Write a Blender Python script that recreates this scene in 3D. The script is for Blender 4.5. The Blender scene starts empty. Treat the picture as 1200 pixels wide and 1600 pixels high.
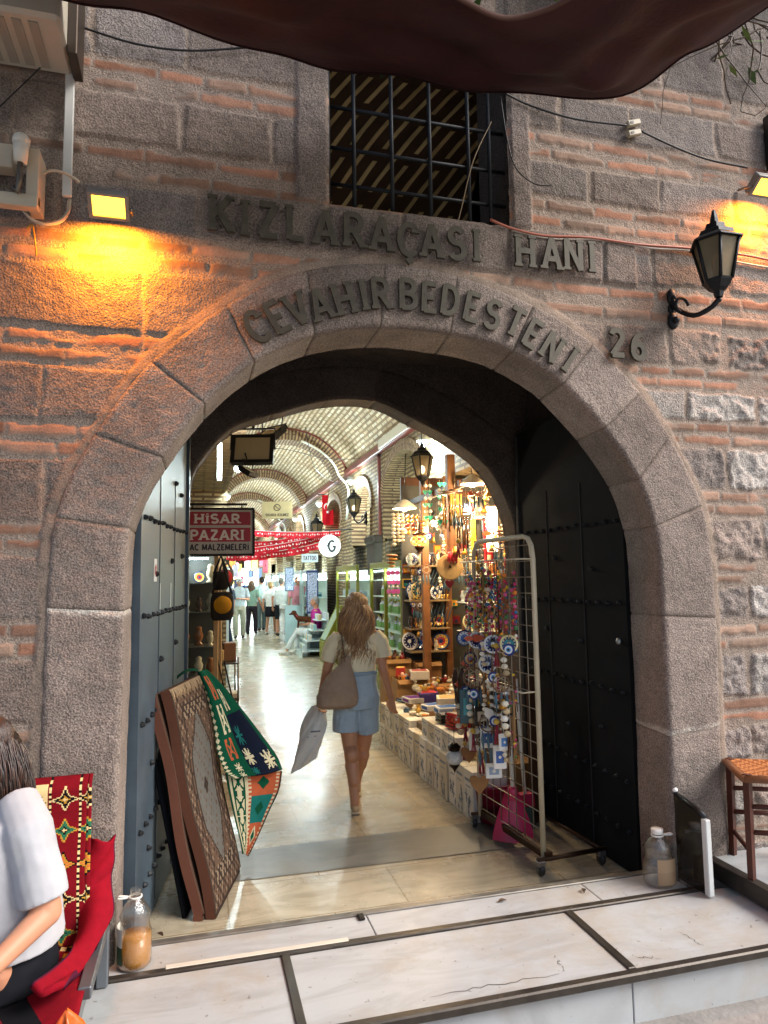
import bpy, math, random
import numpy as np
from mathutils import Matrix, Vector
rnd = random.Random(7)
R_ = math.radians
sc = bpy.context.scene
col = sc.collection
# ---------------- camera
cd = bpy.data.cameras.new('camera'); cam = bpy.data.objects.new('camera', cd); col.objects.link(cam)
cd.sensor_fit = 'HORIZONTAL'; cd.sensor_width = 36; cd.lens = 32.4; cd.clip_end = 500; cd.clip_start = .05
yw, pt, rl = R_(15.1), R_(5.45), R_(0.9)
fw = Vector((math.sin(yw)*math.cos(pt), math.cos(yw)*math.cos(pt), math.sin(pt)))
rt = Vector((math.cos(yw), -math.sin(yw), 0)); up = rt.cross(fw)
cr = rt*math.cos(rl) - up*math.sin(rl); cu = up*math.cos(rl) + rt*math.sin(rl)
cam.matrix_world = Matrix(((cr.x, cu.x, -fw.x, -1.09), (cr.y, cu.y, -fw.y, -3.2), (cr.z, cu.z, -fw.z, 1.70), (0, 0, 0, 1)))
sc.camera = cam
# ---------------- sky and sun
w = bpy.data.worlds.new('World'); sc.world = w; w.use_nodes = True
nt = w.node_tree; bg = nt.nodes['Background']
sk = nt.nodes.new('ShaderNodeTexSky'); sk.sky_type = 'NISHITA'; sk.sun_disc = False
SUN_EL, SUN_AZ = 40, 122      # the sun stands to the right, behind the camera
sk.sun_elevation = R_(SUN_EL); sk.sun_rotation = R_(SUN_AZ); sk.air_density = 1.0; sk.dust_density = 3.0
nt.links.new(sk.outputs[0], bg.inputs[0]); bg.inputs[1].default_value = 0.10
sd = bpy.data.lights.new('sun', 'SUN'); so = bpy.data.objects.new('sun', sd); col.objects.link(so)
sd.energy = 1.5; sd.angle = R_(25); sd.color = (1, .97, .94)
a, e = R_(SUN_AZ), R_(SUN_EL)
sdir = Vector((math.sin(a)*math.cos(e), math.cos(a)*math.cos(e), math.sin(e)))
so.rotation_euler = sdir.to_track_quat('Z', 'Y').to_euler()
sc.view_settings.view_transform = 'Standard'; sc.view_settings.look = 'None'
sc.view_settings.exposure = 1.32; sc.view_settings.gamma = 1
sc.render.engine = 'CYCLES'; sc.cycles.use_denoising = True
sc.cycles.max_bounces = 7; sc.cycles.transparent_max_bounces = 16; sc.cycles.sample_clamp_indirect = 6
sc.cycles.caustics_reflective = False; sc.cycles.caustics_refractive = False

# ---------------- helpers
def H(h):
    h = h.lstrip('#'); o = []
    if len(h) == 3: h = ''.join(q*2 for q in h)
    for i in (0, 2, 4):
        c = int(h[i:i+2], 16)/255
        o.append(c/12.92 if c <= .04045 else ((c+.055)/1.055)**2.4)
    return tuple(o)
def lerp(a, b, t): return tuple(x+(y-x)*t for x, y in zip(a, b))
def V(*a): return Vector(a)

class MB:
    """collects shapes into one mesh, each face with its own colour"""
    def __init__(s, col=(.5, .5, .5)):
        s.v = []; s.f = []; s.c = []; s.sm = []; s.uv = []; s.M = Matrix.Identity(4); s.col = col; s.mi = []; s.m = 0
    def at(s, x=0, y=0, z=0, rz=0, rx=0, ry=0, sc=1):
        s.M = Matrix.Translation((x, y, z)) @ Matrix.Rotation(rz, 4, 'Z') @ Matrix.Rotation(ry, 4, 'Y') @ Matrix.Rotation(rx, 4, 'X') @ Matrix.Scale(sc, 4)
        return s
    def add(s, vs, fs, c=None, smooth=False, uvs=None, cols=None):
        n = len(s.v); M = s.M
        s.v += [tuple(M @ Vector(p)) for p in vs]
        c = c or s.col
        for i, f in enumerate(fs):
            s.f.append(tuple(n+k for k in f)); s.c.append(cols[i] if cols else c); s.sm.append(smooth); s.mi.append(s.m)
            s.uv += ([uvs[k] for k in f] if uvs else [(0, 0)]*len(f))
        return s
    def box(s, cx, cy, cz, sx, sy, sz, c=None, b=0.0, rz=0):
        x, y, z = sx/2, sy/2, sz/2
        b = min(b, x*.9, y*.9, z*.9)
        if b <= 0:
            vs = [(i*x, j*y, k*z) for k in (-1, 1) for j in (-1, 1) for i in (-1, 1)]
            fs = [(0, 2, 3, 1), (4, 5, 7, 6), (0, 1, 5, 4), (2, 6, 7, 3), (0, 4, 6, 2), (1, 3, 7, 5)]
        else:
            vs = []; 
            for k in (-1, 1):
                for j in (-1, 1):
                    for i in (-1, 1):
                        vs += [(i*x, j*(y-b), k*(z-b)), (i*(x-b), j*y, k*(z-b)), (i*(x-b), j*(y-b), k*z)]
            I = lambda i, j, k, a: 3*((k > 0)*4+(j > 0)*2+(i > 0))+a
            fs = []
            for q in (-1, 1):
                fs.append(tuple(I(q, j, k, 0) for j, k in ((-1, -1), (1, -1), (1, 1), (-1, 1))))
                fs.append(tuple(I(i, q, k, 1) for i, k in ((-1, -1), (1, -1), (1, 1), (-1, 1))))
                fs.append(tuple(I(i, j, q, 2) for i, j in ((-1, -1), (1, -1), (1, 1), (-1, 1))))
                for r in (-1, 1):
                    fs.append((I(-1, q, r, 1), I(1, q, r, 1), I(1, q, r, 2), I(-1, q, r, 2)))
                    fs.append((I(q, -1, r, 0), I(q, 1, r, 0), I(q, 1, r, 2), I(q, -1, r, 2)))
                    fs.append((I(q, r, -1, 0), I(q, r, 1, 0), I(q, r, 1, 1), I(q, r, -1, 1)))
                    for t in (-1, 1): fs.append((I(q, r, t, 0), I(q, r, t, 1), I(q, r, t, 2)))
        if rz:
            ca, sa = math.cos(rz), math.sin(rz); vs = [(p[0]*ca-p[1]*sa, p[0]*sa+p[1]*ca, p[2]) for p in vs]
        return s.add([(p[0]+cx, p[1]+cy, p[2]+cz) for p in vs], fs, c)
    def bx(s, x0, x1, y0, y1, z0, z1, c=None, b=0.0):
        return s.box((x0+x1)/2, (y0+y1)/2, (z0+z1)/2, x1-x0, y1-y0, z1-z0, c, b)
    def tube(s, pts, r, n=8, c=None, cap=True, smooth=True, close=False):
        pts = [Vector(p) for p in pts]; N = len(pts)
        rs = r if isinstance(r, list) else [r]*N
        vs = []; prev = None
        for i, p in enumerate(pts):
            if close: t = pts[(i+1) % N]-pts[i-1]
            else: t = pts[min(i+1, N-1)]-pts[max(i-1, 0)]
            if t.length < 1e-9: t = Vector((0, 0, 1))
            t.normalize()
            if prev is None:
                a = Vector((0, 0, 1)) if abs(t.z) < .9 else Vector((1, 0, 0))
                u = t.cross(a).normalized()
            else:
                u = (prev-t*prev.dot(t))
                u = u.normalized() if u.length > 1e-6 else t.orthogonal().normalized()
            prev = u; w_ = t.cross(u)
            rr = rs[i]; ra, rb = rr if isinstance(rr, (tuple, list)) else (rr, rr)
            for k in range(n):
                an = 2*math.pi*k/n
                vs.append(tuple(p+u*math.cos(an)*ra+w_*math.sin(an)*rb))
        fs = []
        for i in range(N if close else N-1):
            j = (i+1) % N
            for k in range(n):
                k2 = (k+1) % n; fs.append((i*n+k, i*n+k2, j*n+k2, j*n+k))
        if cap and not close:
            fs.append(tuple(reversed(range(n)))); fs.append(tuple(range((N-1)*n, N*n)))
        return s.add(vs, fs, c, smooth)
    def cyl(s, x, y, z, r, h, n=16, c=None, r2=None, smooth=True):
        return s.lathe([(0, 0), (r, 0), (r if r2 is None else r2, h), (0, h)], x, y, z, n, c, smooth and False or smooth)
    def lathe(s, prof, x=0, y=0, z=0, n=20, c=None, smooth=True, axis='Z', cols=None):
        vs = []; fs = []; cc = []
        m = len(prof)
        for (r, h) in prof:
            for k in range(n):
                an = 2*math.pi*k/n
                if axis == 'Z': vs.append((x+r*math.cos(an), y+r*math.sin(an), z+h))
                elif axis == 'Y': vs.append((x+r*math.cos(an), y+h, z+r*math.sin(an)))
                else: vs.append((x+h, y+r*math.cos(an), z+r*math.sin(an)))
        for i in range(m-1):
            for k in range(n):
                k2 = (k+1) % n
                if prof[i][0] < 1e-6 and prof[i+1][0] < 1e-6: continue
                if prof[i][0] < 1e-6: fs.append((i*n, (i+1)*n+k2, (i+1)*n+k))
                elif prof[i+1][0] < 1e-6: fs.append((i*n+k, i*n+k2, (i+1)*n))
                else: fs.append((i*n+k, i*n+k2, (i+1)*n+k2, (i+1)*n+k))
                cc.append(cols[i] if cols else (c or s.col))
        return s.add(vs, fs, c, smooth, cols=cc)
    def ball(s, x, y, z, rx, ry=None, rz=None, c=None, n=10, m=7):
        ry = rx if ry is None else ry; rz = rx if rz is None else rz
        vs = [(x, y, z-rz)]; fs = []
        for i in range(1, m):
            th = math.pi*i/m
            for k in range(n):
                an = 2*math.pi*k/n
                vs.append((x+rx*math.sin(th)*math.cos(an), y+ry*math.sin(th)*math.sin(an), z-rz*math.cos(th)))
        vs.append((x, y, z+rz)); L = len(vs)-1
        for k in range(n):
            k2 = (k+1) % n
            fs.append((0, 1+k2, 1+k)); fs.append((L, 1+(m-2)*n+k, 1+(m-2)*n+k2))
            for i in range(m-2): fs.append((1+i*n+k, 1+i*n+k2, 1+(i+1)*n+k2, 1+(i+1)*n+k))
        return s.add(vs, fs, c, True)
    def grid(s, fn, nu, nv, c=None, smooth=True, cf=None, uv=None, thick=0):
        """fn(u,v) -> point; cf(u,v) -> face colour; u,v in 0..1"""
        vs = []; fs = []; cc = []; us = []
        for j in range(nv+1):
            for i in range(nu+1):
                vs.append(tuple(fn(i/nu, j/nv))); us.append(uv(i/nu, j/nv) if uv else (i/nu, j/nv))
        for j in range(nv):
            for i in range(nu):
                k = j*(nu+1)+i; fs.append((k, k+1, k+nu+2, k+nu+1))
                cc.append(cf((i+.5)/nu, (j+.5)/nv) if cf else (c or s.col))
        return s.add(vs, fs, None, smooth, uvs=us, cols=cc)
    def prism(s, poly, y0, y1, c=None, axis='Y', smooth=False):
        n = len(poly); vs = []
        for d in (y0, y1):
            for p in poly:
                vs.append((p[0], d, p[1]) if axis == 'Y' else ((d, p[0], p[1]) if axis == 'X' else (p[0], p[1], d)))
        fs = [tuple(range(n)), tuple(reversed(range(n, 2*n)))]
        fs += [(i, i+n, (i+1) % n+n, (i+1) % n) for i in range(n)]
        return s.add(vs, fs, c, smooth)
    def disc(s, x, y, z, r, c=None, n=24, th=.004, axis='Y'):
        return s.lathe([(0, -th/2), (r, -th/2), (r, th/2), (0, th/2)], x, y, z, n, c, False, axis)
    def mesh(s, name):
        me = bpy.data.meshes.new(name); me.from_pydata(s.v, [], s.f)
        ca = me.color_attributes.new('Col', 'FLOAT_COLOR', 'CORNER')
        buf = []
        for f, c in zip(s.f, s.c): buf += [c[0], c[1], c[2], 1.0]*len(f)
        ca.data.foreach_set('color', buf)
        ul = me.uv_layers.new(name='UVMap'); ul.data.foreach_set('uv', [q for p in s.uv for q in p])
        me.polygons.foreach_set('use_smooth', s.sm)
        me.polygons.foreach_set('material_index', s.mi)
        me.update(); return me
    def build(s, name, mats, parent=None):
        o = bpy.data.objects.new(name, s.mesh(name)); col.objects.link(o)
        for m in (mats if isinstance(mats, (list, tuple)) else [mats]): o.data.materials.append(m)
        if parent: o.parent = parent
        return o

def tag(o, label=None, cat=None, group=None, kind=None):
    if label: o['label'] = label
    if cat: o['category'] = cat
    if group: o['group'] = group
    if kind: o['kind'] = kind
    return o
def thing(name, label, cat, loc=(0, 0, 0), rz=0, group=None):
    o = bpy.data.objects.new(name, None); col.objects.link(o); o.location = loc; o.rotation_euler = (0, 0, rz); o.empty_display_size = .1
    return tag(o, label, cat, group)
def single(name, mb, m, label, cat, loc=(0, 0, 0), rz=0, group=None):
    o = mb.build(name, m); o.location = loc; o.rotation_euler = (0, 0, rz); return tag(o, label, cat, group)
def struct(name, mb, m): return tag(mb.build(name, m), kind='structure')
def dup(root, loc=None, rz=None, label=None, scale=None):
    def cp(o, par):
        c = o.copy(); col.objects.link(c); c.parent = par
        for ch in list(o.children): cp(ch, c)
        return c
    r = cp(root, None)
    if loc is not None: r.location = loc
    if rz is not None: r.rotation_euler = (0, 0, rz)
    if scale is not None: r.scale = (scale,)*3 if not isinstance(scale, tuple) else scale
    if label: r['label'] = label
    return r

# ---------------- materials
def node(nt, t, **k):
    n = nt.nodes.new(t)
    for a_, b_ in k.items(): setattr(n, a_, b_)
    return n
def mat(name, base=None, rough=.6, metal=0, var=.12, vs=6, bump=.15, bs=60, dist=.002, emit=None, es=0, trans=0, ior=1.45, alpha=1, spec=.5, coat=0, rvar=.1, detail=4, sub=0):
    """base None -> the mesh colour attribute; a broad and a fine noise vary colour, gloss and relief"""
    m = bpy.data.materials.new(name); m.use_nodes = True; nt = m.node_tree; b = nt.nodes['Principled BSDF']; L = nt.links.new
    tc = node(nt, 'ShaderNodeTexCoord')
    n1 = node(nt, 'ShaderNodeTexNoise'); n1.inputs['Scale'].default_value = vs; n1.inputs['Detail'].default_value = detail; L(tc.outputs['Object'], n1.inputs['Vector'])
    hsv = node(nt, 'ShaderNodeHueSaturation')
    if base is None:
        at = node(nt, 'ShaderNodeAttribute'); at.attribute_name = 'Col'; L(at.outputs['Color'], hsv.inputs['Color'])
    else: hsv.inputs['Color'].default_value = (*base, 1)
    mr = node(nt, 'ShaderNodeMapRange'); mr.inputs['From Min'].default_value = .25; mr.inputs['From Max'].default_value = .75
    mr.inputs['To Min'].default_value = 1-var; mr.inputs['To Max'].default_value = 1+var
    L(n1.outputs[0], mr.inputs['Value']); L(mr.outputs[0], hsv.inputs['Value']); L(hsv.outputs[0], b.inputs['Base Color'])
    m2 = node(nt, 'ShaderNodeMapRange'); m2.inputs['To Min'].default_value = max(.02, rough-rvar); m2.inputs['To Max'].default_value = min(1, rough+rvar)
    L(n1.outputs[0], m2.inputs['Value']); L(m2.outputs[0], b.inputs['Roughness'])
    if bump > 0:
        n2 = node(nt, 'ShaderNodeTexNoise'); n2.inputs['Scale'].default_value = bs; n2.inputs['Detail'].default_value = 3; L(tc.outputs['Object'], n2.inputs['Vector'])
        bp = node(nt, 'ShaderNodeBump'); bp.inputs['Strength'].default_value = bump; bp.inputs['Distance'].default_value = dist
        L(n2.outputs[0], bp.inputs['Height']); L(bp.outputs[0], b.inputs['Normal'])
    b.inputs['Metallic'].default_value = metal; b.inputs['IOR'].default_value = ior; b.inputs['Specular IOR Level'].default_value = spec
    b.inputs['Transmission Weight'].default_value = trans; b.inputs['Coat Weight'].default_value = coat
    if alpha < 1: b.inputs['Alpha'].default_value = alpha
    if es > 0:
        b.inputs['Emission Strength'].default_value = es
        if emit is None: L(hsv.outputs[0], b.inputs['Emission Color'])
        else: b.inputs['Emission Color'].default_value = (*emit, 1)
    if sub: b.inputs['Subsurface Weight'].default_value = sub; b.inputs['Subsurface Radius'].default_value = (.01, .005, .003)
    return m
PAINT = mat('painted', None, .5, bump=.1, bs=90)
CLOTH = mat('cloth', None, .9, var=.1, bump=.5, bs=260, dist=.002, spec=.2)
WOOL = mat('woven_wool', None, .95, var=.12, vs=30, bump=.7, bs=420, dist=.003, spec=.1)
PLASTIC = mat('plastic', None, .35, var=.04, bump=.03)
GLOSS = mat('glazed', None, .12, var=.08, bump=.03, coat=.4)
CARD = mat('cardboard', None, .8, var=.08, bump=.2, bs=40)
WOOD = mat('wood', None, .5, var=.25, vs=9, bump=.2, bs=50)
METAL = mat('metal', None, .42, metal=.8, var=.15, bump=.1)
IRON = mat('iron', H('#26282b'), .5, metal=.6, var=.3, vs=20, bump=.4, bs=90)
SKIN = mat('skin', H('#c28a6c'), .5, var=.06, vs=12, bump=.15, bs=250, dist=.001, sub=.08)
SKIN_TAN = mat('tanned_skin', H('#c18c6c'), .5, var=.08, vs=12, bump=.15, bs=250, dist=.001, sub=.08)
GLASS = mat('clear_glass', (1, 1, 1), .03, trans=1, var=0, bump=0, rvar=.01)
def film(name, c, k=.07, rough=.06, bs=0):
    m = bpy.data.materials.new(name); m.use_nodes = True; nt = m.node_tree; nt.nodes.remove(nt.nodes['Principled BSDF']); L = nt.links.new
    tr = node(nt, 'ShaderNodeBsdfTransparent'); tr.inputs[0].default_value = (*c, 1); gl = node(nt, 'ShaderNodeBsdfGlossy'); gl.inputs['Roughness'].default_value = rough; gl.inputs[0].default_value = (.9, .9, .9, 1)
    lw = node(nt, 'ShaderNodeLayerWeight'); lw.inputs[0].default_value = .35; ad = node(nt, 'ShaderNodeMath', operation='MULTIPLY_ADD'); ad.inputs[1].default_value = .7; ad.inputs[2].default_value = k; L(lw.outputs['Facing'], ad.inputs[0])
    mx = node(nt, 'ShaderNodeMixShader'); L(ad.outputs[0], mx.inputs[0]); L(tr.outputs[0], mx.inputs[1]); L(gl.outputs[0], mx.inputs[2]); L(mx.outputs[0], nt.nodes['Material Output'].inputs[0])
    if bs:
        n = node(nt, 'ShaderNodeTexNoise'); n.inputs['Scale'].default_value = bs; bp = node(nt, 'ShaderNodeBump'); bp.inputs['Distance'].default_value = .006; bp.inputs['Strength'].default_value = .6; L(n.outputs[0], bp.inputs['Height']); L(bp.outputs[0], gl.inputs['Normal']); L(bp.outputs[0], lw.inputs['Normal'])
    return m
def glow(name, c, s): return mat(name, c, .5, emit=c, es=s, var=0, bump=0)

# ---------------- numpy value noise
class VN:
    def __init__(s, seed, n=97):
        s.n = n; s.g = np.random.RandomState(seed).rand(n, n)
    def __call__(s, x, y):
        xi = np.floor(x).astype(int); yi = np.floor(y).astype(int); fx = x-xi; fy = y-yi
        fx = fx*fx*(3-2*fx); fy = fy*fy*(3-2*fy); n = s.n; g = s.g
        a = g[xi % n, yi % n]; b = g[(xi+1) % n, yi % n]; c = g[xi % n, (yi+1) % n]; d = g[(xi+1) % n, (yi+1) % n]
        return (a*(1-fx)+b*fx)*(1-fy)+(c*(1-fx)+d*fx)*fy
def fbm(vn, x, y, o=4):
    r = 0; a = .5; t = 0
    for i in range(o):
        r = r+a*vn(x*2**i+13.7*i, y*2**i+7.1*i); t += a; a *= .55
    return r/t
def sstep(a, b, x):
    t = np.clip((x-a)/(b-a), 0, 1); return t*t*(3-2*t)
def np_mesh(name, verts, faces, vcol, mats, parent=None, uv=None):
    me = bpy.data.meshes.new(name); nv = len(verts); nf = len(faces)
    me.vertices.add(nv); me.vertices.foreach_set('co', np.asarray(verts, np.float32).ravel())
    me.loops.add(nf*4); me.loops.foreach_set('vertex_index', np.asarray(faces, np.int32).ravel())
    me.polygons.add(nf); me.polygons.foreach_set('loop_start', np.arange(0, nf*4, 4, dtype=np.int32))
    me.update(calc_edges=True); me.validate()
    ca = me.color_attributes.new('Col', 'FLOAT_COLOR', 'POINT')
    c4 = np.ones((nv, 4), np.float32); c4[:, :3] = vcol; ca.data.foreach_set('color', c4.ravel())
    me.polygons.foreach_set('use_smooth', np.ones(nf, bool))
    o = bpy.data.objects.new(name, me); col.objects.link(o)
    me.materials.append(mats)
    if parent: o.parent = parent
    return o
def grid_faces(nx, nz, flip=False):
    i, j = np.meshgrid(np.arange(nx-1), np.arange(nz-1), indexing='ij'); k = i*nz+j
    f = np.stack([k, k+nz, k+nz+1, k+1], -1).reshape(-1, 4)
    return f[:, ::-1] if flip else f

# ================= stone entrance wall
def stone_mat(name, pit=.0045, big=1.0, gain=1.0):
    m = bpy.data.materials.new(name); m.use_nodes = True; nt = m.node_tree; b = nt.nodes['Principled BSDF']; L = nt.links.new
    tc = node(nt, 'ShaderNodeTexCoord'); at = node(nt, 'ShaderNodeAttribute'); at.attribute_name = 'Col'
    n1 = node(nt, 'ShaderNodeTexNoise'); n1.inputs['Scale'].default_value = 135; n1.inputs['Detail'].default_value = 2; n1.inputs['Roughness'].default_value = .65
    n2 = node(nt, 'ShaderNodeTexNoise'); n2.inputs['Scale'].default_value = 7; n2.inputs['Detail'].default_value = 6; n2.inputs['Roughness'].default_value = .7
    n3 = node(nt, 'ShaderNodeTexNoise'); n3.inputs['Scale'].default_value = 45; n3.inputs['Detail'].default_value = 4
    vo = node(nt, 'ShaderNodeTexVoronoi'); vo.inputs['Scale'].default_value = 95
    for n in (n1, n2, n3, vo): L(tc.outputs['Object'], n.inputs['Vector'])
    # grain: pale flecks and dark pits
    r1 = node(nt, 'ShaderNodeValToRGB'); r1.color_ramp.elements[0].position = .38; r1.color_ramp.elements[1].position = .62
    r1.color_ramp.elements[0].color = (.58, .56, .55, 1); r1.color_ramp.elements[1].color = (1.46, 1.44, 1.42, 1)
    L(n1.outputs[0], r1.inputs[0])
    mx = node(nt, 'ShaderNodeMix', data_type='RGBA', blend_type='MULTIPLY'); mx.inputs[0].default_value = .85
    L(at.outputs['Color'], mx.inputs[6]); L(r1.outputs[0], mx.inputs[7])
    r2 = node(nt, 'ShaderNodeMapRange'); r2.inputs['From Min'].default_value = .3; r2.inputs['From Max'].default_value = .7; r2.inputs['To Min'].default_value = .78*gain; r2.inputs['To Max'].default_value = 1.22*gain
    L(n2.outputs[0], r2.inputs['Value'])
    hs = node(nt, 'ShaderNodeHueSaturation'); L(mx.outputs[2], hs.inputs['Color']); L(r2.outputs[0], hs.inputs['Value']); L(hs.outputs[0], b.inputs['Base Color'])
    b.inputs['Roughness'].default_value = .88; b.inputs['Specular IOR Level'].default_value = .25
    ad = node(nt, 'ShaderNodeMath', operation='ADD'); L(n1.outputs[0], ad.inputs[0]); L(n3.outputs[0], ad.inputs[1])
    a2 = node(nt, 'ShaderNodeMath', operation='SUBTRACT'); L(ad.outputs[0], a2.inputs[0])
    lum = node(nt, 'ShaderNodeSeparateColor', mode='HSV'); L(at.outputs['Color'], lum.inputs[0])
    gw = node(nt, 'ShaderNodeMapRange'); gw.inputs['From Min'].default_value = .30; gw.inputs['From Max'].default_value = .40; gw.inputs['To Min'].default_value = 1; gw.inputs['To Max'].default_value = .3; L(lum.outputs[1], gw.inputs['Value'])
    g8 = node(nt, 'ShaderNodeMath', operation='MULTIPLY'); g8.inputs[1].default_value = .9; L(gw.outputs[0], g8.inputs[0]); L(g8.outputs[0], mx.inputs[0])
    vm = node(nt, 'ShaderNodeMath', operation='MULTIPLY'); vm.inputs[1].default_value = .6; L(vo.outputs[0], vm.inputs[0]); L(vm.outputs[0], a2.inputs[1])
    bp = node(nt, 'ShaderNodeBump'); bp.inputs['Strength'].default_value = 1; bp.inputs['Distance'].default_value = pit; L(gw.outputs[0], bp.inputs['Strength'])
    L(a2.outputs[0], bp.inputs['Height']); L(bp.outputs[0], b.inputs['Normal'])
    return m
STONE = stone_mat('andesite_and_brick', .0042)
STONE_IN = stone_mat('shade_darkened_stone', .003, gain=.45)  # wall stone with its colour darkened to stand in for the passage shade
vnA, vnB, vnC, vnD = VN(1), VN(2), VN(3), VN(4)
INTR = [(-1.405,.0),(-1.405,.4),(-1.402,.824),(-1.393,1.233),(-1.392,1.575),(-1.383,1.90),(-1.335,2.075),(-1.244,2.247),(-1.066,2.499),(-.845,2.711),(-.563,2.863),(-.212,2.932),(.131,2.927),(.351,2.895),(.494,2.848),(.655,2.767),(.753,2.698),(.982,2.47),(1.175,2.202),(1.262,1.95),(1.28,1.783),(1.283,1.478),(1.283,.979),(1.278,.565),(1.272,.0)]
EXTR = [(-1.72,.0),(-1.712,.5),(-1.703,.944),(-1.697,1.596),(-1.666,2.002),(-1.526,2.341),(-1.278,2.703),(-.926,3.005),(-.624,3.167),(-.207,3.253),(.202,3.221),(.595,3.11),(.85,2.985),(1.022,2.862),(1.229,2.661),(1.396,2.42),(1.577,2.034),(1.614,1.509),(1.59,.668),(1.60,.307),(1.60,.0)]
def catmull(P, n=14):
    P = [np.array(p, float) for p in P]; out = []
    for i in range(len(P)-1):
        p0 = P[max(i-1, 0)]; p1 = P[i]; p2 = P[i+1]; p3 = P[min(i+2, len(P)-1)]
        for k in range(n):
            t = k/n; out.append(.5*((2*p1)+(-p0+p2)*t+(2*p0-5*p1+4*p2-p3)*t*t+(-p0+3*p1-3*p2+p3)*t**3))
    out.append(P[-1]); return np.array(out)
class Curve:
    def __init__(s, P):
        s.p = catmull(P); d = np.r_[0, np.cumsum(np.linalg.norm(np.diff(s.p, axis=0), axis=1))]; s.d = d
    def near(s, q): return s.d[np.argmin(np.linalg.norm(s.p-np.array(q), axis=1))]
    def at(s, t): return np.stack([np.interp(t, s.d, s.p[:, 0]), np.interp(t, s.d, s.p[:, 1])], -1)
CI, CE = Curve(INTR), Curve(EXTR)
def inside(poly, x, z):
    r = np.zeros(x.shape, bool); n = len(poly)
    for i in range(n):
        x1, z1 = poly[i]; x2, z2 = poly[(i+1) % n]
        if z1 == z2: continue
        c = ((z1 > z) != (z2 > z)) & (x < (x2-x1)*(z-z1)/(z2-z1)+x1)
        r ^= c
    return r
STONE_C = np.array([.200, .166, .146]); BRICK_C = np.array([.30, .178, .125]); MORT_C = np.array([.265, .215, .178])
BL = [(-.2,.0,'s'),(.0,.13,'b'),(.13,.36,'s'),(.36,.48,'b'),(.48,.72,'s'),(.72,.72,'b'),(.72,.947,'s'),(.947,1.11,'b'),(1.11,1.385,'s'),(1.385,1.54,'b'),(1.54,1.82,'s'),(1.82,1.95,'b'),(1.95,2.228,'s'),(2.228,2.388,'b'),(2.388,2.645,'s'),(2.645,2.805,'b'),(2.805,3.10,'s'),(3.10,3.27,'b'),(3.27,3.505,'s'),(3.505,3.703,'b'),(3.703,3.95,'s'),(3.95,4.11,'b'),(4.11,4.42,'s'),(4.42,4.58,'b'),(4.58,5.4,'s')]
BR = [(-.2,.29,'s'),(.29,.37,'b'),(.37,.59,'s'),(.59,.71,'b'),(.71,.89,'s'),(.89,1.03,'b'),(1.03,1.28,'s'),(1.28,1.43,'b'),(1.43,1.635,'s'),(1.635,1.76,'b'),(1.76,2.01,'s'),(2.01,2.155,'b'),(2.155,2.40,'s'),(2.40,2.54,'b'),(2.54,2.72,'s'),(2.72,2.85,'b'),(2.85,3.07,'s'),(3.07,3.30,'b'),(3.30,3.56,'s'),(3.56,3.74,'b'),(3.74,3.95,'s'),(3.95,4.12,'b'),(4.12,4.36,'s'),(4.36,4.50,'b'),(4.50,5.4,'s')]
def joints(seed, x0, x1, a, b, fixed=()):
    r = random.Random(seed); xs = [x0]
    while xs[-1] < x1: xs.append(xs[-1]+r.uniform(a, b))
    return np.array(xs)
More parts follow.
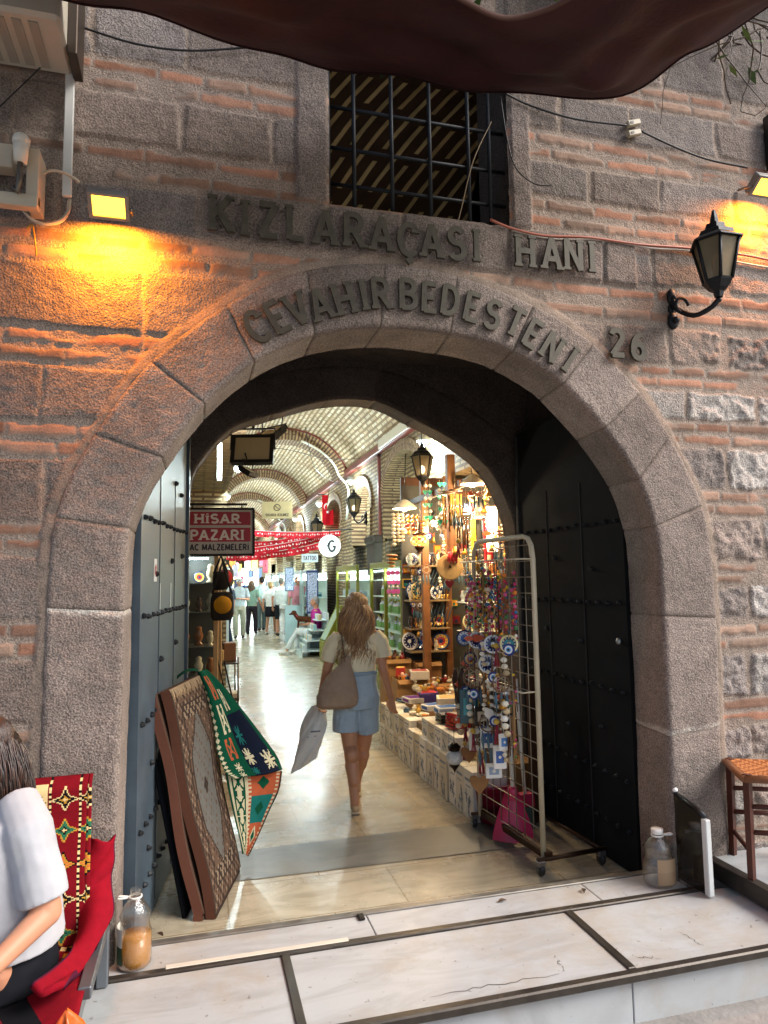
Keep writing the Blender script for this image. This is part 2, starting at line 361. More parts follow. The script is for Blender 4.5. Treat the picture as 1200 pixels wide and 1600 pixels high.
def wall_field(X, Z):
    """relief (towards the street) and colour of the masonry"""
    h = np.zeros(X.shape); C = np.zeros(X.shape+(3,)); C[:] = MORT_C
    lump = fbm(vnA, X*9, Z*9, 4)
    Zw = Z+(fbm(vnB, X*1.6, Z*.5, 3)-.5)*.03
    Xw = X+(fbm(vnC, X*3, Z*7, 3)-.5)*.03
    h += (lump-.5)*.010+(fbm(vnD, X*48, Z*48, 2)-.5)*.005
    rough_side = sstep(1.45, 1.75, X)*sstep(3.15, 2.95, Z)
    for side, bands in ((0, BL), (1, BR)):
        sm = (X < -.1) if side == 0 else (X >= -.1)
        for bi, (z0, z1, k) in enumerate(bands):
            if z1-z0 < .02: continue
            bm = sm & (Zw >= z0) & (Zw < z1)
            if not bm.any(): continue
            if k == 's':
                js = joints(bi*7+side*31, -4.9+.11*(bi % 3), 3.6, .42, .82) if side == 0 else joints(bi*5+90, -.6, 5.4, .30 if z1 < 3.1 else .4, .62 if z1 < 3.1 else .62)
                idx = np.clip(np.searchsorted(js, Xw[bm])-1, 0, len(js)-2)
                gp = .006+.016*fbm(vnD, X[bm]*5, Z[bm]*5, 2)*(1+.6*rough_side[bm])
                d = np.minimum(np.minimum(Xw[bm]-js[idx], js[idx+1]-Xw[bm]), np.minimum(Zw[bm]-z0, z1-Zw[bm]))-gp
                d += (lump[bm]-.5)*.02*(1+1.5*rough_side[bm])
                m = sstep(-.001, .004, d); R = random.Random(bi*13+side)
                tone = np.array([R.uniform(.78, 1.2) for _ in js]); hue = np.array([R.random() for _ in js])
                cs = STONE_C*tone[idx][:, None]
                cs = cs*(1+(hue[idx][:, None]-.5)*np.array([.12, .0, -.12]))
                if side == 1:
                    pale = ((z0 > 2.5) & (z1 < 2.75)) | ((z0 > .25) & (hue[idx] > .72))
                    pale = pale & (z1 < 3.0)
                    cs = np.where(pale[:, None], np.array([.29, .27, .25])*tone[idx][:, None], cs)
                cs = cs*(1+.25*sstep(.8, 2.2, X[bm])*sstep(3.4, 2.4, Z[bm]))[:, None]; C[bm] = C[bm]*(1-m[:, None])+cs*m[:, None]  # stones paler to the right and lower down, daylight put into the colour
                hh = .006+.005*hue[idx]+(fbm(vnC, X[bm]*22, Z[bm]*22, 3)-.5)*(.009+.035*rough_side[bm])
                h[bm] = h[bm]*(1-m)+hh*m
            else:
                n = 2 if z1-z0 < .19 else 2
                t = (Zw[bm]-z0)/(z1-z0)*n; row = np.clip(t.astype(int), 0, n-1); f = (t-row)*(z1-z0)/n
                rh = (z1-z0)/n
                R = random.Random(bi*3+side+50)
                jr = [joints(bi*17+q+side*3, -4.9, 5.4, .19, .36) for q in range(n)]
                for q in range(n):
                    sel = np.where(bm)[0] if bm.ndim == 1 else None
                    idxs = np.argwhere(bm)[row == q]
                    if len(idxs) == 0: continue
                    a_, b_ = idxs[:, 0], idxs[:, 1]; x = Xw[a_, b_]; ff = f[row == q]; js = jr[q]
                    k_ = np.clip(np.searchsorted(js, x)-1, 0, len(js)-2)
                    th = min(.0215, .5*rh-.014)
                    d = np.minimum(np.minimum(x-js[k_], js[k_+1]-x)-.010, th-np.abs(ff-rh/2))
                    d += (lump[a_, b_]-.5)*.020
                    smear = fbm(vnD, X[a_, b_]*3+3, Z[a_, b_]*9, 3)
                    m = sstep(-.002, .003, d)*sstep(.70, .60, smear)
                    tn = np.array([R.uniform(.62, 1.35) for _ in js])[k_]; hu = np.array([R.random() for _ in js])[k_]
                    cb = BRICK_C*tn[:, None]*(1+(hu[:, None]-.5)*np.array([0, .35, .5]))
                    C[a_, b_] = C[a_, b_]*(1-m[:, None])+cb*m[:, None]
                    h[a_, b_] = h[a_, b_]*(1-m)+(.003+.006*hu+(lump[a_, b_]-.5)*.01)*m
    def slab(x0, x1, z0, z1, hh, js=(), tone=1.0, gz=.008):
        nonlocal h, C
        ex = (fbm(vnB, X*14, Z*14, 2)-.5)*.008
        b = (X > x0-.01) & (X < x1+.01) & (Z > z0-.01) & (Z < z1+.01)
        d = np.minimum(np.minimum(X-x0, x1-X), np.minimum(Z-z0, z1-Z))+ex
        for j in js: d = np.minimum(d, np.abs(X-j-(Z-z0)*.05)-gz)
        m = sstep(-.004, .008, d)*b
        h = h*(1-m)+(hh+(fbm(vnA, X*20, Z*20, 3)-.5)*.008)*m
        C = C*(1-m[..., None])+STONE_C*tone*m[..., None]
    slab(-1.06, 1.24, 3.285, 3.525, .02, (-.50, -.12, .46, 1.03), .95)
    slab(-.645, -.49, 3.54, 5.2, .02, (), 1.0)
    slab(.50, .615, 3.54, 5.2, .02, (), .95)
    # mortar fillet that hugs the arch
    return h, C
# dense relief sheet
dx = .0095
xs = np.arange(-4.3, 4.7, dx); zs = np.arange(-.12, 5.05, dx)
X, Z = np.meshgrid(xs, zs, indexing='ij')
hh, CC = wall_field(X, Z)
epts = CE.p[::4]
dist = np.full(X.shape, 9.)
for q in range(len(epts)-1):
    a_, b_ = epts[q], epts[q+1]; ab = b_-a_; L2 = ab@ab+1e-12
    t = np.clip(((X-a_[0])*ab[0]+(Z-a_[1])*ab[1])/L2, 0, 1)
    dist = np.minimum(dist, np.hypot(X-a_[0]-t*ab[0], Z-a_[1]-t*ab[1]))
wd = .018+.04*fbm(vnC, X*4, Z*4, 3)
m = sstep(wd+.012, wd, dist)
CC = CC*(1-m[..., None])+MORT_C*np.array([.95, .93, .9])*m[..., None]
hh = hh*(1-m)+(.010+sstep(.06, .0, dist)*.006+(fbm(vnA, X*16, Z*16, 3)-.5)*.012)*m
# a foot of pale cement along the street
verts = np.stack([X, -hh, Z], -1).reshape(-1, 3)
F = grid_faces(len(xs), len(zs))
ring_in = np.array([(p[0]*.985, p[1]-.03) for p in CE.p[::3]])
ring_in = np.vstack([[ring_in[0][0], -1], ring_in, [ring_in[-1][0], -1]])
ins = inside(ring_in, X.ravel(), Z.ravel())
ins |= (X.ravel() > -.484) & (X.ravel() < .494) & (Z.ravel() > 3.535) & (Z.ravel() < 4.6)
keep = ~(ins[F].all(axis=1))
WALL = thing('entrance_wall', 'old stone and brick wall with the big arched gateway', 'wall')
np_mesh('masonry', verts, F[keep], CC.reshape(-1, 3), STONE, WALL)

def arch_ring(name, CI, CE, pairs, y0, depth, mat_, parent, splay=0.0, tone=1.0, du=.012, nr=26, proud=.016, seed=5, joint=.004, back=True, mort=()):
    """voussoirs: face between two curves plus the reveal behind the inner one"""
    R = random.Random(seed); VS = []; FS = []; CS = []; off = 0
    ti = [CI.near(p[0]) for p in pairs]; te = [CE.near(p[1]) for p in pairs]
    for k in range(len(pairs)-1):
        n = max(6, int((te[k+1]-te[k])/du)); u = np.linspace(0, 1, n+1)
        e = joint/max(.05, te[k+1]-te[k]); uu = np.clip(u, 0, 1)
        PI_ = CI.at(ti[k]+(ti[k+1]-ti[k])*uu); PE = CE.at(te[k]+(te[k+1]-te[k])*uu)
        r = np.linspace(0, 1, nr+1)
        rows = []; cols = []
        tone_k = R.uniform(.80, 1.16)*tone; seglen = te[k+1]-te[k]
        du_edge = np.minimum(u, 1-u)*seglen
        jag = lambda P: np.maximum(0, du_edge+(fbm(vnC, P[:, 0]*14+k, P[:, 1]*14, 3)-.5)*.014)
        def colr(xx, zz, de):
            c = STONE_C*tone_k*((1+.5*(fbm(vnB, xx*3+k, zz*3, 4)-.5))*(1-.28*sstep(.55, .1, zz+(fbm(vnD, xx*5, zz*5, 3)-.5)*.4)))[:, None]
            mo = sstep(.007, .002, de+(fbm(vnC, xx*25, zz*25, 2)-.5)*.012)
            return c*(1-mo[:, None])+MORT_C*.6*mo[:, None]
        nd = max(3, int(depth/.03))
        for d_ in np.linspace(1, 0, nd+1)[:-1]:      # reveal, from the back to the front
            y = y0+depth*d_; sx = splay*d_*np.where(PI_[:, 0] > 0, 1, 0)
            bev = (fbm(vnA, PI_[:, 0]*9+PI_[:, 1]*7, y*20+PI_[:, 1]*0, 3)-.5)*.008
            jd = -sstep(.008, 0, du_edge)*.006
            nrm = PI_-PE; nrm = nrm/np.linalg.norm(nrm, axis=1)[:, None]
            P = PI_+nrm*(bev+jd)[:, None]
            rows.append(np.stack([P[:, 0]+sx, np.full(n+1, y), P[:, 1]], -1)); cols.append(colr(P[:, 0]+y, P[:, 1], du_edge)*.97)
        for rr in r:
            P = PI_*(1-rr)+PE*rr
            wid = np.linalg.norm(PE-PI_, axis=1)
            de = np.minimum(du_edge, np.minimum(rr, 1-rr)*wid if rr > .5 else du_edge)
            crack = np.minimum(jag(P), (1-rr)*wid)
            h = proud+(fbm(vnA, P[:, 0]*18, P[:, 1]*18, 3)-.5)*.008+(fbm(vnB, P[:, 0]*55, P[:, 1]*55, 2)-.5)*.004+(R2_ := (fbm(vnD, P[:, 0]*3+k*5, P[:, 1]*3, 2)-.5)*.008)-sstep(.010, 0, crack)*.008
            edge = rr*wid
            h -= sstep(.016, 0, edge)*.013
            rows.append(np.stack([P[:, 0], y0-h, P[:, 1]], -1)); cols.append(colr(P[:, 0], P[:, 1], du_edge))
        G = np.array(rows); Cc = np.array(cols)
        if k in mort:
            w_ = sstep(.035, .012, (1-u)*seglen+(fbm(vnD, G[..., 0]*20, G[..., 2]*8, 2)-.5)*.03)[..., None]
            Cc = Cc*(1-w_)+np.array([.42, .39, .35])*w_
        a_, b_, _ = G.shape
        VS.append(G.reshape(-1, 3)); CS.append(Cc.reshape(-1, 3)); FS.append(grid_faces(a_, b_, True)+off); off += a_*b_
    return np_mesh(name, np.vstack(VS), np.vstack(FS), np.vstack(CS), mat_, parent)
PAIRS = [((-1.405,.0),(-1.72,.0)),((-1.392,1.585),(-1.697,1.60)),((-1.383,1.93),(-1.68,1.97)),((-1.244,2.247),(-1.526,2.345)),((-1.066,2.499),(-1.29,2.69)),
 ((-.835,2.715),(-.985,2.965)),((-.563,2.863),(-.60,3.175)),((-.23,2.932),(-.22,3.253)),((.13,2.927),(.17,3.225)),((.475,2.85),(.595,3.11)),((.76,2.695),(.93,2.925)),
 ((.982,2.47),(1.21,2.68)),((1.17,2.205),(1.38,2.45)),((1.262,1.95),(1.56,2.08)),((1.283,1.478),(1.614,1.48)),((1.283,.86),(1.595,.86)),((1.272,.0),(1.60,.0))]
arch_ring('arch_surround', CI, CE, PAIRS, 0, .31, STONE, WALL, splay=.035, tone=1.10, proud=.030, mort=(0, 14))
# body of the wall behind its face and the passage
mb = MB(STONE_C)
def col_(c): return tuple(c)
def around(curve, y, x0, x1, z1, mb, step=6, c=None, flip=False):
    P = curve.p[::step]; P = np.vstack([P, curve.p[-1:]])
    out = []
    cx = (x0+x1)/2; cz = 1.6
    for p in P:
        if p[1] < cz+.0: out.append((x0 if p[0] < cx else x1, p[1]))
        else:
            dx_, dz_ = p[0]-cx, p[1]-cz
            t = min((x1-cx)/abs(dx_) if abs(dx_) > 1e-6 else 99, (z1-cz)/max(dz_, 1e-6)); out.append((cx+dx_*t, cz+dz_*t))
    vs = [(p[0], y, p[1]) for p in P]+[(q[0], y, q[1]) for q in out]; n = len(P)
    # corners of the rectangle
    fs = [(i, i+1, n+i+1, n+i) for i in range(n-1)]
    mb.add(vs, fs, c); 
    for i in range(n-1):
        a_, b_ = out[i], out[i+1]
        if a_[0] != b_[0] and a_[1] != b_[1] and a_[1] > cz+.01 and b_[1] > cz+.01:
            mb.add([(a_[0], y, a_[1]), (b_[0], y, b_[1]), (x0 if a_[0] < cx else x1, y, z1)], [(0, 1, 2)], c)
CIb = Curve([(p[0]+(.035 if p[0] > 0 else 0), p[1]) for p in INTR])
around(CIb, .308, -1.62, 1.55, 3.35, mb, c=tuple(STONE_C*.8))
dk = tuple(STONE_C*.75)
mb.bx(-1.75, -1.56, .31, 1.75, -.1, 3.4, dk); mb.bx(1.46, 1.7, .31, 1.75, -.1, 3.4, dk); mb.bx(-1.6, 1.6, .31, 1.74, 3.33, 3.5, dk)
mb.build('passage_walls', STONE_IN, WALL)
INNI = [(-1.17,.0),(-1.17,1.2),(-1.165,1.9),(-1.148,2.30),(-1.10,2.50),(-.87,2.775),(-.585,2.89),(-.18,3.015),(.2,3.03),(.49,2.915),(.80,2.765),(1.10,2.545),(1.265,2.245),(1.325,1.945),(1.33,1.2),(1.33,.0)]
INNE = [(-1.5,.0),(-1.5,1.2),(-1.49,1.9),(-1.45,2.42),(-1.32,2.74),(-1.02,3.02),(-.68,3.16),(-.22,3.27),(.22,3.28),(.6,3.18),(1.0,2.98),(1.35,2.72),(1.50,2.42),(1.53,1.98),(1.52,1.2),(1.52,.0)]
C2, C3 = Curve(INNI), Curve(INNE)
pr = [(INNI[0], INNE[0]), (INNI[2], INNE[2]), (INNI[4], INNE[4]), (INNI[5], INNE[5]), (INNI[6], INNE[6]), (INNI[7], INNE[7]), (INNI[8], INNE[8]), (INNI[9], INNE[9]), (INNI[10], INNE[10]), (INNI[11], INNE[11]), (INNI[13], INNE[13]), (INNI[15], INNE[15])]
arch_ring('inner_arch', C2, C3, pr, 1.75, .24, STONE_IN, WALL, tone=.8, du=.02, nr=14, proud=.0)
mb = MB(tuple(STONE_C*.8))
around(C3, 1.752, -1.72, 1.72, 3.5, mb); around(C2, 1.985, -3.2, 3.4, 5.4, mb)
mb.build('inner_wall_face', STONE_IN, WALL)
# sheltering roof mass above the hall (keeps daylight out, save an added slot that lights the loft)
mb = MB((.2, .18, .16)); mb.bx(-3.4, 3.6, .45, 44, 5.5, 5.7); mb.bx(-3.4, -1.5, .34, .44, 4.95, 5.7); mb.bx(1.55, 3.5, .34, .44, 4.95, 5.7)
mb.bx(-3.5, -3.4, .06, 44, -.3, 5.7); mb.bx(3.5, 3.6, .06, 44, -.3, 5.7); mb.bx(-3.5, 3.6, 44, 44.2, -.3, 5.7)
mb.bx(-4.35, -3.4, .03, .40, -.1, 5.7); mb.bx(3.5, 4.75, .03, .40, -.1, 5.7); mb.bx(-3.4, -1.5, .0, .40, 5.06, 5.49); mb.bx(1.55, 3.5, .0, .40, 5.06, 5.49)
mb.build('building_mass', STONE_IN, WALL)
# painted number on the left jamb
RED = H('#7d2f2b')

# ================= ground, steps, floors
def marble(name, base, vein, tile=None, rough=.25, dirt=.35, tint=(.34, .29, .22)):
    m = bpy.data.materials.new(name); m.use_nodes = True; nt = m.node_tree; b = nt.nodes['Principled BSDF']; L = nt.links.new
    tc = node(nt, 'ShaderNodeTexCoord'); mp = node(nt, 'ShaderNodeMapping'); mp.inputs['Scale'].default_value = (1, 3.2, 1); mp.inputs['Rotation'].default_value = (0, 0, .12); L(tc.outputs['Object'], mp.inputs[0])
    n1 = node(nt, 'ShaderNodeTexNoise'); n1.inputs['Scale'].default_value = 1.8; n1.inputs['Detail'].default_value = 9; n1.inputs['Roughness'].default_value = .62; n1.inputs['Distortion'].default_value = 1.6; L(mp.outputs[0], n1.inputs['Vector'])
    r = node(nt, 'ShaderNodeValToRGB'); r.color_ramp.elements[0].position = .38; r.color_ramp.elements[0].color = (*vein, 1); r.color_ramp.elements[1].position = .56; r.color_ramp.elements[1].color = (*base, 1)
    L(n1.outputs[0], r.inputs[0])
    n2 = node(nt, 'ShaderNodeTexNoise'); n2.inputs['Scale'].default_value = 2.3; n2.inputs['Detail'].default_value = 7; n2.inputs['Roughness'].default_value = .7; L(tc.outputs['Object'], n2.inputs['Vector'])
    mr = node(nt, 'ShaderNodeMapRange'); mr.inputs['From Min'].default_value = .5; mr.inputs['From Max'].default_value = .72; mr.inputs['To Max'].default_value = dirt; L(n2.outputs[0], mr.inputs['Value'])
    mx = node(nt, 'ShaderNodeMix', data_type='RGBA'); L(mr.outputs[0], mx.inputs[0]); L(r.outputs[0], mx.inputs[6]); mx.inputs[7].default_value = (*tint, 1)
    last = mx.outputs[2]
    n4 = node(nt, 'ShaderNodeTexNoise'); n4.inputs['Scale'].default_value = 38; n4.inputs['Detail'].default_value = 2; L(tc.outputs['Object'], n4.inputs['Vector'])
    sp = node(nt, 'ShaderNodeMapRange'); sp.inputs['From Min'].default_value = .70; sp.inputs['From Max'].default_value = .76; sp.inputs['To Max'].default_value = .6; L(n4.outputs[0], sp.inputs['Value'])
    m3 = node(nt, 'ShaderNodeMix', data_type='RGBA'); L(sp.outputs[0], m3.inputs[0]); L(last, m3.inputs[6]); m3.inputs[7].default_value = (.1, .08, .06, 1); last = m3.outputs[2]
    hgt = n4.outputs[0]
    if tile:
        bt = node(nt, 'ShaderNodeTexBrick'); bt.inputs['Scale'].default_value = 1; bt.inputs['Brick Width'].default_value = tile[0]; bt.inputs['Row Height'].default_value = tile[1]; bt.inputs['Mortar Size'].default_value = .004
        bt.inputs['Color1'].default_value = (1, 1, 1, 1); bt.inputs['Color2'].default_value = (.84, .84, .82, 1); bt.inputs['Mortar'].default_value = (.55, .5, .44, 1); bt.offset = .43; L(tc.outputs['Object'], bt.inputs['Vector'])
        m4 = node(nt, 'ShaderNodeMix', data_type='RGBA', blend_type='MULTIPLY'); m4.inputs[0].default_value = 1; L(last, m4.inputs[6]); L(bt.outputs[0], m4.inputs[7]); last = m4.outputs[2]
        hgt = bt.outputs[1]
    L(last, b.inputs['Base Color'])
    m5 = node(nt, 'ShaderNodeMapRange'); m5.inputs['To Min'].default_value = rough; m5.inputs['To Max'].default_value = rough+.35; L(n2.outputs[0], m5.inputs['Value']); L(m5.outputs[0], b.inputs['Roughness'])
    bp = node(nt, 'ShaderNodeBump'); bp.inputs['Strength'].default_value = .25; bp.inputs['Distance'].default_value = -.003 if tile else .001; L(hgt, bp.inputs['Height']); L(bp.outputs[0], b.inputs['Normal'])
    return m
MARB = marble('white_marble', (.41, .43, .44), (.34, .35, .355), rough=.30, dirt=.8, tint=(.36, .31, .24))
HALLM = marble('hall_travertine', (.50, .42, .30), (.35, .29, .20), tile=(.92, .46), rough=.09, dirt=.8, tint=(.20, .16, .11))
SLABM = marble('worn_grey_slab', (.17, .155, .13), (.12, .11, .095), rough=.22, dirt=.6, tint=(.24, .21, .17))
PAVE = mat('street_paving', H('#8a8580'), .85, var=.3, vs=8, bump=.8, bs=45, dist=.006)
RUST = mat('brown_metal_edging', H('#45403b'), .42, metal=.55, var=.3, vs=14, bump=.3, bs=120)
GREYST = mat('grey_metal_edging', H('#77736c'), .4, metal=.5, var=.3, vs=10, bump=.2, bs=80)
mb = MB(); n = 40
mb.grid(lambda u, v: (-45+90*u, -60+59.4*v, -.06+.012*math.sin(u*90)*math.sin(v*70)), 60, 40)
struct('ground', mb, PAVE)
mb = MB(); mb.add([(-3.2, .1, 0), (3.4, .1, 0), (3.4, 44, 0), (-3.2, 44, 0)], [(0, 1, 2, 3)]); struct('hall_floor', mb, HALLM)
# dark slab band let into the hall floor
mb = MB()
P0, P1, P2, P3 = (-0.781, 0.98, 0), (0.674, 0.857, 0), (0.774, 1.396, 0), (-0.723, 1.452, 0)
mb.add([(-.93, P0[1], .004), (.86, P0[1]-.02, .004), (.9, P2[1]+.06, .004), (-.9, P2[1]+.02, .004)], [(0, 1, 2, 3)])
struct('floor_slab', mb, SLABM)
# marble step: blocks with open joints, metal nosing
ST = thing('marble_step', 'long white marble entrance step with brown metal edging strips', 'step')
def slabs(xs_, y0, y1, z0, z1, name, m_=MARB, par=ST):
    mb = MB((.6, .6, .6))
    for a_, b_ in zip(xs_[:-1], xs_[1:]): mb.bx(a_+.002, b_-.002, y0, y1, z0, z1, b=.003)
    return mb.build(name, m_, par)
slabs([-1.62, -.32, .80, 1.285], -.125, .085, -.1, .143, 'threshold')
slabs([-1.9, -.728, .578, 1.50], -.66, -.165, -.1, .146, 'tread')
slabs([-2.2, -1.12, .03, .92, 2.1, 3.4], -.648, -.62, -.3, .12, 'riser')
mb = MB(); mb.bx(-1.62, 1.285, .085, .125, .0, .150, b=.003); mb.build('inner_strip', GREYST, ST)
mb = MB(); mb.bx(-1.50, 1.31, -.165, -.125, .0, .156, b=.004); mb.build('middle_strip', RUST, ST)
mb = MB(); mb.bx(-1.9, 1.9, -.700, -.660, .118, .153, b=.006); mb.build('front_nosing', RUST, ST)
for x_ in (-.725, .582):
    mb = MB(); mb.bx(x_-.018, x_+.018, -.66, -.165, .13, .155, b=.003); mb.build('divider_strip', RUST, ST)
mb = MB(H('#c9c2b4')); mb.bx(-1.2, -.45, -.142, -.112, .1, .158, b=.002); mb.build('pale_lath', PAINT, ST)
mb = MB(H('#2e2a27')); mb.box(-.35, .06, .150, .03, .05, .014, b=.004); mb.build('latch_plate', METAL, ST)
# cracks in the marble
def crack(pts, name='crack'):
    mb = MB(H('#4a3f35')); vs = []
    for i, p in enumerate(pts):
        w_ = .0022*(1-abs(2*i/(len(pts)-1)-1)*.7); vs += [(p[0], p[1]-w_, .1475), (p[0], p[1]+w_, .1475)]
    mb.add(vs, [(2*i, 2*i+1, 2*i+3, 2*i+2) for i in range(len(pts)-1)]); mb.build(name, PAINT, ST)
for a_, b_ in (((-0.239, -0.597, 0.15), (0.288, -0.602, 0.15)), ((0.339, -0.472, 0.15), (0.319, -0.611, 0.15)), ((0.95, -0.439, 0.15), (0.966, -0.599, 0.15)), ((0.633, -0.571, 0.15), (0.733, -0.621, 0.15))):
    k = 18; crack([(a_[0]+(b_[0]-a_[0])*i/k+rnd.uniform(-.008, .008), a_[1]+(b_[1]-a_[1])*i/k+rnd.uniform(-.01, .01)) for i in range(k+1)])
mb = MB(H('#14110f')); rq = random.Random(4)
for k in range(26):
    x_ = .62*rq.random()+.05*k-.6; z_ = rq.uniform(.06, .115); mb.box(x_, -.6495, z_-.012, .004, .003, rq.uniform(.008, .035))
mb.build('paint_drips', PAINT, ST)
for k, (p_, lb) in enumerate((((0.335, 0.017, 0.146), 'small dry brown leaf on the threshold left of the bottle'), ((0.762, -0.001, 0.146), 'dry brown leaf on the threshold nearer the bottle'), ((-1.236, 0.163, 0.146), 'curled dry leaf on the threshold below the rugs'))):
    mb = MB(H('#4a3524')); mb.grid(lambda u, v: ((u-.5)*.05, math.sin(math.pi*u)*(v-.5)*.022, .003+.008*math.sin(u*3.1)*abs(v-.5)*2), 8, 4); single('dry_leaf', mb, WOOD, lb, 'leaf', (p_[0], p_[1], .147), k*1.1)
# right-hand platform
mb = MB((.6, .6, .6)); mb.bx(1.50, 3.4, -.66, .0, -.1, .236, b=.003); PLAT = single('side_platform', mb, MARB, 'raised white marble ledge under the wooden stool', 'platform')
mb = MB(); mb.bx(1.445, 1.505, -.66, -.0, .16, .243, b=.004); mb.build('edging', RUST, PLAT)
# dark end panel with a white edge beside the gateway
PN = thing('end_panel', 'dark low side panel with white front edge by the bottle', 'panel', (1.30, -.02, .156))
mb = MB(H('#1d1916')); mb.prism([(-.20, 0), (.02, 0), (.02, .415), (-.17, .375), (-.20, .36)], -.012, .012, axis='X'); mb.build('board', GLOSS, PN)
mb = MB(H('#cfd2d0')); mb.bx(-.014, .016, -.235, -.20, 0, .355, b=.004); mb.build('white_edge', PAINT, PN)
mb = MB(H('#3a3b3d')); mb.tube([(0, .02, .42), (0, -.17, .383), (0, -.215, .362)], .013, 8); mb.build('top_rail', METAL, PN)
mb = MB(H('#e8e8e6')); mb.ball(0, 0, .432, .016); mb.build('white_knob', PLASTIC, PN)

# ================= plated gate leaves with studs
DOORK = mat('shade_darkened_gate_plate', None, .85, var=.35, vs=5, bump=.3, bs=30, spec=.12)  # gate plate for the right leaf, its shade put into the dark colour
DOORM = mat('blue_grey_gate_plate', None, .45, metal=.25, var=.3, vs=5, bump=.25, bs=30, dist=.002, detail=8)
def gate(name, label, hx, hy, ang, flip, rowz, colr, scatter):
    g = thing(name, label, 'gate', (hx, hy, 0), ang)
    W = 1.36; f = flip
    prof = [(0, .01), (W, .01), (W, 2.80), (0, 2.80)]
    mb = MB(colr); mb.prism([(y, z) for y, z in prof], -.03, .03, axis='X'); mb.build('leaf', DOORM if flip > 0 else DOORK, g)
    mb = MB(lerp(colr, (1, 1, 1), .03))
    for i in range(1, 3): mb.bx(-.034, .034, W*i/3-.004, W*i/3+.004, .05, 2.3)
    mb.bx(-.045, .05, W-.035, W+.006, .02, 2.79, b=.004)
    mb.build('leaf_edge_bar', METAL if flip > 0 else DOORK, g)
    r = random.Random(3)
    mb = MB(H('#101317'))
    def stud(y, z, s=.014):
        for sg in (-1, 1):
            mb.at(sg*.030, y, z, rz=0, rx=r.uniform(-.5, .5)); mb.lathe([(s, 0), (s*1.05, sg*.006), (s*.6, sg*.02), (0, sg*.024)], n=6, axis='X', smooth=False)
    for z in rowz:
        for i in range(12): stud(.06+i*(W-.12)/11, z+r.uniform(-.006, .006))
    for y, z in scatter: stud(y, z, .016)
    mb.at(); mb.build('studs', IRON, g)
    return g
GL = gate('gate_leaf', 'blue grey studded gate leaf opened inwards behind the leaning rugs', -1.385, .33, R_(-8), 1,
          [2.02, 1.53, 1.02, .52, .24], H('#465460'), [(.35, 1.74), (.8, 1.82), (1.15, 1.86), (.5, 1.28), (.95, 1.33), (.3, .78), (.7, .72), (1.1, 2.25), (.9, 2.3), (.25, .38)])
GR = gate('gate_leaf', 'shade-darkened studded gate leaf opened inwards behind the wire rack', 1.335, .33, 0, -1,
          [2.02, 1.53, 1.02, .52, .24], H('#1a1a1b'), [(.35, 1.74), (.8, 1.82), (1.15, 1.86), (.5, 1.28), (.95, 1.33), (.3, .78), (.7, .72)])
mb = MB(H('#c9cdd0')); mb.bx(.031, .033, .30, .37, 1.70, 1.82); st = mb.build('sticker', PAINT, GL)
mb = MB(H('#a5443c')); mb.at(.0345, .335, 1.76); mb.lathe([(.020, 0), (.026, 0), (.026, .001), (.020, .001)], n=18, axis='X'); mb.at(); mb.bx(.034, .0355, .33, .34, 1.73, 1.79); mb.build('sticker_mark', PAINT, GL)
for y_ in (.46, .78):
    mb = MB(H('#c4ccd2')); mb.bx(.031, .0325, y_, y_+.018, 1.55, 1.69); mb.build('paint_scrape', PAINT, GL)
mb = MB(H('#9aa0a2')); mb.lathe([(0, 0), (.02, 0), (.02, -.012), (.01, -.02), (0, -.02)], 0, 0, 0, 14, axis='X'); o = mb.build('lock_boss', METAL, GR); o.location = (-.032, .08, 1.31)

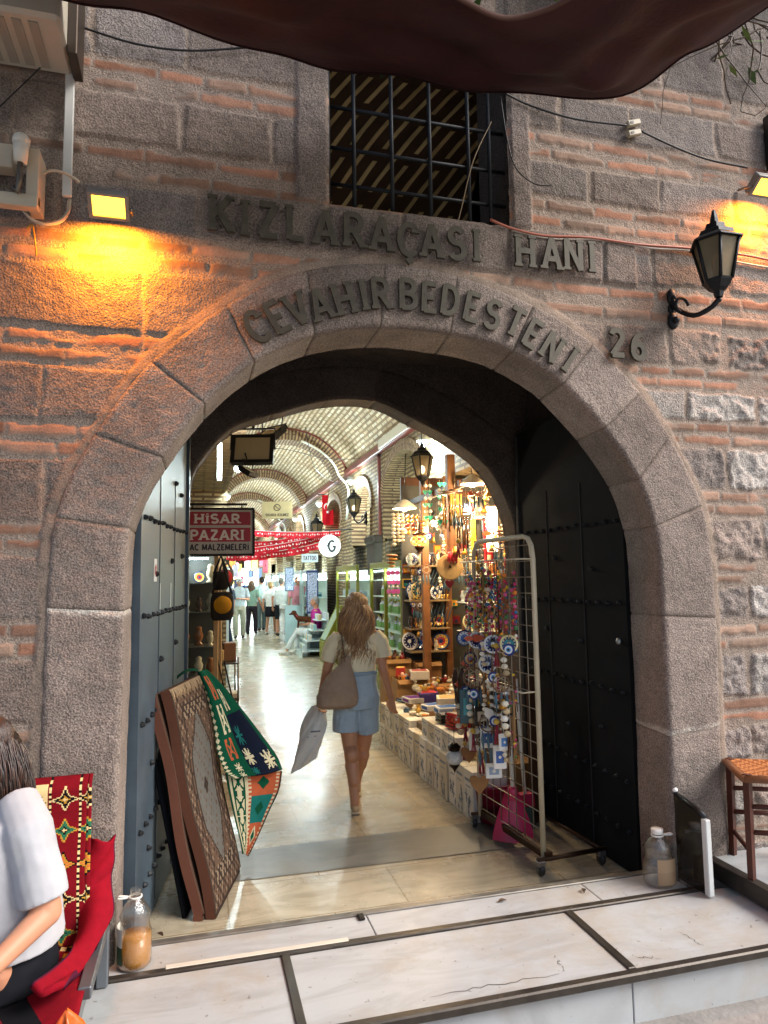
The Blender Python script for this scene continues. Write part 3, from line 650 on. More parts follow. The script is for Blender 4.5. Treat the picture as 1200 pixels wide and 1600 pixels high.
# ================= lettering from strokes
def arcp(cx, cy, rx, ry, a0, a1, n=12): return [(cx+rx*math.cos(R_(a0+(a1-a0)*i/n)), cy+ry*math.sin(R_(a0+(a1-a0)*i/n))) for i in range(n+1)]
def serif(x, y, w_=.11): return [(x-w_, y), (x+w_, y)]
GL_ = {
 'A': (.72, [[(.08, 0), (.36, 1)], [(.36, 1), (.64, 0)], [(.19, .32), (.53, .32)]], [(.08, 0), (.64, 0)]),
 'B': (.62, [[(.12, 0), (.12, 1)], [(.12, .96)]+arcp(.32, .74, .22, .22, 90, -90)+[(.12, .52)], [(.12, .52)]+arcp(.34, .28, .24, .24, 90, -90)+[(.12, .04)]], []),
 'C': (.66, [arcp(.36, .5, .28, .46, 45, 315, 20)], [(.57, .80)]), 'Ç': (.66, [arcp(.36, .5, .28, .46, 45, 315, 20), [(.36, .04), (.40, -.12), (.30, -.2)]], [(.57, .80)]),
 'D': (.68, [[(.12, 0), (.12, 1)], [(.12, .96), (.28, .96)]+arcp(.30, .5, .28, .46, 90, -90, 14)+[(.12, .04)]], []),
 'E': (.58, [[(.12, 0), (.12, 1)], [(.12, .96), (.52, .96)], [(.12, .5), (.44, .5)], [(.12, .04), (.54, .04)]], []),
 'F': (.58, [[(.12, 0), (.12, 1)], [(.12, .96), (.52, .96)], [(.12, .5), (.44, .5)]], [(.12, 0)]),
 'G': (.70, [arcp(.36, .5, .28, .46, 45, 345, 20), [(.63, .38), (.63, .46), (.42, .46)]], []),
 'H': (.72, [[(.12, 0), (.12, 1)], [(.60, 0), (.60, 1)], [(.12, .5), (.60, .5)]], [(.12, 0), (.60, 0), (.12, 1), (.60, 1)]),
 'I': (.30, [[(.15, 0), (.15, 1)]], [(.15, 0), (.15, 1)]), 'i': (.30, [[(.15, 0), (.15, .82)], [(.15, .95), (.15, 1.08)]], [(.15, 0), (.15, .82)]),
 'K': (.70, [[(.12, 0), (.12, 1)], [(.60, 1), (.14, .42)], [(.28, .58), (.62, 0)]], [(.12, 0), (.62, 0), (.12, 1), (.60, 1)]),
 'L': (.56, [[(.12, 1), (.12, 0)], [(.12, .04), (.52, .04)]], [(.12, 1)]),
 'M': (.86, [[(.10, 0), (.14, 1)], [(.14, 1), (.43, .1)], [(.43, .1), (.72, 1)], [(.72, 1), (.76, 0)]], [(.10, 0), (.76, 0)]),
 'N': (.72, [[(.12, 0), (.12, 1)], [(.12, 1), (.60, 0)], [(.60, 0), (.60, 1)]], [(.12, 0), (.60, 1)]),
 'O': (.74, [arcp(.37, .5, .29, .46, 0, 360, 28)], []),
 'P': (.60, [[(.12, 0), (.12, 1)], [(.12, .96), (.30, .96)]+arcp(.32, .71, .22, .25, 90, -90)+[(.12, .46)]], [(.12, 0)]),
 'R': (.68, [[(.12, 0), (.12, 1)], [(.12, .96), (.30, .96)]+arcp(.32, .72, .22, .24, 90, -90)+[(.12, .48)], [(.32, .48), (.60, 0)]], [(.12, 0), (.60, 0)]),
 'S': (.60, [arcp(.30, .73, .21, .23, 30, 270, 14)[:-1]+arcp(.30, .27, .22, .24, 90, -150, 16)], []),
 'T': (.64, [[(.32, 0), (.32, 1)], [(.05, .96), (.59, .96)]], [(.32, 0)]),
 'U': (.68, [[(.12, 1), (.12, .35)]+arcp(.34, .30, .22, .27, 180, 360)+[(.56, 1)]], []),
 'V': (.72, [[(.08, 1), (.36, 0)], [(.36, 0), (.64, 1)]], [(.08, 1), (.64, 1)]),
 'Y': (.68, [[(.08, 1), (.34, .48)], [(.60, 1), (.34, .48)], [(.34, .48), (.34, 0)]], []),
 'Z': (.64, [[(.08, .96), (.54, .96)], [(.54, .96), (.10, .04)], [(.10, .04), (.58, .04)]], []),
 '2': (.60, [arcp(.30, .72, .22, .24, 160, -20, 12)+[(.08, .05)], [(.08, .05), (.56, .05)]], []),
 '3': (.60, [arcp(.28, .74, .20, .22, 150, -90, 12), arcp(.28, .27, .22, .25, 90, -150, 12)], []),
 '6': (.62, [arcp(.32, .30, .22, .26, 0, 360, 20), [(.50, .92)]+arcp(.50, .36, .40, .56, 100, 180, 8)], []),
 '-': (.4, [[(.05, .5), (.35, .5)]], []), ' ': (.35, [], [])}
def ribbon(mb, pts, wd, y0, y1, c=None):
    P = [Vector((p[0], p[1])) for p in pts]; L = []; Rr = []
    closed = (P[0]-P[-1]).length < 1e-6 and len(P) > 3
    for i, p in enumerate(P):
        a_ = P[i-1] if i > 0 else (P[-2] if closed else None); b_ = P[i+1] if i < len(P)-1 else (P[1] if closed else None)
        d1 = (p-a_).normalized() if a_ is not None else None; d2 = (b_-p).normalized() if b_ is not None else None
        d = (d1+d2).normalized() if d1 is not None and d2 is not None and (d1+d2).length > .2 else (d1 if d1 is not None else d2)
        nn = Vector((-d.y, d.x)); k = 1
        if d1 is not None: k = min(1.6, 1/max(.4, nn.dot(Vector((-d1.y, d1.x)))))
        L.append(p+nn*wd/2*k); Rr.append(p-nn*wd/2*k)
    vs = [(q.x, y0, q.y) for q in L]+[(q.x, y0, q.y) for q in Rr]+[(q.x, y1, q.y) for q in L]+[(q.x, y1, q.y) for q in Rr]; n = len(P)
    fs = []
    for i in range(n-1):
        fs += [(i, i+1, n+i+1, n+i), (2*n+i, 3*n+i, 3*n+i+1, 2*n+i+1), (i, 2*n+i, 2*n+i+1, i+1), (n+i, n+i+1, 3*n+i+1, 3*n+i)]
    fs += [(0, n, 3*n, 2*n), (n-1, 3*n-1, 4*n-1, 2*n-1)]
    mb.add(vs, fs, c)
def glyph(mb, ch, h, wd, y0, y1, x=0, z=0, sx=1, c=None, ser=True):
    w_, st, se = GL_[ch]; k = 0
    for s_ in st: ribbon(mb, [(x+p[0]*h*sx, z+p[1]*h) for p in s_], wd, y0-k*.0004, y1, c); k += 1
    if ser:
        for p in se:
            dz = .035 if p[1] < .5 else -.035; ribbon(mb, [(x+(p[0]-.13)*h*sx, z+(p[1]+dz)*h), (x+(p[0]+.13)*h*sx, z+(p[1]+dz)*h)], wd*.5, y0-k*.0004-.0003, y1, c); k += .3
    return w_*h*sx
def word(mb, s_, h, wd, y0, y1, cx, z, sx=1, c=None, ser=True, gap=.06, width=None):
    if width:
        tot = sum(GL_[q][0] for q in s_)+gap*(len(s_)-1); sx = width/(tot*h)
    tot = sum(GL_[q][0]*h*sx for q in s_)+gap*h*sx*(len(s_)-1); x = cx-tot/2
    for q in s_: x += glyph(mb, q, h, wd, y0, y1, x, z, sx, c, ser)+gap*h*sx
BRONZE = mat('weathered_bronze', H('#4c483d'), .6, metal=.2, var=.35, vs=25, bump=.3, bs=120)
def letters(name, label, lst, y0, y1, h, wd):
    t = thing(name, label, 'lettering')
    for ch, (px, _, pz), rot in lst:
        w_ = GL_[ch][0]*h; mb = MB(); glyph(mb, ch, h, wd, y0, y1, -w_/2, -h/2); mb.tube([(0, y1, -h*.3), (0, y1+.03, -h*.3)], .004, 5)
        o = mb.build('letter', BRONZE, t); o.location = (px, 0, pz); o.rotation_euler = (0, -rot, 0)
R1 = [('K', (-1.003, -0.05, 3.396), 0), ('I', (-0.892, -0.05, 3.388), 0), ('Z', (-0.785, -0.05, 3.389), 0), ('L', (-0.658, -0.05, 3.392), 0), ('A', (-0.512, -0.05, 3.387), 0), ('R', (-0.37, -0.05, 3.391), 0), ('A', (-0.231, -0.05, 3.388), 0),
 ('Ç', (-0.096, -0.05, 3.374), 0), ('A', (0.029, -0.05, 3.382), 0), ('S', (0.163, -0.05, 3.384), 0), ('I', (0.271, -0.05, 3.386), 0), ('H', (0.544, -0.05, 3.386), 0), ('A', (0.696, -0.05, 3.389), 0), ('N', (0.825, -0.05, 3.396), 0), ('I', (0.936, -0.05, 3.398), 0)]
letters('bronze_lettering', 'row of dark bronze letters on the lintel under the barred window', R1, -.06, -.042, .168, .029)
R2 = [('C', (-0.837, -0.045, 2.869)), ('E', (-0.745, -0.045, 2.923)), ('V', (-0.649, -0.045, 2.971)), ('A', (-0.539, -0.045, 3.003)), ('H', (-0.423, -0.045, 3.042)), ('I', (-0.325, -0.045, 3.071)), ('R', (-0.238, -0.045, 3.086)), ('B', (-0.103, -0.045, 3.095)), ('E', (0.01, -0.045, 3.089)),
 ('D', (0.122, -0.045, 3.083)), ('E', (0.239, -0.045, 3.06)), ('S', (0.354, -0.045, 3.03)), ('T', (0.477, -0.045, 3)), ('E', (0.573, -0.045, 2.946)), ('N', (0.681, -0.045, 2.882)), ('I', (0.786, -0.045, 2.824))]
rr = [35, 31, 27, 22, 17, 11, 5, 0, -3, -8, -13, -18, -24, -29, -33, -36]
letters('bronze_lettering', 'curved row of dark bronze letters on the arch stones', [(a_, b_, R_(r)) for (a_, b_), r in zip(R2, rr)], -.055, -.038, .152, .027)
letters('house_number', 'dark bronze number 26 right of the arch', [('2', (1.064, -0.05, 2.933), 0), ('6', (1.193, -0.05, 2.925), 0)], -.06, -.04, .15, .03)
mb = MB(H('#6f2f2b'))
for ch, p in (('3', (-1.447, -0.03, 1.257)), ('2', (-1.458, -0.03, 1.178)), ('3', (-1.467, -0.03, 1.1))): glyph(mb, ch, .058, .011, -.0225, -.0215, p[0]-.02, p[2]-.03, ser=False)
mb.build('painted_number', mat('faded_red_paint', H('#8a3d36'), .9, alpha=.55), WALL)

# ================= barred window with a brick vault behind
def brick_uv(name, c1, c2, mo, bw, rh, ms=.012, bump=.5, rough=.85, var=.3):
    m = bpy.data.materials.new(name); m.use_nodes = True; nt = m.node_tree; b = nt.nodes['Principled BSDF']; L = nt.links.new
    uv = node(nt, 'ShaderNodeUVMap'); bt = node(nt, 'ShaderNodeTexBrick'); bt.inputs['Scale'].default_value = 1
    nz = node(nt, 'ShaderNodeTexNoise'); nz.inputs['Scale'].default_value = 3.5; nz.inputs['Detail'].default_value = 3; L(uv.outputs[0], nz.inputs['Vector'])
    vm = node(nt, 'ShaderNodeVectorMath', operation='MULTIPLY_ADD'); vm.inputs[1].default_value = (.025, .025, 0); L(nz.outputs[1], vm.inputs[0]); L(uv.outputs[0], vm.inputs[2]); L(vm.outputs[0], bt.inputs['Vector'])
    bt.inputs['Brick Width'].default_value = bw; bt.inputs['Row Height'].default_value = rh; bt.inputs['Mortar Size'].default_value = ms; bt.inputs['Mortar Smooth'].default_value = .15
    bt.inputs['Color1'].default_value = (*c1, 1); bt.inputs['Color2'].default_value = (*c2, 1); bt.inputs['Mortar'].default_value = (*mo, 1)
    n2 = node(nt, 'ShaderNodeTexNoise'); n2.inputs['Scale'].default_value = 6; n2.inputs['Detail'].default_value = 5; L(uv.outputs[0], n2.inputs['Vector'])
    mr = node(nt, 'ShaderNodeMapRange'); mr.inputs['From Min'].default_value = .3; mr.inputs['From Max'].default_value = .7; mr.inputs['To Min'].default_value = 1-var; mr.inputs['To Max'].default_value = 1+var; L(n2.outputs[0], mr.inputs['Value'])
    hs = node(nt, 'ShaderNodeHueSaturation'); L(bt.outputs[0], hs.inputs['Color']); L(mr.outputs[0], hs.inputs['Value']); L(hs.outputs[0], b.inputs['Base Color'])
    b.inputs['Roughness'].default_value = rough
    bp = node(nt, 'ShaderNodeBump'); bp.inputs['Strength'].default_value = bump; bp.inputs['Distance'].default_value = -.015; L(bt.outputs[1], bp.inputs['Height']); L(bp.outputs[0], b.inputs['Normal'])
    return m
VAULTB = brick_uv('vault_brick', H('#c2aa88'), H('#e6dcc4'), H('#8f7658'), .30, .085, .022, var=.25)
RIBB = brick_uv('rib_brick', H('#8d7355'), H('#a98d6a'), H('#5b4330'), .6, .075, .02)
WALLB = brick_uv('side_wall_brick', H('#8f7a58'), H('#b29c74'), H('#64523a'), .30, .07, .02)
WINB = brick_uv('window_vault_brick', H('#d2b078'), H('#e2c88e'), H('#4b3420'), .50, .11, .042, var=.3)
WN = thing('window_grille', 'dark iron grille in the square opening above the lintel', 'window grille', (0, 0, 0))
Y = .06
def pipe(p, q, r, m_=IRON, nm='bar'):
    mb = MB(); mb.tube([p, q], r, 8); return mb.build(nm, m_, WN)
for px_ in (553, 612, 672, 732, 762): 
    X_ = {553: (-0.34, 0.06, 3.827), 612: (-0.139, 0.06, 3.857), 672: (0.07, 0.06, 3.853), 732: (0.288, 0.06, 3.885), 762: (0.41, 0.06, 3.903)}[px_][0]
    pipe((X_, Y, 3.50), (X_, Y, 4.60), .0115)
for p in ((-0.48, 0.06, 4.105), (-0.482, 0.06, 3.884), (-0.484, 0.06, 3.69)):
    pipe((-.50, Y+.012, p[2]), (.50, Y+.012, p[2]+.0), .010)
pipe((-.478, Y, 3.5), (-.478, Y, 4.6), .016)
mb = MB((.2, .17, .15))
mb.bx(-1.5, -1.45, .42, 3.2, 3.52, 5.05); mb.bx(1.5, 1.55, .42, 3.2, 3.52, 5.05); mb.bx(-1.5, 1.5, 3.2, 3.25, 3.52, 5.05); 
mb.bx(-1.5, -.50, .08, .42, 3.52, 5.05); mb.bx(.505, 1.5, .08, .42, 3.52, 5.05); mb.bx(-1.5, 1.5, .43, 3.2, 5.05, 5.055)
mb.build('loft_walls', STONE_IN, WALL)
mb = MB(H('#cfc4ae')); mb.bx(-1.5, 1.5, .06, 3.2, 3.50, 3.52); mb.build('loft_bounce_floor', PAINT, WALL)  # unseen floor made pale to bounce skylight from the slot onto the vault
mb = MB()
def sl(u, v):   # brick slope seen through the grille
    return (-1.45+2.3*u, .42+1.6*v**1.0, 5.04-1.4*(1-math.cos(math.pi*.5*v)))
mb.grid(sl, 12, 14, uv=lambda u, v: ((2.0*v)+.0, 2.2*u+1.3*v)); mb.build('loft_vault', WINB, WALL)
# ================= awning, foliage
AWN = mat('maroon_tarpaulin', H('#341819'), .72, var=.35, vs=3.5, bump=.5, bs=30, dist=.006, spec=.35)
edge = [(-2.013, -0.35, 4.097), (-1.616, -0.35, 4.08), (-1.292, -0.35, 4.072), (-0.863, -0.3, 4.048), (-0.537, -0.25, 4.063), (-0.124, -0.22, 4.105), (0.286, -0.2, 4.123), (0.688, -0.25, 4.141), (0.982, -0.3, 4.143), (1.214, -0.42, 4.278), (1.384, -0.5, 4.366), (1.739, -0.6, 4.587)]
back = [(-1.692, -1.4, 3.724), (-1.417, -1.5, 3.634), (-1.215, -1.55, 3.564), (-0.966, -1.6, 3.526), (-0.786, -1.6, 3.485), (-0.45, -1.25, 3.654), (-0.225, -1.1, 3.732), (-0.006, -1, 3.785), (0.158, -1.02, 3.834), (0.261, -1.1, 3.859), (0.433, -1.3, 3.886), (0.784, -1.5, 3.872)]
def cat3(P, t):
    n = len(P)-1; x = min(t*n, n-1e-6); i = int(x); f = x-i
    g = lambda k: np.array(P[max(0, min(n, k))])
    p0, p1, p2, p3 = g(i-1), g(i), g(i+1), g(i+2)
    return .5*((2*p1)+(-p0+p2)*f+(2*p0-5*p1+4*p2-p3)*f*f+(-p0+3*p1-3*p2+p3)*f**3)
def awn(u, v):
    a_ = cat3(edge, u); b_ = cat3(back, u); p = a_*(1-v)+b_*v
    sag = math.sin(v*math.pi)*(.05+.03*math.sin(u*9))
    wr = .010*math.sin(u*46+v*7)*(1-v)**1.5+.022*math.sin(u*17+v*11+1)*math.sin(v*math.pi)+.018*math.sin((u*24-v*19))*math.sin(v*3.1)
    return (p[0], p[1], p[2]-sag+wr)
mb = MB(); mb.grid(awn, 150, 40); AW = single('awning', mb, AWN, 'sagging dark maroon tarpaulin awning over the gateway', 'awning')
mb = MB(); mb.grid(lambda u, v: (-5+6.2*u, -1.7-2.6*v, 4.75+.15*math.sin(u*9)), 30, 10); mb.build('unseen_shade_sheet', AWN, AW)  # unseen sheet added behind the awning to block sky and darken the wall
mb = MB(H('#241313')); mb.tube([tuple(np.array(awn(u/60, 0))) for u in range(61)], .008, 6); mb.build('hem', CLOTH, AW)
for q_ in ():
    mb = MB(H('#241012')); mb.tube([tuple(np.array(awn(q_, v/40))+np.array([0, -.004, -.004])) for v in range(41)], (.012, .004), 6); mb.build('seam', CLOTH, AW)
mb = MB(H('#57403a')); mb.tube([tuple(np.array(awn(.45+u/60*.5, 1))) for u in range(61)], .010, 6); mb.build('hem', CLOTH, AW)
LEAF = mat('dark_leaves', None, .5, var=.3, vs=20, bump=0)
def vine(name, label, c, rad, nb, nl, seed, s=.06):
    r = random.Random(seed); t = thing(name, label, 'climbing plant', c)
    mb = MB(H('#4a3a2a')); ml = MB()
    for b_ in range(nb):
        p = Vector((r.uniform(-1, 1)*rad[0], r.uniform(-1, 1)*rad[1], rad[2]*.6)); pts = [p.copy()]; d = Vector((r.uniform(-1, 1), r.uniform(-.4, .4), r.uniform(-.8, -.1)))
        for k in range(9):
            d += Vector((r.uniform(-.5, .5), r.uniform(-.3, .3), r.uniform(-.35, .3))); p = p+d.normalized()*.09; pts.append(p.copy())
        mb.tube(pts, [.006*(1-i/12) for i in range(10)], 5)
        for q in range(nl):
            c_ = pts[r.randint(0, 9)]+Vector((r.gauss(0, .06), r.gauss(0, .05), r.gauss(0, .05))); a1 = r.uniform(0, 6.28); L_ = s*r.uniform(.6, 1.3)
            e1 = Vector((math.cos(a1), math.sin(a1), r.uniform(-.6, .6)))*L_; e2 = e1.cross(Vector((r.uniform(-1, 1), r.uniform(-1, 1), 1))).normalized()*L_*.38
            g_ = lerp(H('#2f4a24'), H('#6f8b45'), r.random()**2)
            ml.add([tuple(c_-e1), tuple(c_+e2), tuple(c_+e1), tuple(c_-e2)], [(0, 1, 2, 3)], g_)
    mb.build('stems', WOOD, t); ml.build('leaves', LEAF, t); return t
vine('climbing_plant', 'dark leafy vine seen over the dip in the awning edge', (.38, -.35, 4.95), (.7, .25, .35), 26, 40, 3)
vine('climbing_plant', 'thin bare vine twigs with few leaves beyond the awning corner', (1.85, -.15, 4.75), (.35, .08, .25), 22, 2, 8, .05)

# ================= vaulted hall
HALL = thing('vaulted_hall', 'long brick vaulted bazaar hall with ribs seen through the gateway', 'hall')
VX, VW, VZ, VR = .62, 1.28, 3.86, 1.36
TH = math.asin(VW/VR); CZ = VZ+.9-VR
def vp(t, y, r=VR): return (VX+r*math.sin(t), y, CZ+r*math.cos(t))
mb = MB(); mb.grid(lambda u, v: vp(-TH+2*TH*u, 1.99+42*v), 28, 60, uv=lambda u, v: (42*v, 2*TH*VR*u)); mb.build('vault', VAULTB, HALL)
REDP = mat('red_oxide_paint', H('#6e2d22'), .5, var=.3, vs=12, bump=.2)
for ry in (5.5, 10.9, 16.2, 21.5, 26.8, 32.1):
    mb = MB(); w_ = .27; ri = VR-.24
    mb.grid(lambda u, v: vp(-TH*1.02+2.04*TH*u, ry-w_, ri+.25*v), 44, 1, uv=lambda u, v: (v*.5+.05, 2*TH*VR*u), smooth=False)
    mb.grid(lambda u, v: vp(TH*1.02-2.04*TH*u, ry-w_+2*w_*v, ri), 44, 1, uv=lambda u, v: (v*.6, 2*TH*VR*u))
    mb.grid(lambda u, v: vp(TH*1.02-2.04*TH*u, ry+w_, ri+.25*v), 44, 1, uv=lambda u, v: (v*.5+.05, 2*TH*VR*u), smooth=False)
    mb.build('rib', RIBB, HALL)
    mb = MB(); mb.tube([vp(-TH+2*TH*i/30, ry-w_-.01, VR-.015) for i in range(31)], (.03, .018), 6); mb.build('rib_edge', REDP, HALL)
mb = MB(); mb.bx(1.80, 1.98, 2.0, 43, 3.80, 3.92, b=.01); mb.bx(-.75, -.60, 2.0, 43, 3.80, 3.92, b=.01); mb.build('cornice', REDP, HALL)
def bay(y0, y1, zs, zc, x=1.9, sg=1, z0=2.35):
    """a blind arch in the side wall: ring, recessed brick filling, spandrels"""
    cy, hw = (y0+y1)/2, (y1-y0)/2; rise = zc-zs
    pt_ = lambda t, k=1.0: (cy-math.cos(math.pi*t)*hw*k, zs+(rise+(k-1)*hw)*math.sin(math.pi*t)**.85)
    mb = MB(); N = 24
    mb.grid(lambda u, v: (x, pt_(u)[0], pt_(u)[1]+(VZ-pt_(u)[1])*v), N, 6, uv=lambda u, v: (pt_(u)[0], pt_(u)[1]+(VZ-pt_(u)[1])*v), smooth=False)
    mb.grid(lambda u, v: (x+sg*.28, y0+(y1-y0)*u, z0+(zc-z0)*v), 2, 2, uv=lambda u, v: ((y1-y0)*u, (zc-z0)*v), smooth=False)
    mb.build('bay_brick', WALLB, HALL)
    mb = MB()
    mb.grid(lambda u, v: (x-sg*.03, *pt_(u, 1-.0+.17*v)), N*2, 1, uv=lambda u, v: (v*.5+.04, u*math.pi*hw*1.1), smooth=False)
    mb.grid(lambda u, v: (x-sg*.03+sg*.32*v, *pt_(u)), N*2, 1, uv=lambda u, v: (v*.55, u*math.pi*hw*1.1))
    mb.grid(lambda u, v: (x-sg*.03*(1-v), *pt_(u, 1.17)), N*2, 1, uv=lambda u, v: (v*.05, u*3), smooth=False)
    for yy in (y0, y1): mb.grid(lambda u, v: (x-sg*.03+sg*.32*u, yy, z0+(zs-z0)*v), 1, 1, uv=lambda u, v: (u*.3, (zs-z0)*v), smooth=False)
    mb.build('bay_arch', RIBB, HALL)
bays = [(5.75, 7.85), (8.75, 10.3), (11.4, 13.2), (13.9, 15.6), (16.8, 18.6), (19.2, 21), (22.1, 24), (24.6, 26.3)]
for i, (a_, b_) in enumerate(bays): bay(a_, b_, 2.95, 3.62 if b_-a_ > 1.9 else 3.5)
mb = MB(); prev = 5.3
for a_, b_ in bays+[(43, 43)]:
    q0, q1 = prev, a_
    mb.grid(lambda u, v: (1.9, q0+(q1-q0)*u, 0+(VZ)*v), 2, 2, uv=lambda u, v: (q0+(q1-q0)*u, VZ*v), smooth=False); prev = b_
mb.grid(lambda u, v: (2.18, 5.3+38*u, 2.4*v), 2, 2, uv=lambda u, v: (38*u, 2.4*v), smooth=False)
mb.grid(lambda u, v: (-.66, 43-35.2*u, VZ*v), 2, 2, uv=lambda u, v: (35.2*u, VZ*v), smooth=False)
mb.grid(lambda u, v: (-.66, 7.8-5.8*u, 3.1+.8*v), 2, 2, uv=lambda u, v: (5.8*u, .8*v), smooth=False)
mb.grid(lambda u, v: (-1.75, 7.8-5.8*u, 3.1*v), 2, 2, uv=lambda u, v: (5.8*u, 3.1*v), smooth=False)
mb.grid(lambda u, v: (-1.75+1.09*u, 7.8, 3.1*v), 2, 2, uv=lambda u, v: (1.1*u, 3.1*v), smooth=False)
mb.grid(lambda u, v: (-1.75+1.09*u, 2+5.8*v, 3.1), 2, 2, uv=lambda u, v: (1.1*u, 5.8*v), smooth=False)
mb.grid(lambda u, v: (-.8+2.8*u, 43.5, 5*v), 2, 2, uv=lambda u, v: (2.8*u, 5*v), smooth=False)
# upper wall over the souvenir stall and its alcove
mb.grid(lambda u, v: (1.9, 2+3.3*u, 2.95+.95*v), 2, 2, uv=lambda u, v: (3.3*u, .95*v), smooth=False)
mb.grid(lambda u, v: (2.9, 2+3.4*u, 3*v), 2, 2, uv=lambda u, v: (3.4*u, 3*v), smooth=False)
mb.grid(lambda u, v: (1.9+u, 5.35, 3*v), 2, 2, uv=lambda u, v: (u, 3*v), smooth=False)
mb.grid(lambda u, v: (1.9+u, 2+3.4*v, 2.95), 2, 2, uv=lambda u, v: (u, 3*v), smooth=False)
mb.build('side_walls', WALLB, HALL)
# pier with a worn stone corbel
mb = MB((.16, .13, .11)); mb.bx(1.72, 1.95, 7.98, 8.6, 2.28, 2.42, b=.03); mb.prism([(7.98, 2.28), (8.6, 2.28), (8.5, 1.75), (8.08, 1.75)], 1.76, 1.95, axis='X'); mb.bx(1.8, 1.95, 8.1, 8.5, 0, 1.75, b=.02); mb.build('corbel', STONE_IN, HALL)
mb = MB(); mb.bx(1.84, 1.89, 8.0, 8.07, 2.42, 3.85, b=.005); mb.bx(1.84, 1.89, 8.0, 8.07, 3.75, 3.8); mb.build('red_pipe', REDP, HALL)
mb = MB(H('#d9d3c4')); mb.box(1.80, 6.9, 3.90, .05, 1.7, .16, b=.01); mb.build('white_duct', PLASTIC, HALL)
# ---------- cables in the hall
def cable(name, label, pts, r=.006, c='#1b1a1a', n=24, m_=None, par=None, cat='cable'):
    P = [tuple(cat3(pts, i/n)) for i in range(n+1)] if len(pts) > 2 else pts
    mb = MB(H(c)); mb.tube(P, r, 6)
    if par: return mb.build(name, m_ or PLASTIC, par)
    return single(name, mb, m_ or PLASTIC, label, cat)
for y_ in (10.4, 20.9):
    cable('white_cable', None, [vp(TH*(.2+.8*i/6), y_+.05*math.sin(i), VR-.27) for i in range(7)]+[(1.84, y_, 3.5), (1.86, y_+.3, 2.9)], .022, '#d8d4c6', par=HALL)
cable('hall_cable', 'thin dark cable slung across the brick vault', [(-.5, 8.7, 3.9), (.3, 8.8, 3.98), (1.1, 8.9, 3.85), (1.82, 9.2, 3.92)], .006)
cable('hall_cable', 'thin dark cable drooping towards the red cornice', [(.5, 7.3, 4.05), (.8, 8.3, 3.6), (1.4, 10, 3.62), (1.85, 11.2, 3.7)], .006)
# ---------- lights of the hall
COOL = (.78, .97, 1.0); WARM = (1, .74, .42)
G_COOL = glow('cool_lamp_glow', (.8, .98, 1), 14); G_WARM = glow('warm_lamp_glow', (1, .72, .38), 12); G_PANEL = glow('shop_light_panel', (.78, .98, 1), 4.5)
def plight(name, loc, e, c, r=.06, par=None, kind='POINT', rot=None, size=None, angle=None):
    d = bpy.data.lights.new(name, kind); d.energy = e; d.color = c
    if kind == 'POINT': d.shadow_soft_size = r
    if kind == 'SPOT': d.shadow_soft_size = r; d.spot_size = R_(angle or 100); d.spot_blend = .8
    if kind == 'AREA': d.shape = 'RECTANGLE'; d.size, d.size_y = size
    o = bpy.data.objects.new(name, d); col.objects.link(o); o.location = loc
    if rot: o.rotation_euler = rot
    if par: o.parent = par
    return o
def floodlamp(loc, rz, label, tilt=0.6, e=0, c=COOL, s=1, body='#20211f', lens=None, grp=None):
    t = thing('floodlight', label, 'floodlight', loc, rz, grp)
    mb = MB(H(body)); mb.at(0, 0, 0, rx=-tilt)
    mb.prism([(-.16*s, -.12*s), (.16*s, -.12*s), (.16*s, .12*s), (-.16*s, .12*s)], -.02*s, .03*s); 
    for i in range(9): mb.bx((-.13+.032*i)*s, (-.124+.032*i)*s, .03*s, .06*s, -.11*s, .11*s)
    mb.bx(-.165*s, .165*s, -.028*s, -.018*s, .10*s, .125*s); mb.bx(-.165*s, .165*s, -.028*s, -.018*s, -.125*s, -.10*s); mb.bx(-.165*s, -.135*s, -.0281*s, -.018*s, -.10*s, .10*s); mb.bx(.135*s, .165*s, -.0281*s, -.018*s, -.10*s, .10*s)
    mb.build('housing', IRON, t)
    mb = MB(H('#b9ab86')); mb.at(0, 0, 0, rx=-tilt); mb.grid(lambda u, v: ((-.133+.266*u)*s, (-.023-.012*(1-abs(2*u-1))*(1-abs(2*v-1)))*s, (-.098+.196*v)*s), 8, 8, smooth=False); mb.build('lens', lens or PLASTIC, t)
    mb = MB(H('#1a1a1a')); mb.at(); mb.tube([(-.17*s, 0, 0), (-.17*s, .02*s, .17*s), (.17*s, .02*s, .17*s), (.17*s, 0, 0)], .008*s, 6); mb.tube([(0, .02*s, .17*s), (0, .03, .30*s)], .012*s, 6); mb.build('bracket', IRON, t)
    if e: plight('floodlight_beam', (0, -.08*s, -.06*s), e, c, .05, t)
    return t
floodlamp((-0.666, 2.45, 2.757), R_(-14), 'dark square floodlight facing the camera just inside the gateway', .35, s=1.05)
t = floodlamp((-0.49, 2.7, 2.959), R_(-55), 'dark floodlight turned sideways above the larger square one', .9, s=.75)
t = floodlamp((-0.705, 2.4, 2.574), R_(60), 'small black floodlight tilted below the square one', 1.0, s=.5)
LF = [(1.72, 5.2, 3.45), (-.52, 7.4, 3.4), (1.72, 9.6, 3.55), (1.72, 13.2, 3.5), (-.5, 12, 3.5), (1.72, 17.5, 3.5), (-.5, 19, 3.5), (1.72, 24, 3.5), (.6, 29, 3.6)]  # hall light spread over fixtures; the left front one is added for the vault
proto = None
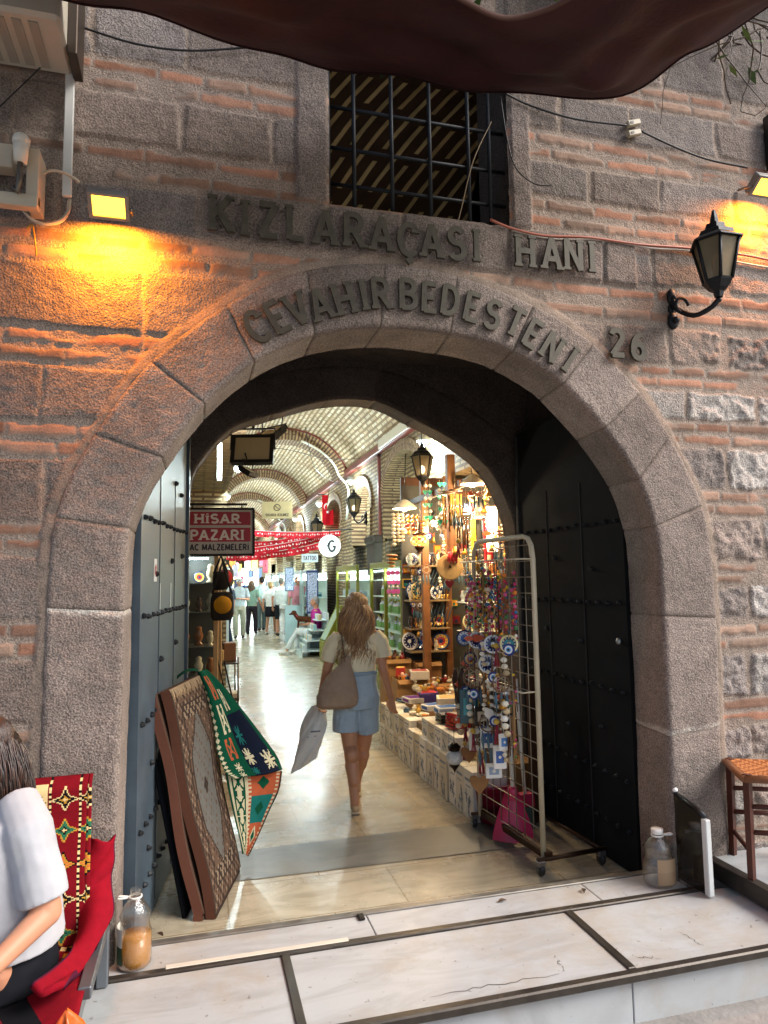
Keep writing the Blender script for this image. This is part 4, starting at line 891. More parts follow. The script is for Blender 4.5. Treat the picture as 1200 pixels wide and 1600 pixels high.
for i, p in enumerate(LF):
    t = thing('led_spotlight', 'small bright white spotlight high on the hall wall, some of these added to light the vault', 'spotlight', p, 0, 'spotlights along the hall')
    mb = MB(H('#cfd6d8')); mb.lathe([(0, .08), (.06, .08), (.09, 0), (.085, -.0), (.0, .02)], n=14); mb.build('shade', PLASTIC, t)
    mb = MB(); mb.ball(0, 0, -.01, .055); mb.build('bulb', G_COOL, t)
    plight('spotlight_beam', (0, 0, -.12), [48, 48, 60, 62, 62, 70, 70, 85, 95][i], COOL, .08, t)
# white tube lamp by the left wall
t = thing('tube_lamp', 'glowing white tube lamp hanging at the left wall', 'tube lamp', (-0.908, 3.2, 2.787))
mb = MB(); mb.tube([(0, 0, -.16), (0, 0, .16)], .017, 10); mb.build('tube', G_COOL, t)
mb = MB(H('#ddd')); mb.bx(-.02, .02, .018, .04, -.18, .18); mb.build('batten', PLASTIC, t); plight('tube_beam', (.06, -.06, 0), 10, (.95, .97, 1), .05, t)
# ---------- wall lanterns
LANG = mat('lantern_glass', H('#75684e'), .3, var=.2, bump=.1, alpha=.85)
G_LAN = glow('lantern_bulb', (1, .78, .45), 9)
def lantern(name, label, loc, rz, s=1.0, lit=0, arm=True, sidearm=1, hang=False):
    t = thing(name, label, 'wall lantern', loc, rz); B = H('#16171a')
    def hexp(mb, z0, r0, z1, r1, c=None): mb.lathe([(r0, z0), (r1, z1)], n=6, c=c, smooth=False)
    mb = MB(B)
    mb.lathe([(0, .36), (.010, .35), (.014, .33), (.02, .31), (.024, .28), (.05, .27), (.056, .24), (.09, .225), (.10, .20), (.135, .175), (.14, .165), (.12, .165), (0, .17)], n=6, smooth=False)
    mb.lathe([(0, -.135), (.022, -.13), (.028, -.10), (.05, -.085), (.074, -.05), (.078, -.04), (0, -.035)], n=6, smooth=False); mb.ball(0, 0, -.145, .014)
    for k in range(6):
        a_ = k*math.pi/3; mb.tube([(.072*math.cos(a_), .072*math.sin(a_), -.045), (.12*math.cos(a_), .12*math.sin(a_), .168)], .009, 5)
    mb.build('frame', IRON, t)
    mb = MB(); hexp(mb, -.042, .068, .166, .115); mb.build('glass', LANG, t)
    if lit: mb = MB(); mb.ball(0, 0, .03, .03, rz=.045); mb.build('bulb', G_LAN, t); plight('lantern_beam', (0, 0, .03), lit, WARM, .04, t)
    if arm:
        mb = MB(B); x = -.115*sidearm
        mb.tube([tuple(cat3([(0, 0, -.14), (-.03*sidearm, .03, -.18), (x*.7, .10, -.20), (x, .19, -.13), (x*1.05, .21, -.07)], i/14)) for i in range(15)], .014, 7)
        mb.tube([(x*.9+.04*math.cos(a_/3), .16, -.12+.04*math.sin(a_/3)) for a_ in range(0, 15)], .009, 6)
        mb.ball(x, .225, -.05, .032, .02, .05); mb.ball(x, .23, -.12, .026, .02, .04); mb.ball(x, .225, -.185, .036, .022, .05); mb.ball(x, .21, -.06, .018); mb.ball(x, .20, -.19, .02)
        mb.build('arm', IRON, t)
    if hang: mb = MB(B); mb.tube([(0, 0, .35), (0, 0, .6)], .006, 5); mb.build('chain', IRON, t)
    return t
lantern('wall_lantern', 'big black unlit lantern on a scrolled arm on the entrance wall', (1.575, -.235, 3.29), 0, 1)
t = lantern('wall_lantern', 'small lit lantern on the right wall beyond the stall', (1.66, 9.1, 2.95), R_(-90), 1, 2.5, sidearm=1); t.scale = (1.15,)*3
t = lantern('wall_lantern', 'lit lantern hanging above the wind chimes of the souvenir stall', (1.267, 3.9, 2.841), 0, 1, 4, arm=False, hang=True); t.scale = (1.0,)*3
t = lantern('wall_lantern', 'small unlit lantern under the red flag', (1.55, 12.6, 2.75), R_(-90), 1, 0); t.scale = (1.3,)*3

# ---------- signs in the hall
SG = thing('shop_sign', 'framed sign HiSAR PAZARI hanging at the left of the hall entrance', 'sign', (-.95, 2.15, 2.065), R_(-4))
CREAM = H('#b7a894'); SRED = H('#a0222c')
mb = MB(CREAM); mb.bx(-.262, .262, -.02, .02, -.168, .168); mb.build('board', PAINT, SG)
mb = MB(H('#2a211c')); mb.bx(-.275, .275, -.03, .03, .166, .182, b=.003); mb.bx(-.275, .275, -.03, .03, -.182, -.166, b=.003); mb.bx(.260, .277, -.031, .031, -.166, .166); mb.bx(-.277, -.260, -.031, .031, -.166, .166)
mb.tube([(-.30, 0, .21), (.22, 0, .21)], .01, 6); mb.tube([(-.18, 0, .18), (-.18, 0, .21)], .006, 6); mb.tube([(.18, 0, .18), (.18, 0, .21)], .006, 6); mb.build('frame', METAL, SG)
mb = MB(SRED); mb.bx(-.245, .245, -.0225, -.02, .050, .150, b=.001); mb.bx(-.245, .245, -.0225, -.02, -.075, .030, b=.001); mb.build('red_panels', PAINT, SG)
mb = MB(H('#ddcdb8'))
word(mb, 'HiSAR', .066, .016, -.0245, -.0226, 0, .066, width=.34); word(mb, 'PAZARI', .072, .016, -.0245, -.0226, 0, -.060, width=.40)
word(mb, 'HAC MALZEMELERi', .044, .010, -.0245, -.0226, 0, -.138, c=H('#33282a'), ser=False, width=.47); mb.build('lettering', PAINT, SG)
def plate(name, label, loc, w_, h_, c, txt=None, tc='#333', th=.02, rz=0, m_=PAINT, hh=.5, cat='sign', lines=None):
    t = thing(name, label, cat, loc, rz)
    mb = MB(c if isinstance(c, tuple) else H(c)); mb.bx(-w_/2, w_/2, 0, th, -h_/2, h_/2, b=.003); mb.build('board', m_, t)
    if txt: mb = MB(H(tc)); word(mb, txt, h_*hh, h_*hh*.14, -.003, -.0005, 0, -h_*hh/2, ser=False, width=w_*.8); mb.build('lettering', PAINT, t)
    return t
G_SIGN = glow('lit_sign_face', (.85, .98, 1), .75)
plate('tattoo_sign', 'small white sign reading TATTOO', (1.139, 11, 2.132), .34, .17, '#dfeaf2', 'TATTOO', '#3c3f5a', rz=R_(-15))
t = thing('round_sign', 'white round sign with a grey G hanging over the right shops', 'sign', (1.277, 9.5, 2.31), R_(-15))
mb = MB(H('#eef4f5')); mb.lathe([(0, -.03), (.20, -.03), (.205, 0), (.20, .03), (0, .03)], n=32, axis='Y'); mb.build('disc', G_SIGN, t)
mb = MB(H('#4a5357')); glyph(mb, 'G', .21, .04, -.036, -.0305, -.03, -.11, ser=False); mb.tube([(-.06, -.034, -.05), (-.02, -.034, .06)], .008, 5); mb.build('mark', PAINT, t)
mb = MB(H('#222')); mb.tube([(-.15, 0, .30), (.45, 0, .30)], .012, 6); mb.tube([(0, 0, .2), (0, 0, .3)], .006, 5); mb.build('bracket', IRON, t)
t = thing('no_smoking_sign', 'cream hanging board with a no smoking ring', 'sign', (0.415, 10.5, 3.071), R_(-15))
mb = MB(H('#cbb98c')); mb.bx(-.30, .30, 0, .02, -.17, .17, b=.004); mb.build('board', PAINT, t)
mb = MB(H('#4b3a2c')); mb.lathe([(.055, -.004), (.07, -.004), (.07, -.001), (.055, -.001)], 0, 0, .05, 20, axis='Y'); mb.tube([(-.045, -.004, .09), (.045, -.004, .01)], .007, 5); word(mb, 'SiGARA iCiLMEZ', .05, .010, -.004, -.001, 0, -.12, ser=False, width=.46); mb.build('marks', PAINT, t)
# Turkish flag
t = thing('flag', 'red flag with white crescent and star hung vertically on the right wall', 'flag', (1.89, 13, 3.334), R_(-15))
mb = MB(H('#c01524'))
mb.grid(lambda u, v: (-.135+.27*u, .02*math.sin(u*9+v*2), .36-.72*v), 12, 16); mb.build('cloth', CLOTH, t)
mb = MB(H('#f2eded'))
def moon(mb, r, cx, cz, y=-.03):
    P = [(cx+r*math.cos(R_(a_)), cz+r*math.sin(R_(a_))) for a_ in range(50, 311, 20)]; Q = [(cx+r*.22+r*.8*math.cos(R_(a_)), cz+r*.8*math.sin(R_(a_))) for a_ in range(310, 49, -20)]
    n = len(P); vs = [(p[0], y, p[1]) for p in P+Q[::1]]; Q = Q[::-1]; vs = [(p[0], y, p[1]) for p in P]+[(q[0], y, q[1]) for q in Q]
    mb.add(vs, [(i, i+1, n+i+1, n+i) for i in range(n-1)])
def star(mb, r, cx, cz, y=-.03):
    vs = [(cx, y, cz)]+[(cx+(r if k % 2 == 0 else r*.4)*math.cos(R_(36*k+90)), y, cz+(r if k % 2 == 0 else r*.4)*math.sin(R_(36*k+90))) for k in range(10)]
    mb.add(vs, [(0, 1+k, 1+(k+1) % 10) for k in range(10)])
mb.at(0, 0, 0, ry=R_(90)); moon(mb, .09, -.08, 0, -.03); star(mb, .045, .05, 0, -.03); mb.build('crescent_and_star', CLOTH, t)
mb = MB(H('#2c2420')); mb.tube([(-.25, 0, .38), (.4, 0, .38)], .014, 6); mb.build('pole', IRON, t)
# bunting of small red flags
FLG = mat('bunting_cloth', None, .8, var=.1, bump=.1)
def bunting(a_, b_, sag, n, sz):
    a_, b_ = Vector(a_), Vector(b_); t = thing('flag_bunting', 'string of small red flags slung across the hall', 'bunting', (0, 0, 0), 0, 'bunting strings across the hall')
    P = [a_.lerp(b_, i/n)+Vector((0, 0, -sag*4*(i/n)*(1-i/n))) for i in range(n+1)]
    mb = MB(H('#ddd')); mb.tube(P, .006, 4); mb.build('string', CLOTH, t)
    mb = MB(); mw = MB(H('#f5e9e9')); d = (b_-a_).normalized()
    for i in range(n):
        p = (P[i]+P[i+1])/2; e = d*sz*.42; r_ = rnd.uniform(.7, 1.0); dn = Vector((rnd.uniform(-.15, .15), rnd.uniform(-.3, .3), -1))*sz*r_
        mb.add([tuple(p-e), tuple(p+e), tuple(p+e+dn), tuple(p-e+dn)], [(0, 1, 2, 3)], H(['#c8152a', '#d81f33', '#b51224'][i % 3]))
        q = p+dn*.5+Vector((0, -.012, 0)); mw.add([tuple(q+Vector((-.3*sz*.5, 0, 0))), tuple(q+Vector((0, 0, -.28*sz*.5))), tuple(q+Vector((.15*sz, 0, 0))), tuple(q+Vector((0, 0, .28*sz*.5)))], [(0, 1, 2, 3)])
    mb.build('pennants', FLG, t); mw.build('pennant_marks', FLG, t)
bunting((0.086, 13, 2.854), (1.863, 11.5, 2.738), .04, 40, .15); bunting((-0.147, 11, 2.336), (1.689, 12.5, 2.705), .03, 36, .16); bunting((-0.552, 12, 2.259), (1.875, 12, 2.616), .11, 38, .16)
bunting((-.6, 17, 3.0), (1.85, 16.5, 3.0), .2, 30, .22); bunting((-.6, 20.5, 3.1), (1.85, 20, 3.1), .25, 30, .22)
# ---------- shop fronts deeper in the hall
SHG = film('shop_glass', (.93, .97, .97))
def goods_row(x, y0, y1, z, n, kind, seed, sg=-1, dep=.16):
    r = random.Random(seed)
    for k in range(n):
        yy = y0+(y1-y0)*(k+.5)/n; put(kind, (x+r.uniform(0, dep)*sg, yy, z), r.uniform(0, 6), r.uniform(.8, 1.15))
PROTO = {}
def proto_item(key, mb, m_, label, cat, grp, name=None):
    me = mb.mesh(name or key); me.materials.append(m_); PROTO[key] = (me, label, cat, grp, name or key)
def put(key, loc, rz=0, s=1, rx=0, ry=0, label=None):
    me, lb, cat, grp, nm = PROTO[key]
    o = bpy.data.objects.new(nm, me); col.objects.link(o); o.location = loc; o.rotation_euler = (rx, ry, rz); o.scale = (s, s, s) if not isinstance(s, tuple) else s
    return tag(o, label or lb, cat, grp)
mb = MB(H('#e9efe6')); mb.lathe([(0, 0), (.032, 0), (.035, .01), (.035, .11), (.012, .15), (.012, .165), (0, .165)], n=10, cols=[H('#dfe8df')]*2+[H('#7fae6b')]+[H('#eef')]*3); mb.lathe([(.015, .165), (.015, .19), (0, .19)], n=8, c=H('#c9b23b')); proto_item('bottle', mb, PLASTIC, 'small pale bottle with a green label on a shop shelf', 'bottle', 'bottles in the green cabinets')
for i, (c1, c2) in enumerate((('#c4ced6', '#3a6fa8'), ('#e5e2da', '#b5463c'), ('#9fc7cf', '#2c5b62'), ('#d9c79b', '#6b4d2a'))):
    mb = MB(H(c1)); mb.box(0, 0, .06, .11, .07, .12, b=.004); mb.box(0, -.0365, .06, .08, .002, .06, c=H(c2)); proto_item('pack%d' % i, mb, CARD, 'small printed souvenir packet on a shop shelf', 'packet', 'packets on the shop shelves', 'souvenir_packet')
OLIVE = mat('olive_green_paint', H('#7d7a1f'), .45, var=.2, vs=8, bump=.2)
def cabinet(name, label, y0, y1, x=1.9, dep=.26, top=1.85, posts=3, col_m=OLIVE, kind='bottle', seed=1, lamp=8, grp=None, n=7, nz=5):
    t = thing(name, label, 'display cabinet', (x, (y0+y1)/2, 0), 0, grp); L_ = y1-y0
    mb = MB()
    for k in range(posts):
        yy = -L_/2+L_*k/(posts-1); mb.bx(-.03-dep, .02-dep, yy-.03, yy+.03, 0, top, b=.004)
    mb.bx(-.03-dep, .02-dep, -L_/2, L_/2, top, top+.09, b=.004); mb.bx(-.028-dep, .018-dep, -L_/2, L_/2, .0, .35, b=.004)
    mb.build('frame', col_m, t)
    mb = MB(H('#d7e6dc')); zs_ = [.42+(top-.6)*k/(nz-1) for k in range(nz)]
    for z_ in zs_: mb.bx(-dep+.01, 0, -L_/2+.02, L_/2-.02, z_-.012, z_)
    mb.bx(-.004, 0, -L_/2, L_/2, .3, top); mb.build('shelves', PAINT, t)
    mb = MB(); mb.bx(-dep+.02, -dep+.06, -L_/2+.05, L_/2-.05, top-.05, top-.03); mb.build('light_strip', G_PANEL, t)
    o = plight('strip_beam', (-dep*.5, 0, top-.10), lamp, COOL, kind='AREA', size=(.08, L_*.8), par=t)
    for k, z_ in enumerate(zs_[:-1]): goods_row(x-.04, y0+.08, y1-.08, z_, n, kind if isinstance(kind, str) else kind[k % len(kind)], seed+k, -1, dep*.6)
    return t
cabinet('display_cabinet', 'olive green framed cabinet of pale bottles behind the walking woman', 6.0, 7.75, seed=3, lamp=16, n=12, nz=6)
cabinet('display_cabinet', 'olive green cabinet of small packets between the corbel and slanted stand', 8.75, 10.6, seed=20, kind=('pack0', 'pack2', 'pack1'), lamp=9, n=8)
pk = ('pack0', 'pack1', 'pack2', 'pack3')
WHT = mat('white_shop_paint', H('#c5d4d8'), .4, var=.08)
for i, y0 in enumerate((13.2, 15.8, 18.4, 21.0, 23.6)):
    cabinet('display_cabinet', 'bright white shop display along the far right side', y0, y0+2.2, col_m=WHT, seed=40+7*i, kind=pk, lamp=38+8*i, grp='white displays along the far right side', n=5, nz=4)
for i, y0 in enumerate((9.0, 12.5, 16, 19.5)):
    t = cabinet('display_cabinet', 'bright white shop display along the far left side', y0, y0+2.6, x=-.68, dep=.06, col_m=WHT, seed=90+7*i, kind=pk, lamp=0.01, grp='white displays along the far left side', n=1, nz=2)
    t.location.x = -.66; t.rotation_euler.z = math.pi
plight_far = plight('far_shop_beam', (.6, 26, 2.2), 130, COOL, kind='AREA', size=(2, 1.5), rot=(R_(90), 0, 0))
mb = MB(); mb.bx(-.6, 1.9, 33.0, 33.05, .2, 2.3); single('shop_light_box', mb, glow('far_light_box', (.82, .98, 1), 3.0), 'bright white glowing shop front at the far end', 'light box')
# colourful stock of the far stalls
r = random.Random(11)
STOCK = ['#c7c2d8', '#8aa0c8', '#d65a6c', '#e6c05a', '#7fb0a0', '#efefef', '#4f4f66', '#d88a4a']
for k in range(46):
    mb = MB(H(r.choice(STOCK))); w_ = r.uniform(.12, .3); h_ = r.uniform(.2, .5); mb.box(0, 0, -h_/2, w_, .03, h_, b=.012); mb.lathe([(.02, 0), (.03, .02), (.0, .05)], n=8, c=H('#333'))
    single('hanging_garment', mb, CLOTH, 'coloured garment hanging in the far stalls', 'garment', (r.uniform(-.55, 1.8), r.uniform(25, 30), r.uniform(1.7, 2.7)), r.uniform(-.5, .5), 'garments hung in the far stalls')
# slanted olive display case and white rack
t = thing('slanted_display', 'olive green slanted display case standing in the hall', 'display case', (1.84, 11.2, 0), R_(0))
mb = MB(H('#85831f')); 
for yy in (-.28, .28): mb.prism([(-.42, 0), (0, 0), (0, 1.12), (-.06, 1.12), (-.42, .42)], yy-.025, yy+.025)
mb.bx(-.43, -.38, -.28, .28, 0, .42, b=.005); mb.bx(-.08, 0, -.28, .28, 1.08, 1.14, b=.005); mb.build('frame', PAINT, t)
mb = MB(H('#9fb19a')); mb.grid(lambda u, v: (-.41+.35*u, -.26+.52*v, .45+.64*u), 1, 1); mb.build('slanted_panel', PAINT, t)
t = thing('white_rack', 'white tiered rack of souvenir tins beside the slanted case', 'rack', (1.45, 12.5, 0), 0)
mb = MB(H('#dce8ea')); 
for k in range(4): mb.bx(-.35+.11*k, .25, -.5, .5, .12+.22*k, .14+.22*k)
mb.bx(-.36, -.33, -.5, .5, 0, .14); mb.bx(.22, .26, -.5, .5, 0, .95); mb.build('tiers', PAINT, t)
for k in range(4):
    for j in range(7): put(pk[(k+j) % 4], (1.45-.26+.11*k, 12.5-.42+.14*j, .14+.22*k), R_(90), 1.0)
plate('tattoo_board', 'tall dark framed board of tattoo drawings', (1.493, 12.9, 1.4), .28, 1.0, '#273a72', None, rz=R_(-15), cat='board')
t = plate('drawing_board', 'grey patterned face board beside the tattoo sign', (1.224, 15, 1.706), (.24), .62, '#56697c', None, rz=R_(-15), cat='board')
mb = MB(H('#b9c4d8')); mb.bx(-.11, .11, -.006, -.001, -.45, .45); o = mb.build('drawings', mat('drawing_sheet', H('#a8b4cf'), .6, var=.9, vs=40, bump=0), bpy.data.objects['tattoo_board'])
mb = MB(H('#b9c4d8')); mb.bx(-.095, .095, -.006, -.001, -.28, .28); mb.build('drawings', bpy.data.materials['drawing_sheet'], bpy.data.objects['drawing_board'])

# ================= left of the hall: glass case, shelves, bags
BRASS = mat('wood_and_brass', H('#8a6a3c'), .4, metal=.3, var=.25, vs=12, bump=.1)
t = thing('glass_showcase', 'tall wooden glass showcase of souvenirs under the hanging sign', 'showcase', (-1.19, 3.15, 0), R_(-6))
mb = MB(H('#a5855a'))
for x_ in (-.30, .26): 
    for y_ in (0, .42): mb.bx(x_-.02, x_+.02, y_-.02, y_+.02, 0, 1.95, b=.003)
mb.bx(-.32, .28, -.02, .44, 1.93, 1.99, b=.003); mb.bx(-.32, .28, -.02, .44, .0, .25, b=.003); mb.build('frame', WOOD, t)
mb = MB(H('#4b4f4a')); 
for z_ in (.55, .85, 1.12, 1.42, 1.68): mb.bx(-.29, .25, .01, .41, z_-.006, z_)
mb.bx(-.29, .25, .42, .43, .2, 1.95); mb.build('shelves', PAINT, t)
mb = MB(); mb.bx(-.28, .24, -.006, -.003, .26, 1.92); mb.build('glass_door', SHG, t)
plight('showcase_lamp_beam', (0, .1, 1.86), 3.5, (.85, .95, 1), .03, t); mb = MB(); mb.tube([(-.2, .1, 1.9), (.18, .1, 1.9)], .008, 6); mb.build('showcase_lamp', G_COOL, t)
# small goods
def figurine(c, key, label, cat='figurine', grp='figurines on the shelves', h=.14):
    mb = MB(H(c)); mb.lathe([(0, 0), (.03, 0), (.032, .012), (.016, .022), (.03, .05), (.034, .075), (.02, .105), (.024, .115), (.02, .13), (0, .14)], n=10); proto_item(key, mb, GLOSS, label, cat, grp, 'figurine')
figurine('#d8cdb2', 'fig0', 'small cream glazed figurine on a stall shelf'); figurine('#8f5a34', 'fig1', 'small brown glazed figurine on a stall shelf'); figurine('#b9c7c4', 'fig2', 'small pale blue glazed figurine on a stall shelf'); figurine('#3d2a24', 'fig3', 'dark wooden figurine on a stall shelf')
def platep(c1, c2, c3, key, label):
    mb = MB(); mb.at(0, 0, .09, rx=R_(-14)); mb.lathe([(0, .012), (.045, .012), (.07, .004), (.09, -.002), (.09, .004), (.06, .018), (0, .02)], n=18, axis='Y', cols=[H(c1), H(c2), H(c3), H(c1), H(c1), H(c1)])
    for k in range(12): mb.disc(.058*math.cos(k*.524), .002, .058*math.sin(k*.524), .0065, H(c3), 8, .006)
    mb.disc(0, .008, 0, .02, H(c3), 12, .008); proto_item(key, mb, GLOSS, label, 'plate', 'painted plates in the stall', 'painted_plate')
platep('#2857a6', '#e8ebee', '#12305f', 'pl0', 'blue and white painted plate in the souvenir stall'); platep('#1c7f86', '#0f3f58', '#e9d9a0', 'pl1', 'turquoise painted plate in the souvenir stall'); platep('#a5302c', '#e4b64a', '#20355c', 'pl2', 'red and yellow painted plate in the souvenir stall'); platep('#1b2450', '#26356c', '#e9ecec', 'pl3', 'navy plate with white eye spots in the souvenir stall')
L_ = thing  # alias
M_ = Matrix.Translation((-1.19, 3.15, 0)) @ Matrix.Rotation(R_(-6), 4, 'Z')
for zi, z_ in enumerate((.55, .85, 1.12, 1.42, 1.68)):
    for k in range(5):
        p = M_ @ Vector((-.24+.11*k, .14+.1*(k % 2), z_)); kk = ['fig1', 'fig0', 'fig3', 'fig2', 'pl2', 'fig0', 'fig1'][(zi*2+k) % 7]; put(kk, p, R_(0), .6 if kk == 'pl2' else (1.25 if (zi+k) % 3 else 1.0))
# open metal shelf with bags and parcels right of the showcase
t = thing('metal_shelf', 'narrow metal shelf of parcels right of the glass showcase', 'shelf', (-.90, 4.1, 0), 0)
mb = MB(H('#5a5148'))
for x_ in (-.22, .20):
    for y_ in (-.3, .3): mb.tube([(x_, y_, 0), (x_, y_, .95 if x_ > 0 else 1.9)], .010, 6)
for z_ in (.18, .55, .9): mb.bx(-.23, .21, -.31, .31, z_-.015, z_)
mb.build('frame', METAL, t)
for i, (x, y, z, w_, d, h_, c, rz_) in enumerate(((-.95, 3.95, .55, .16, .2, .10, '#2f5a50', .1), (-.76, 3.95, .55, .14, .2, .05, '#c9bfa8', 0), (-.93, 3.95, .9, .17, .16, .12, '#a58a5b', .2), (-.78, 4.0, .9, .12, .14, .18, '#6c4a31', .1), (-.95, 3.95, .18, .15, .2, .16, '#3d5fa0', 0), (-.78, 3.95, .18, .14, .2, .08, '#e2dfd8', .3), (-.8, 3.9, .03, .2, .14, .1, '#e3c21c', .2))):
    mb = MB(H(c)); mb.box(0, 0, h_/2, w_, d, h_, b=.006); mb.box(0, 0, h_+.001, w_*.6, d*.5, .002, c=lerp(H(c), (1, 1, 1), .4))
    single('parcel', mb, CARD, ['dark green parcel on the metal shelf', 'flat beige parcel on the metal shelf', 'tan parcel on the upper metal shelf', 'tall brown parcel on the upper metal shelf', 'blue parcel on the low metal shelf', 'white parcel on the low metal shelf', 'yellow packet on the floor under the metal shelf'][i], 'parcel', (x, y, z), rz_)
mb = MB(H('#a98c68')); mb.prism([(0, 0), (.2, .0), (.2, .26), (.02, .30)], -.06, .06); single('paper_bag', mb, CARD, 'brown paper bag on the floor beside the green rug', 'paper bag', (-.80, 3.2, 0), .2)
for i, x_ in enumerate((-.74, -.79)):
    mb = MB(H('#1c1a19')); mb.tube([(-.12, -.15, 1.0), (.10, .05, .01)], .008, 6); single('thin_pole', mb, METAL, ['thin dark pole leaning from the hanging bags to the floor', 'second thin dark pole leaning behind the first'][i], 'pole', (x_, 3.3+.3*i, 0))
def handbag(name, label, p, c, c2, w_, h_, d, strap, rz=0):
    t = thing(name, label, 'bag', p, rz)
    mb = MB(H(c)); mb.grid(lambda u, v: ((w_/2)*math.cos(2*math.pi*u)*(1-.25*(2*v-1)**4)*(1.0 if abs(math.cos(2*math.pi*u)) < .9 else .97), d/2*math.sin(2*math.pi*u)*math.sin(math.pi*(.08+.84*v))**.4, -h_+h_*v), 24, 10)
    mb.grid(lambda u, v: (w_/2*.74*v*math.cos(2*math.pi*u), d/4*v*math.sin(2*math.pi*u), -h_), 24, 2); mb.build('body', CLOTH, t)
    if c2: mb = MB(H(c2)); mb.at(0, -d/2-.002, -h_*.45); mb.lathe([(0, -.02), (w_*.34, -.012), (w_*.38, .01)], n=20, axis='Y'); mb.build('pocket', CLOTH, t)
    mb = MB(H(c)); mb.tube([(-w_*.42, 0, -.02), (-w_*.1, 0, strap*.7), (0, 0, strap), (w_*.1, 0, strap*.7), (w_*.42, 0, -.02)], .010, 6); mb.build('strap', CLOTH, t)
    return t
handbag('shoulder_bag', 'black shoulder bag with mustard pocket hanging beside the showcase', (-0.888, 2.9, 1.602), '#23201e', '#a8761c', .20, .24, .10, .26, .1)
handbag('shoulder_bag', 'plain black bag hanging above the mustard pocket bag', (-0.897, 3, 1.778), '#191717', None, .15, .16, .08, .14, .3)
handbag('round_bag', 'small round grey bag with red badge behind the black bags', (-0.851, 3.2, 1.797), '#565350', '#a02a30', .16, .15, .06, .1, .2)
# ================= souvenir stall on the right
STALL = thing('souvenir_stall', 'dark wooden souvenir stall frame with open shelves on the right', 'stall', (1.3, 3.5, 0))
WD = H('#4a2c1a'); WL = H('#7c5230')
mb = MB(WL); mb.bx(.03, .11, .65, .72, 0, 2.9, b=.004); mb.bx(.42, .50, 1.0, 1.06, 0, 2.9, b=.004); mb.bx(-.04, .04, -.4, -.33, 1.9, 2.9, b=.004); mb.build('post', WOOD, STALL)
mb = MB(WD); mb.bx(-.05, 1.6, 1.18, 1.22, 0, 2.9); mb.bx(.02, .06, -.9, 1.2, 2.55, 2.62, b=.004); mb.bx(.0, 1.2, -.6, -.54, 2.56, 2.62, b=.004); mb.bx(.0, 1.2, .2, .26, 2.56, 2.62, b=.004); mb.build('back_board', WOOD, STALL)
for z_ in (.86, 1.12, 1.44, 1.84):
    mb = MB(H('#8b7451')); mb.bx(-.04, .44, .92, 1.17, z_-.02, z_, b=.002); mb.build('shelf', WOOD, STALL)
for z_ in (1.17, 1.45, 1.72):
    mb = MB(H('#dfe3df')); mb.bx(.12, .62, -.42, -.12, z_-.008, z_, b=.002); mb.build('glass_shelf', PAINT, STALL)
mb = MB(H('#41423f')); mb.grid(lambda u, v: (-.05+1.6*u, 1.179, .1+2.7*v), 1, 1); mb.build('dark_back', WOOD, STALL)
r = random.Random(5)
for zi, z_ in enumerate((.86, 1.12, 1.44, 1.84)):
    for k in range(8):
        put(r.choice(['pl0', 'pl1', 'fig3', 'fig1', 'pl3', 'fig2', 'fig0', 'pl2']), (1.29+.058*k, 4.45+r.uniform(0, .15), z_), r.uniform(-.4, .4), r.uniform(.8, 1.2))
for zi, z_ in enumerate((1.17, 1.45, 1.72)):
    for k in range(9):
        put(r.choice(['fig0', 'fig2', 'fig0', 'pl1', 'fig1', 'pl0']), (1.44+.053*k, 3.12+r.uniform(0, .2), z_), r.uniform(-.4, .4), r.uniform(.65, 1.0))
# slippers / feathers: dark slender knives on the upper shelves
mb = MB(H('#2a2c30')); mb.tube([(0, 0, 0), (.03, 0, .1), (.10, 0, .26)], [(.006, .004), (.022, .006), (.003, .002)], 8, c=H('#34495a')); mb.tube([(-.012, 0, -.05), (0, 0, 0)], .008, 6, c=H('#caa24a')); proto_item('feather', mb, GLOSS, 'dark slender letter knife on the stall shelf', 'letter knife', 'letter knives on the stall shelves', 'letter_knife')
for k in range(20): put('feather', (1.30+.023*k, 4.42+.1*r.random(), (1.50 if k % 2 else 1.18)), r.uniform(-.3, .3), r.uniform(.8, 1.15))
# lamps of the stall
def shade_lamp(name, label, p, rad, e, s_=1):
    t = thing(name, label, 'pendant lamp', p)
    mb = MB(H('#e8dcc4')); mb.lathe([(.02, .09), (rad*.4, .075), (rad*.85, .03), (rad, 0), (rad*.97, 0), (rad*.8, .025), (.02, .08)], n=24); mb.build('shade', PAINT, t)
    mb = MB(); mb.ball(0, 0, .005, .032); mb.build('bulb', G_WARM, t)
    mb = MB(H('#1b1918')); mb.tube([(0, 0, .09), (.02, 0, .55)], .005, 5); mb.build('cord', PLASTIC, t)
    plight('lamp_beam', (0, 0, -.05), e, WARM, .05, t); return t
shade_lamp('pendant_lamp', 'glowing white pendant lamp highest in the stall on the right', (1.309, 2.6, 2.532), .11, 24)
shade_lamp('pendant_lamp', 'glowing pendant lamp above the shell garlands', (0.874, 3.3, 2.376), .12, 19)
t = thing('can_spotlight', 'short silver can spotlight shining down in the stall', 'spotlight', (1.546, 3, 2.309))
mb = MB(H('#b9b4a8')); mb.lathe([(0, .1), (.045, .1), (.05, -.04), (.042, -.04), (.04, .0), (0, .02)], n=16); mb.build('housing', METAL, t); mb = MB(); mb.ball(0, 0, -.01, .03); mb.build('bulb', G_WARM, t); plight('can_beam', (0, 0, -.08), 12, WARM, .03, t)
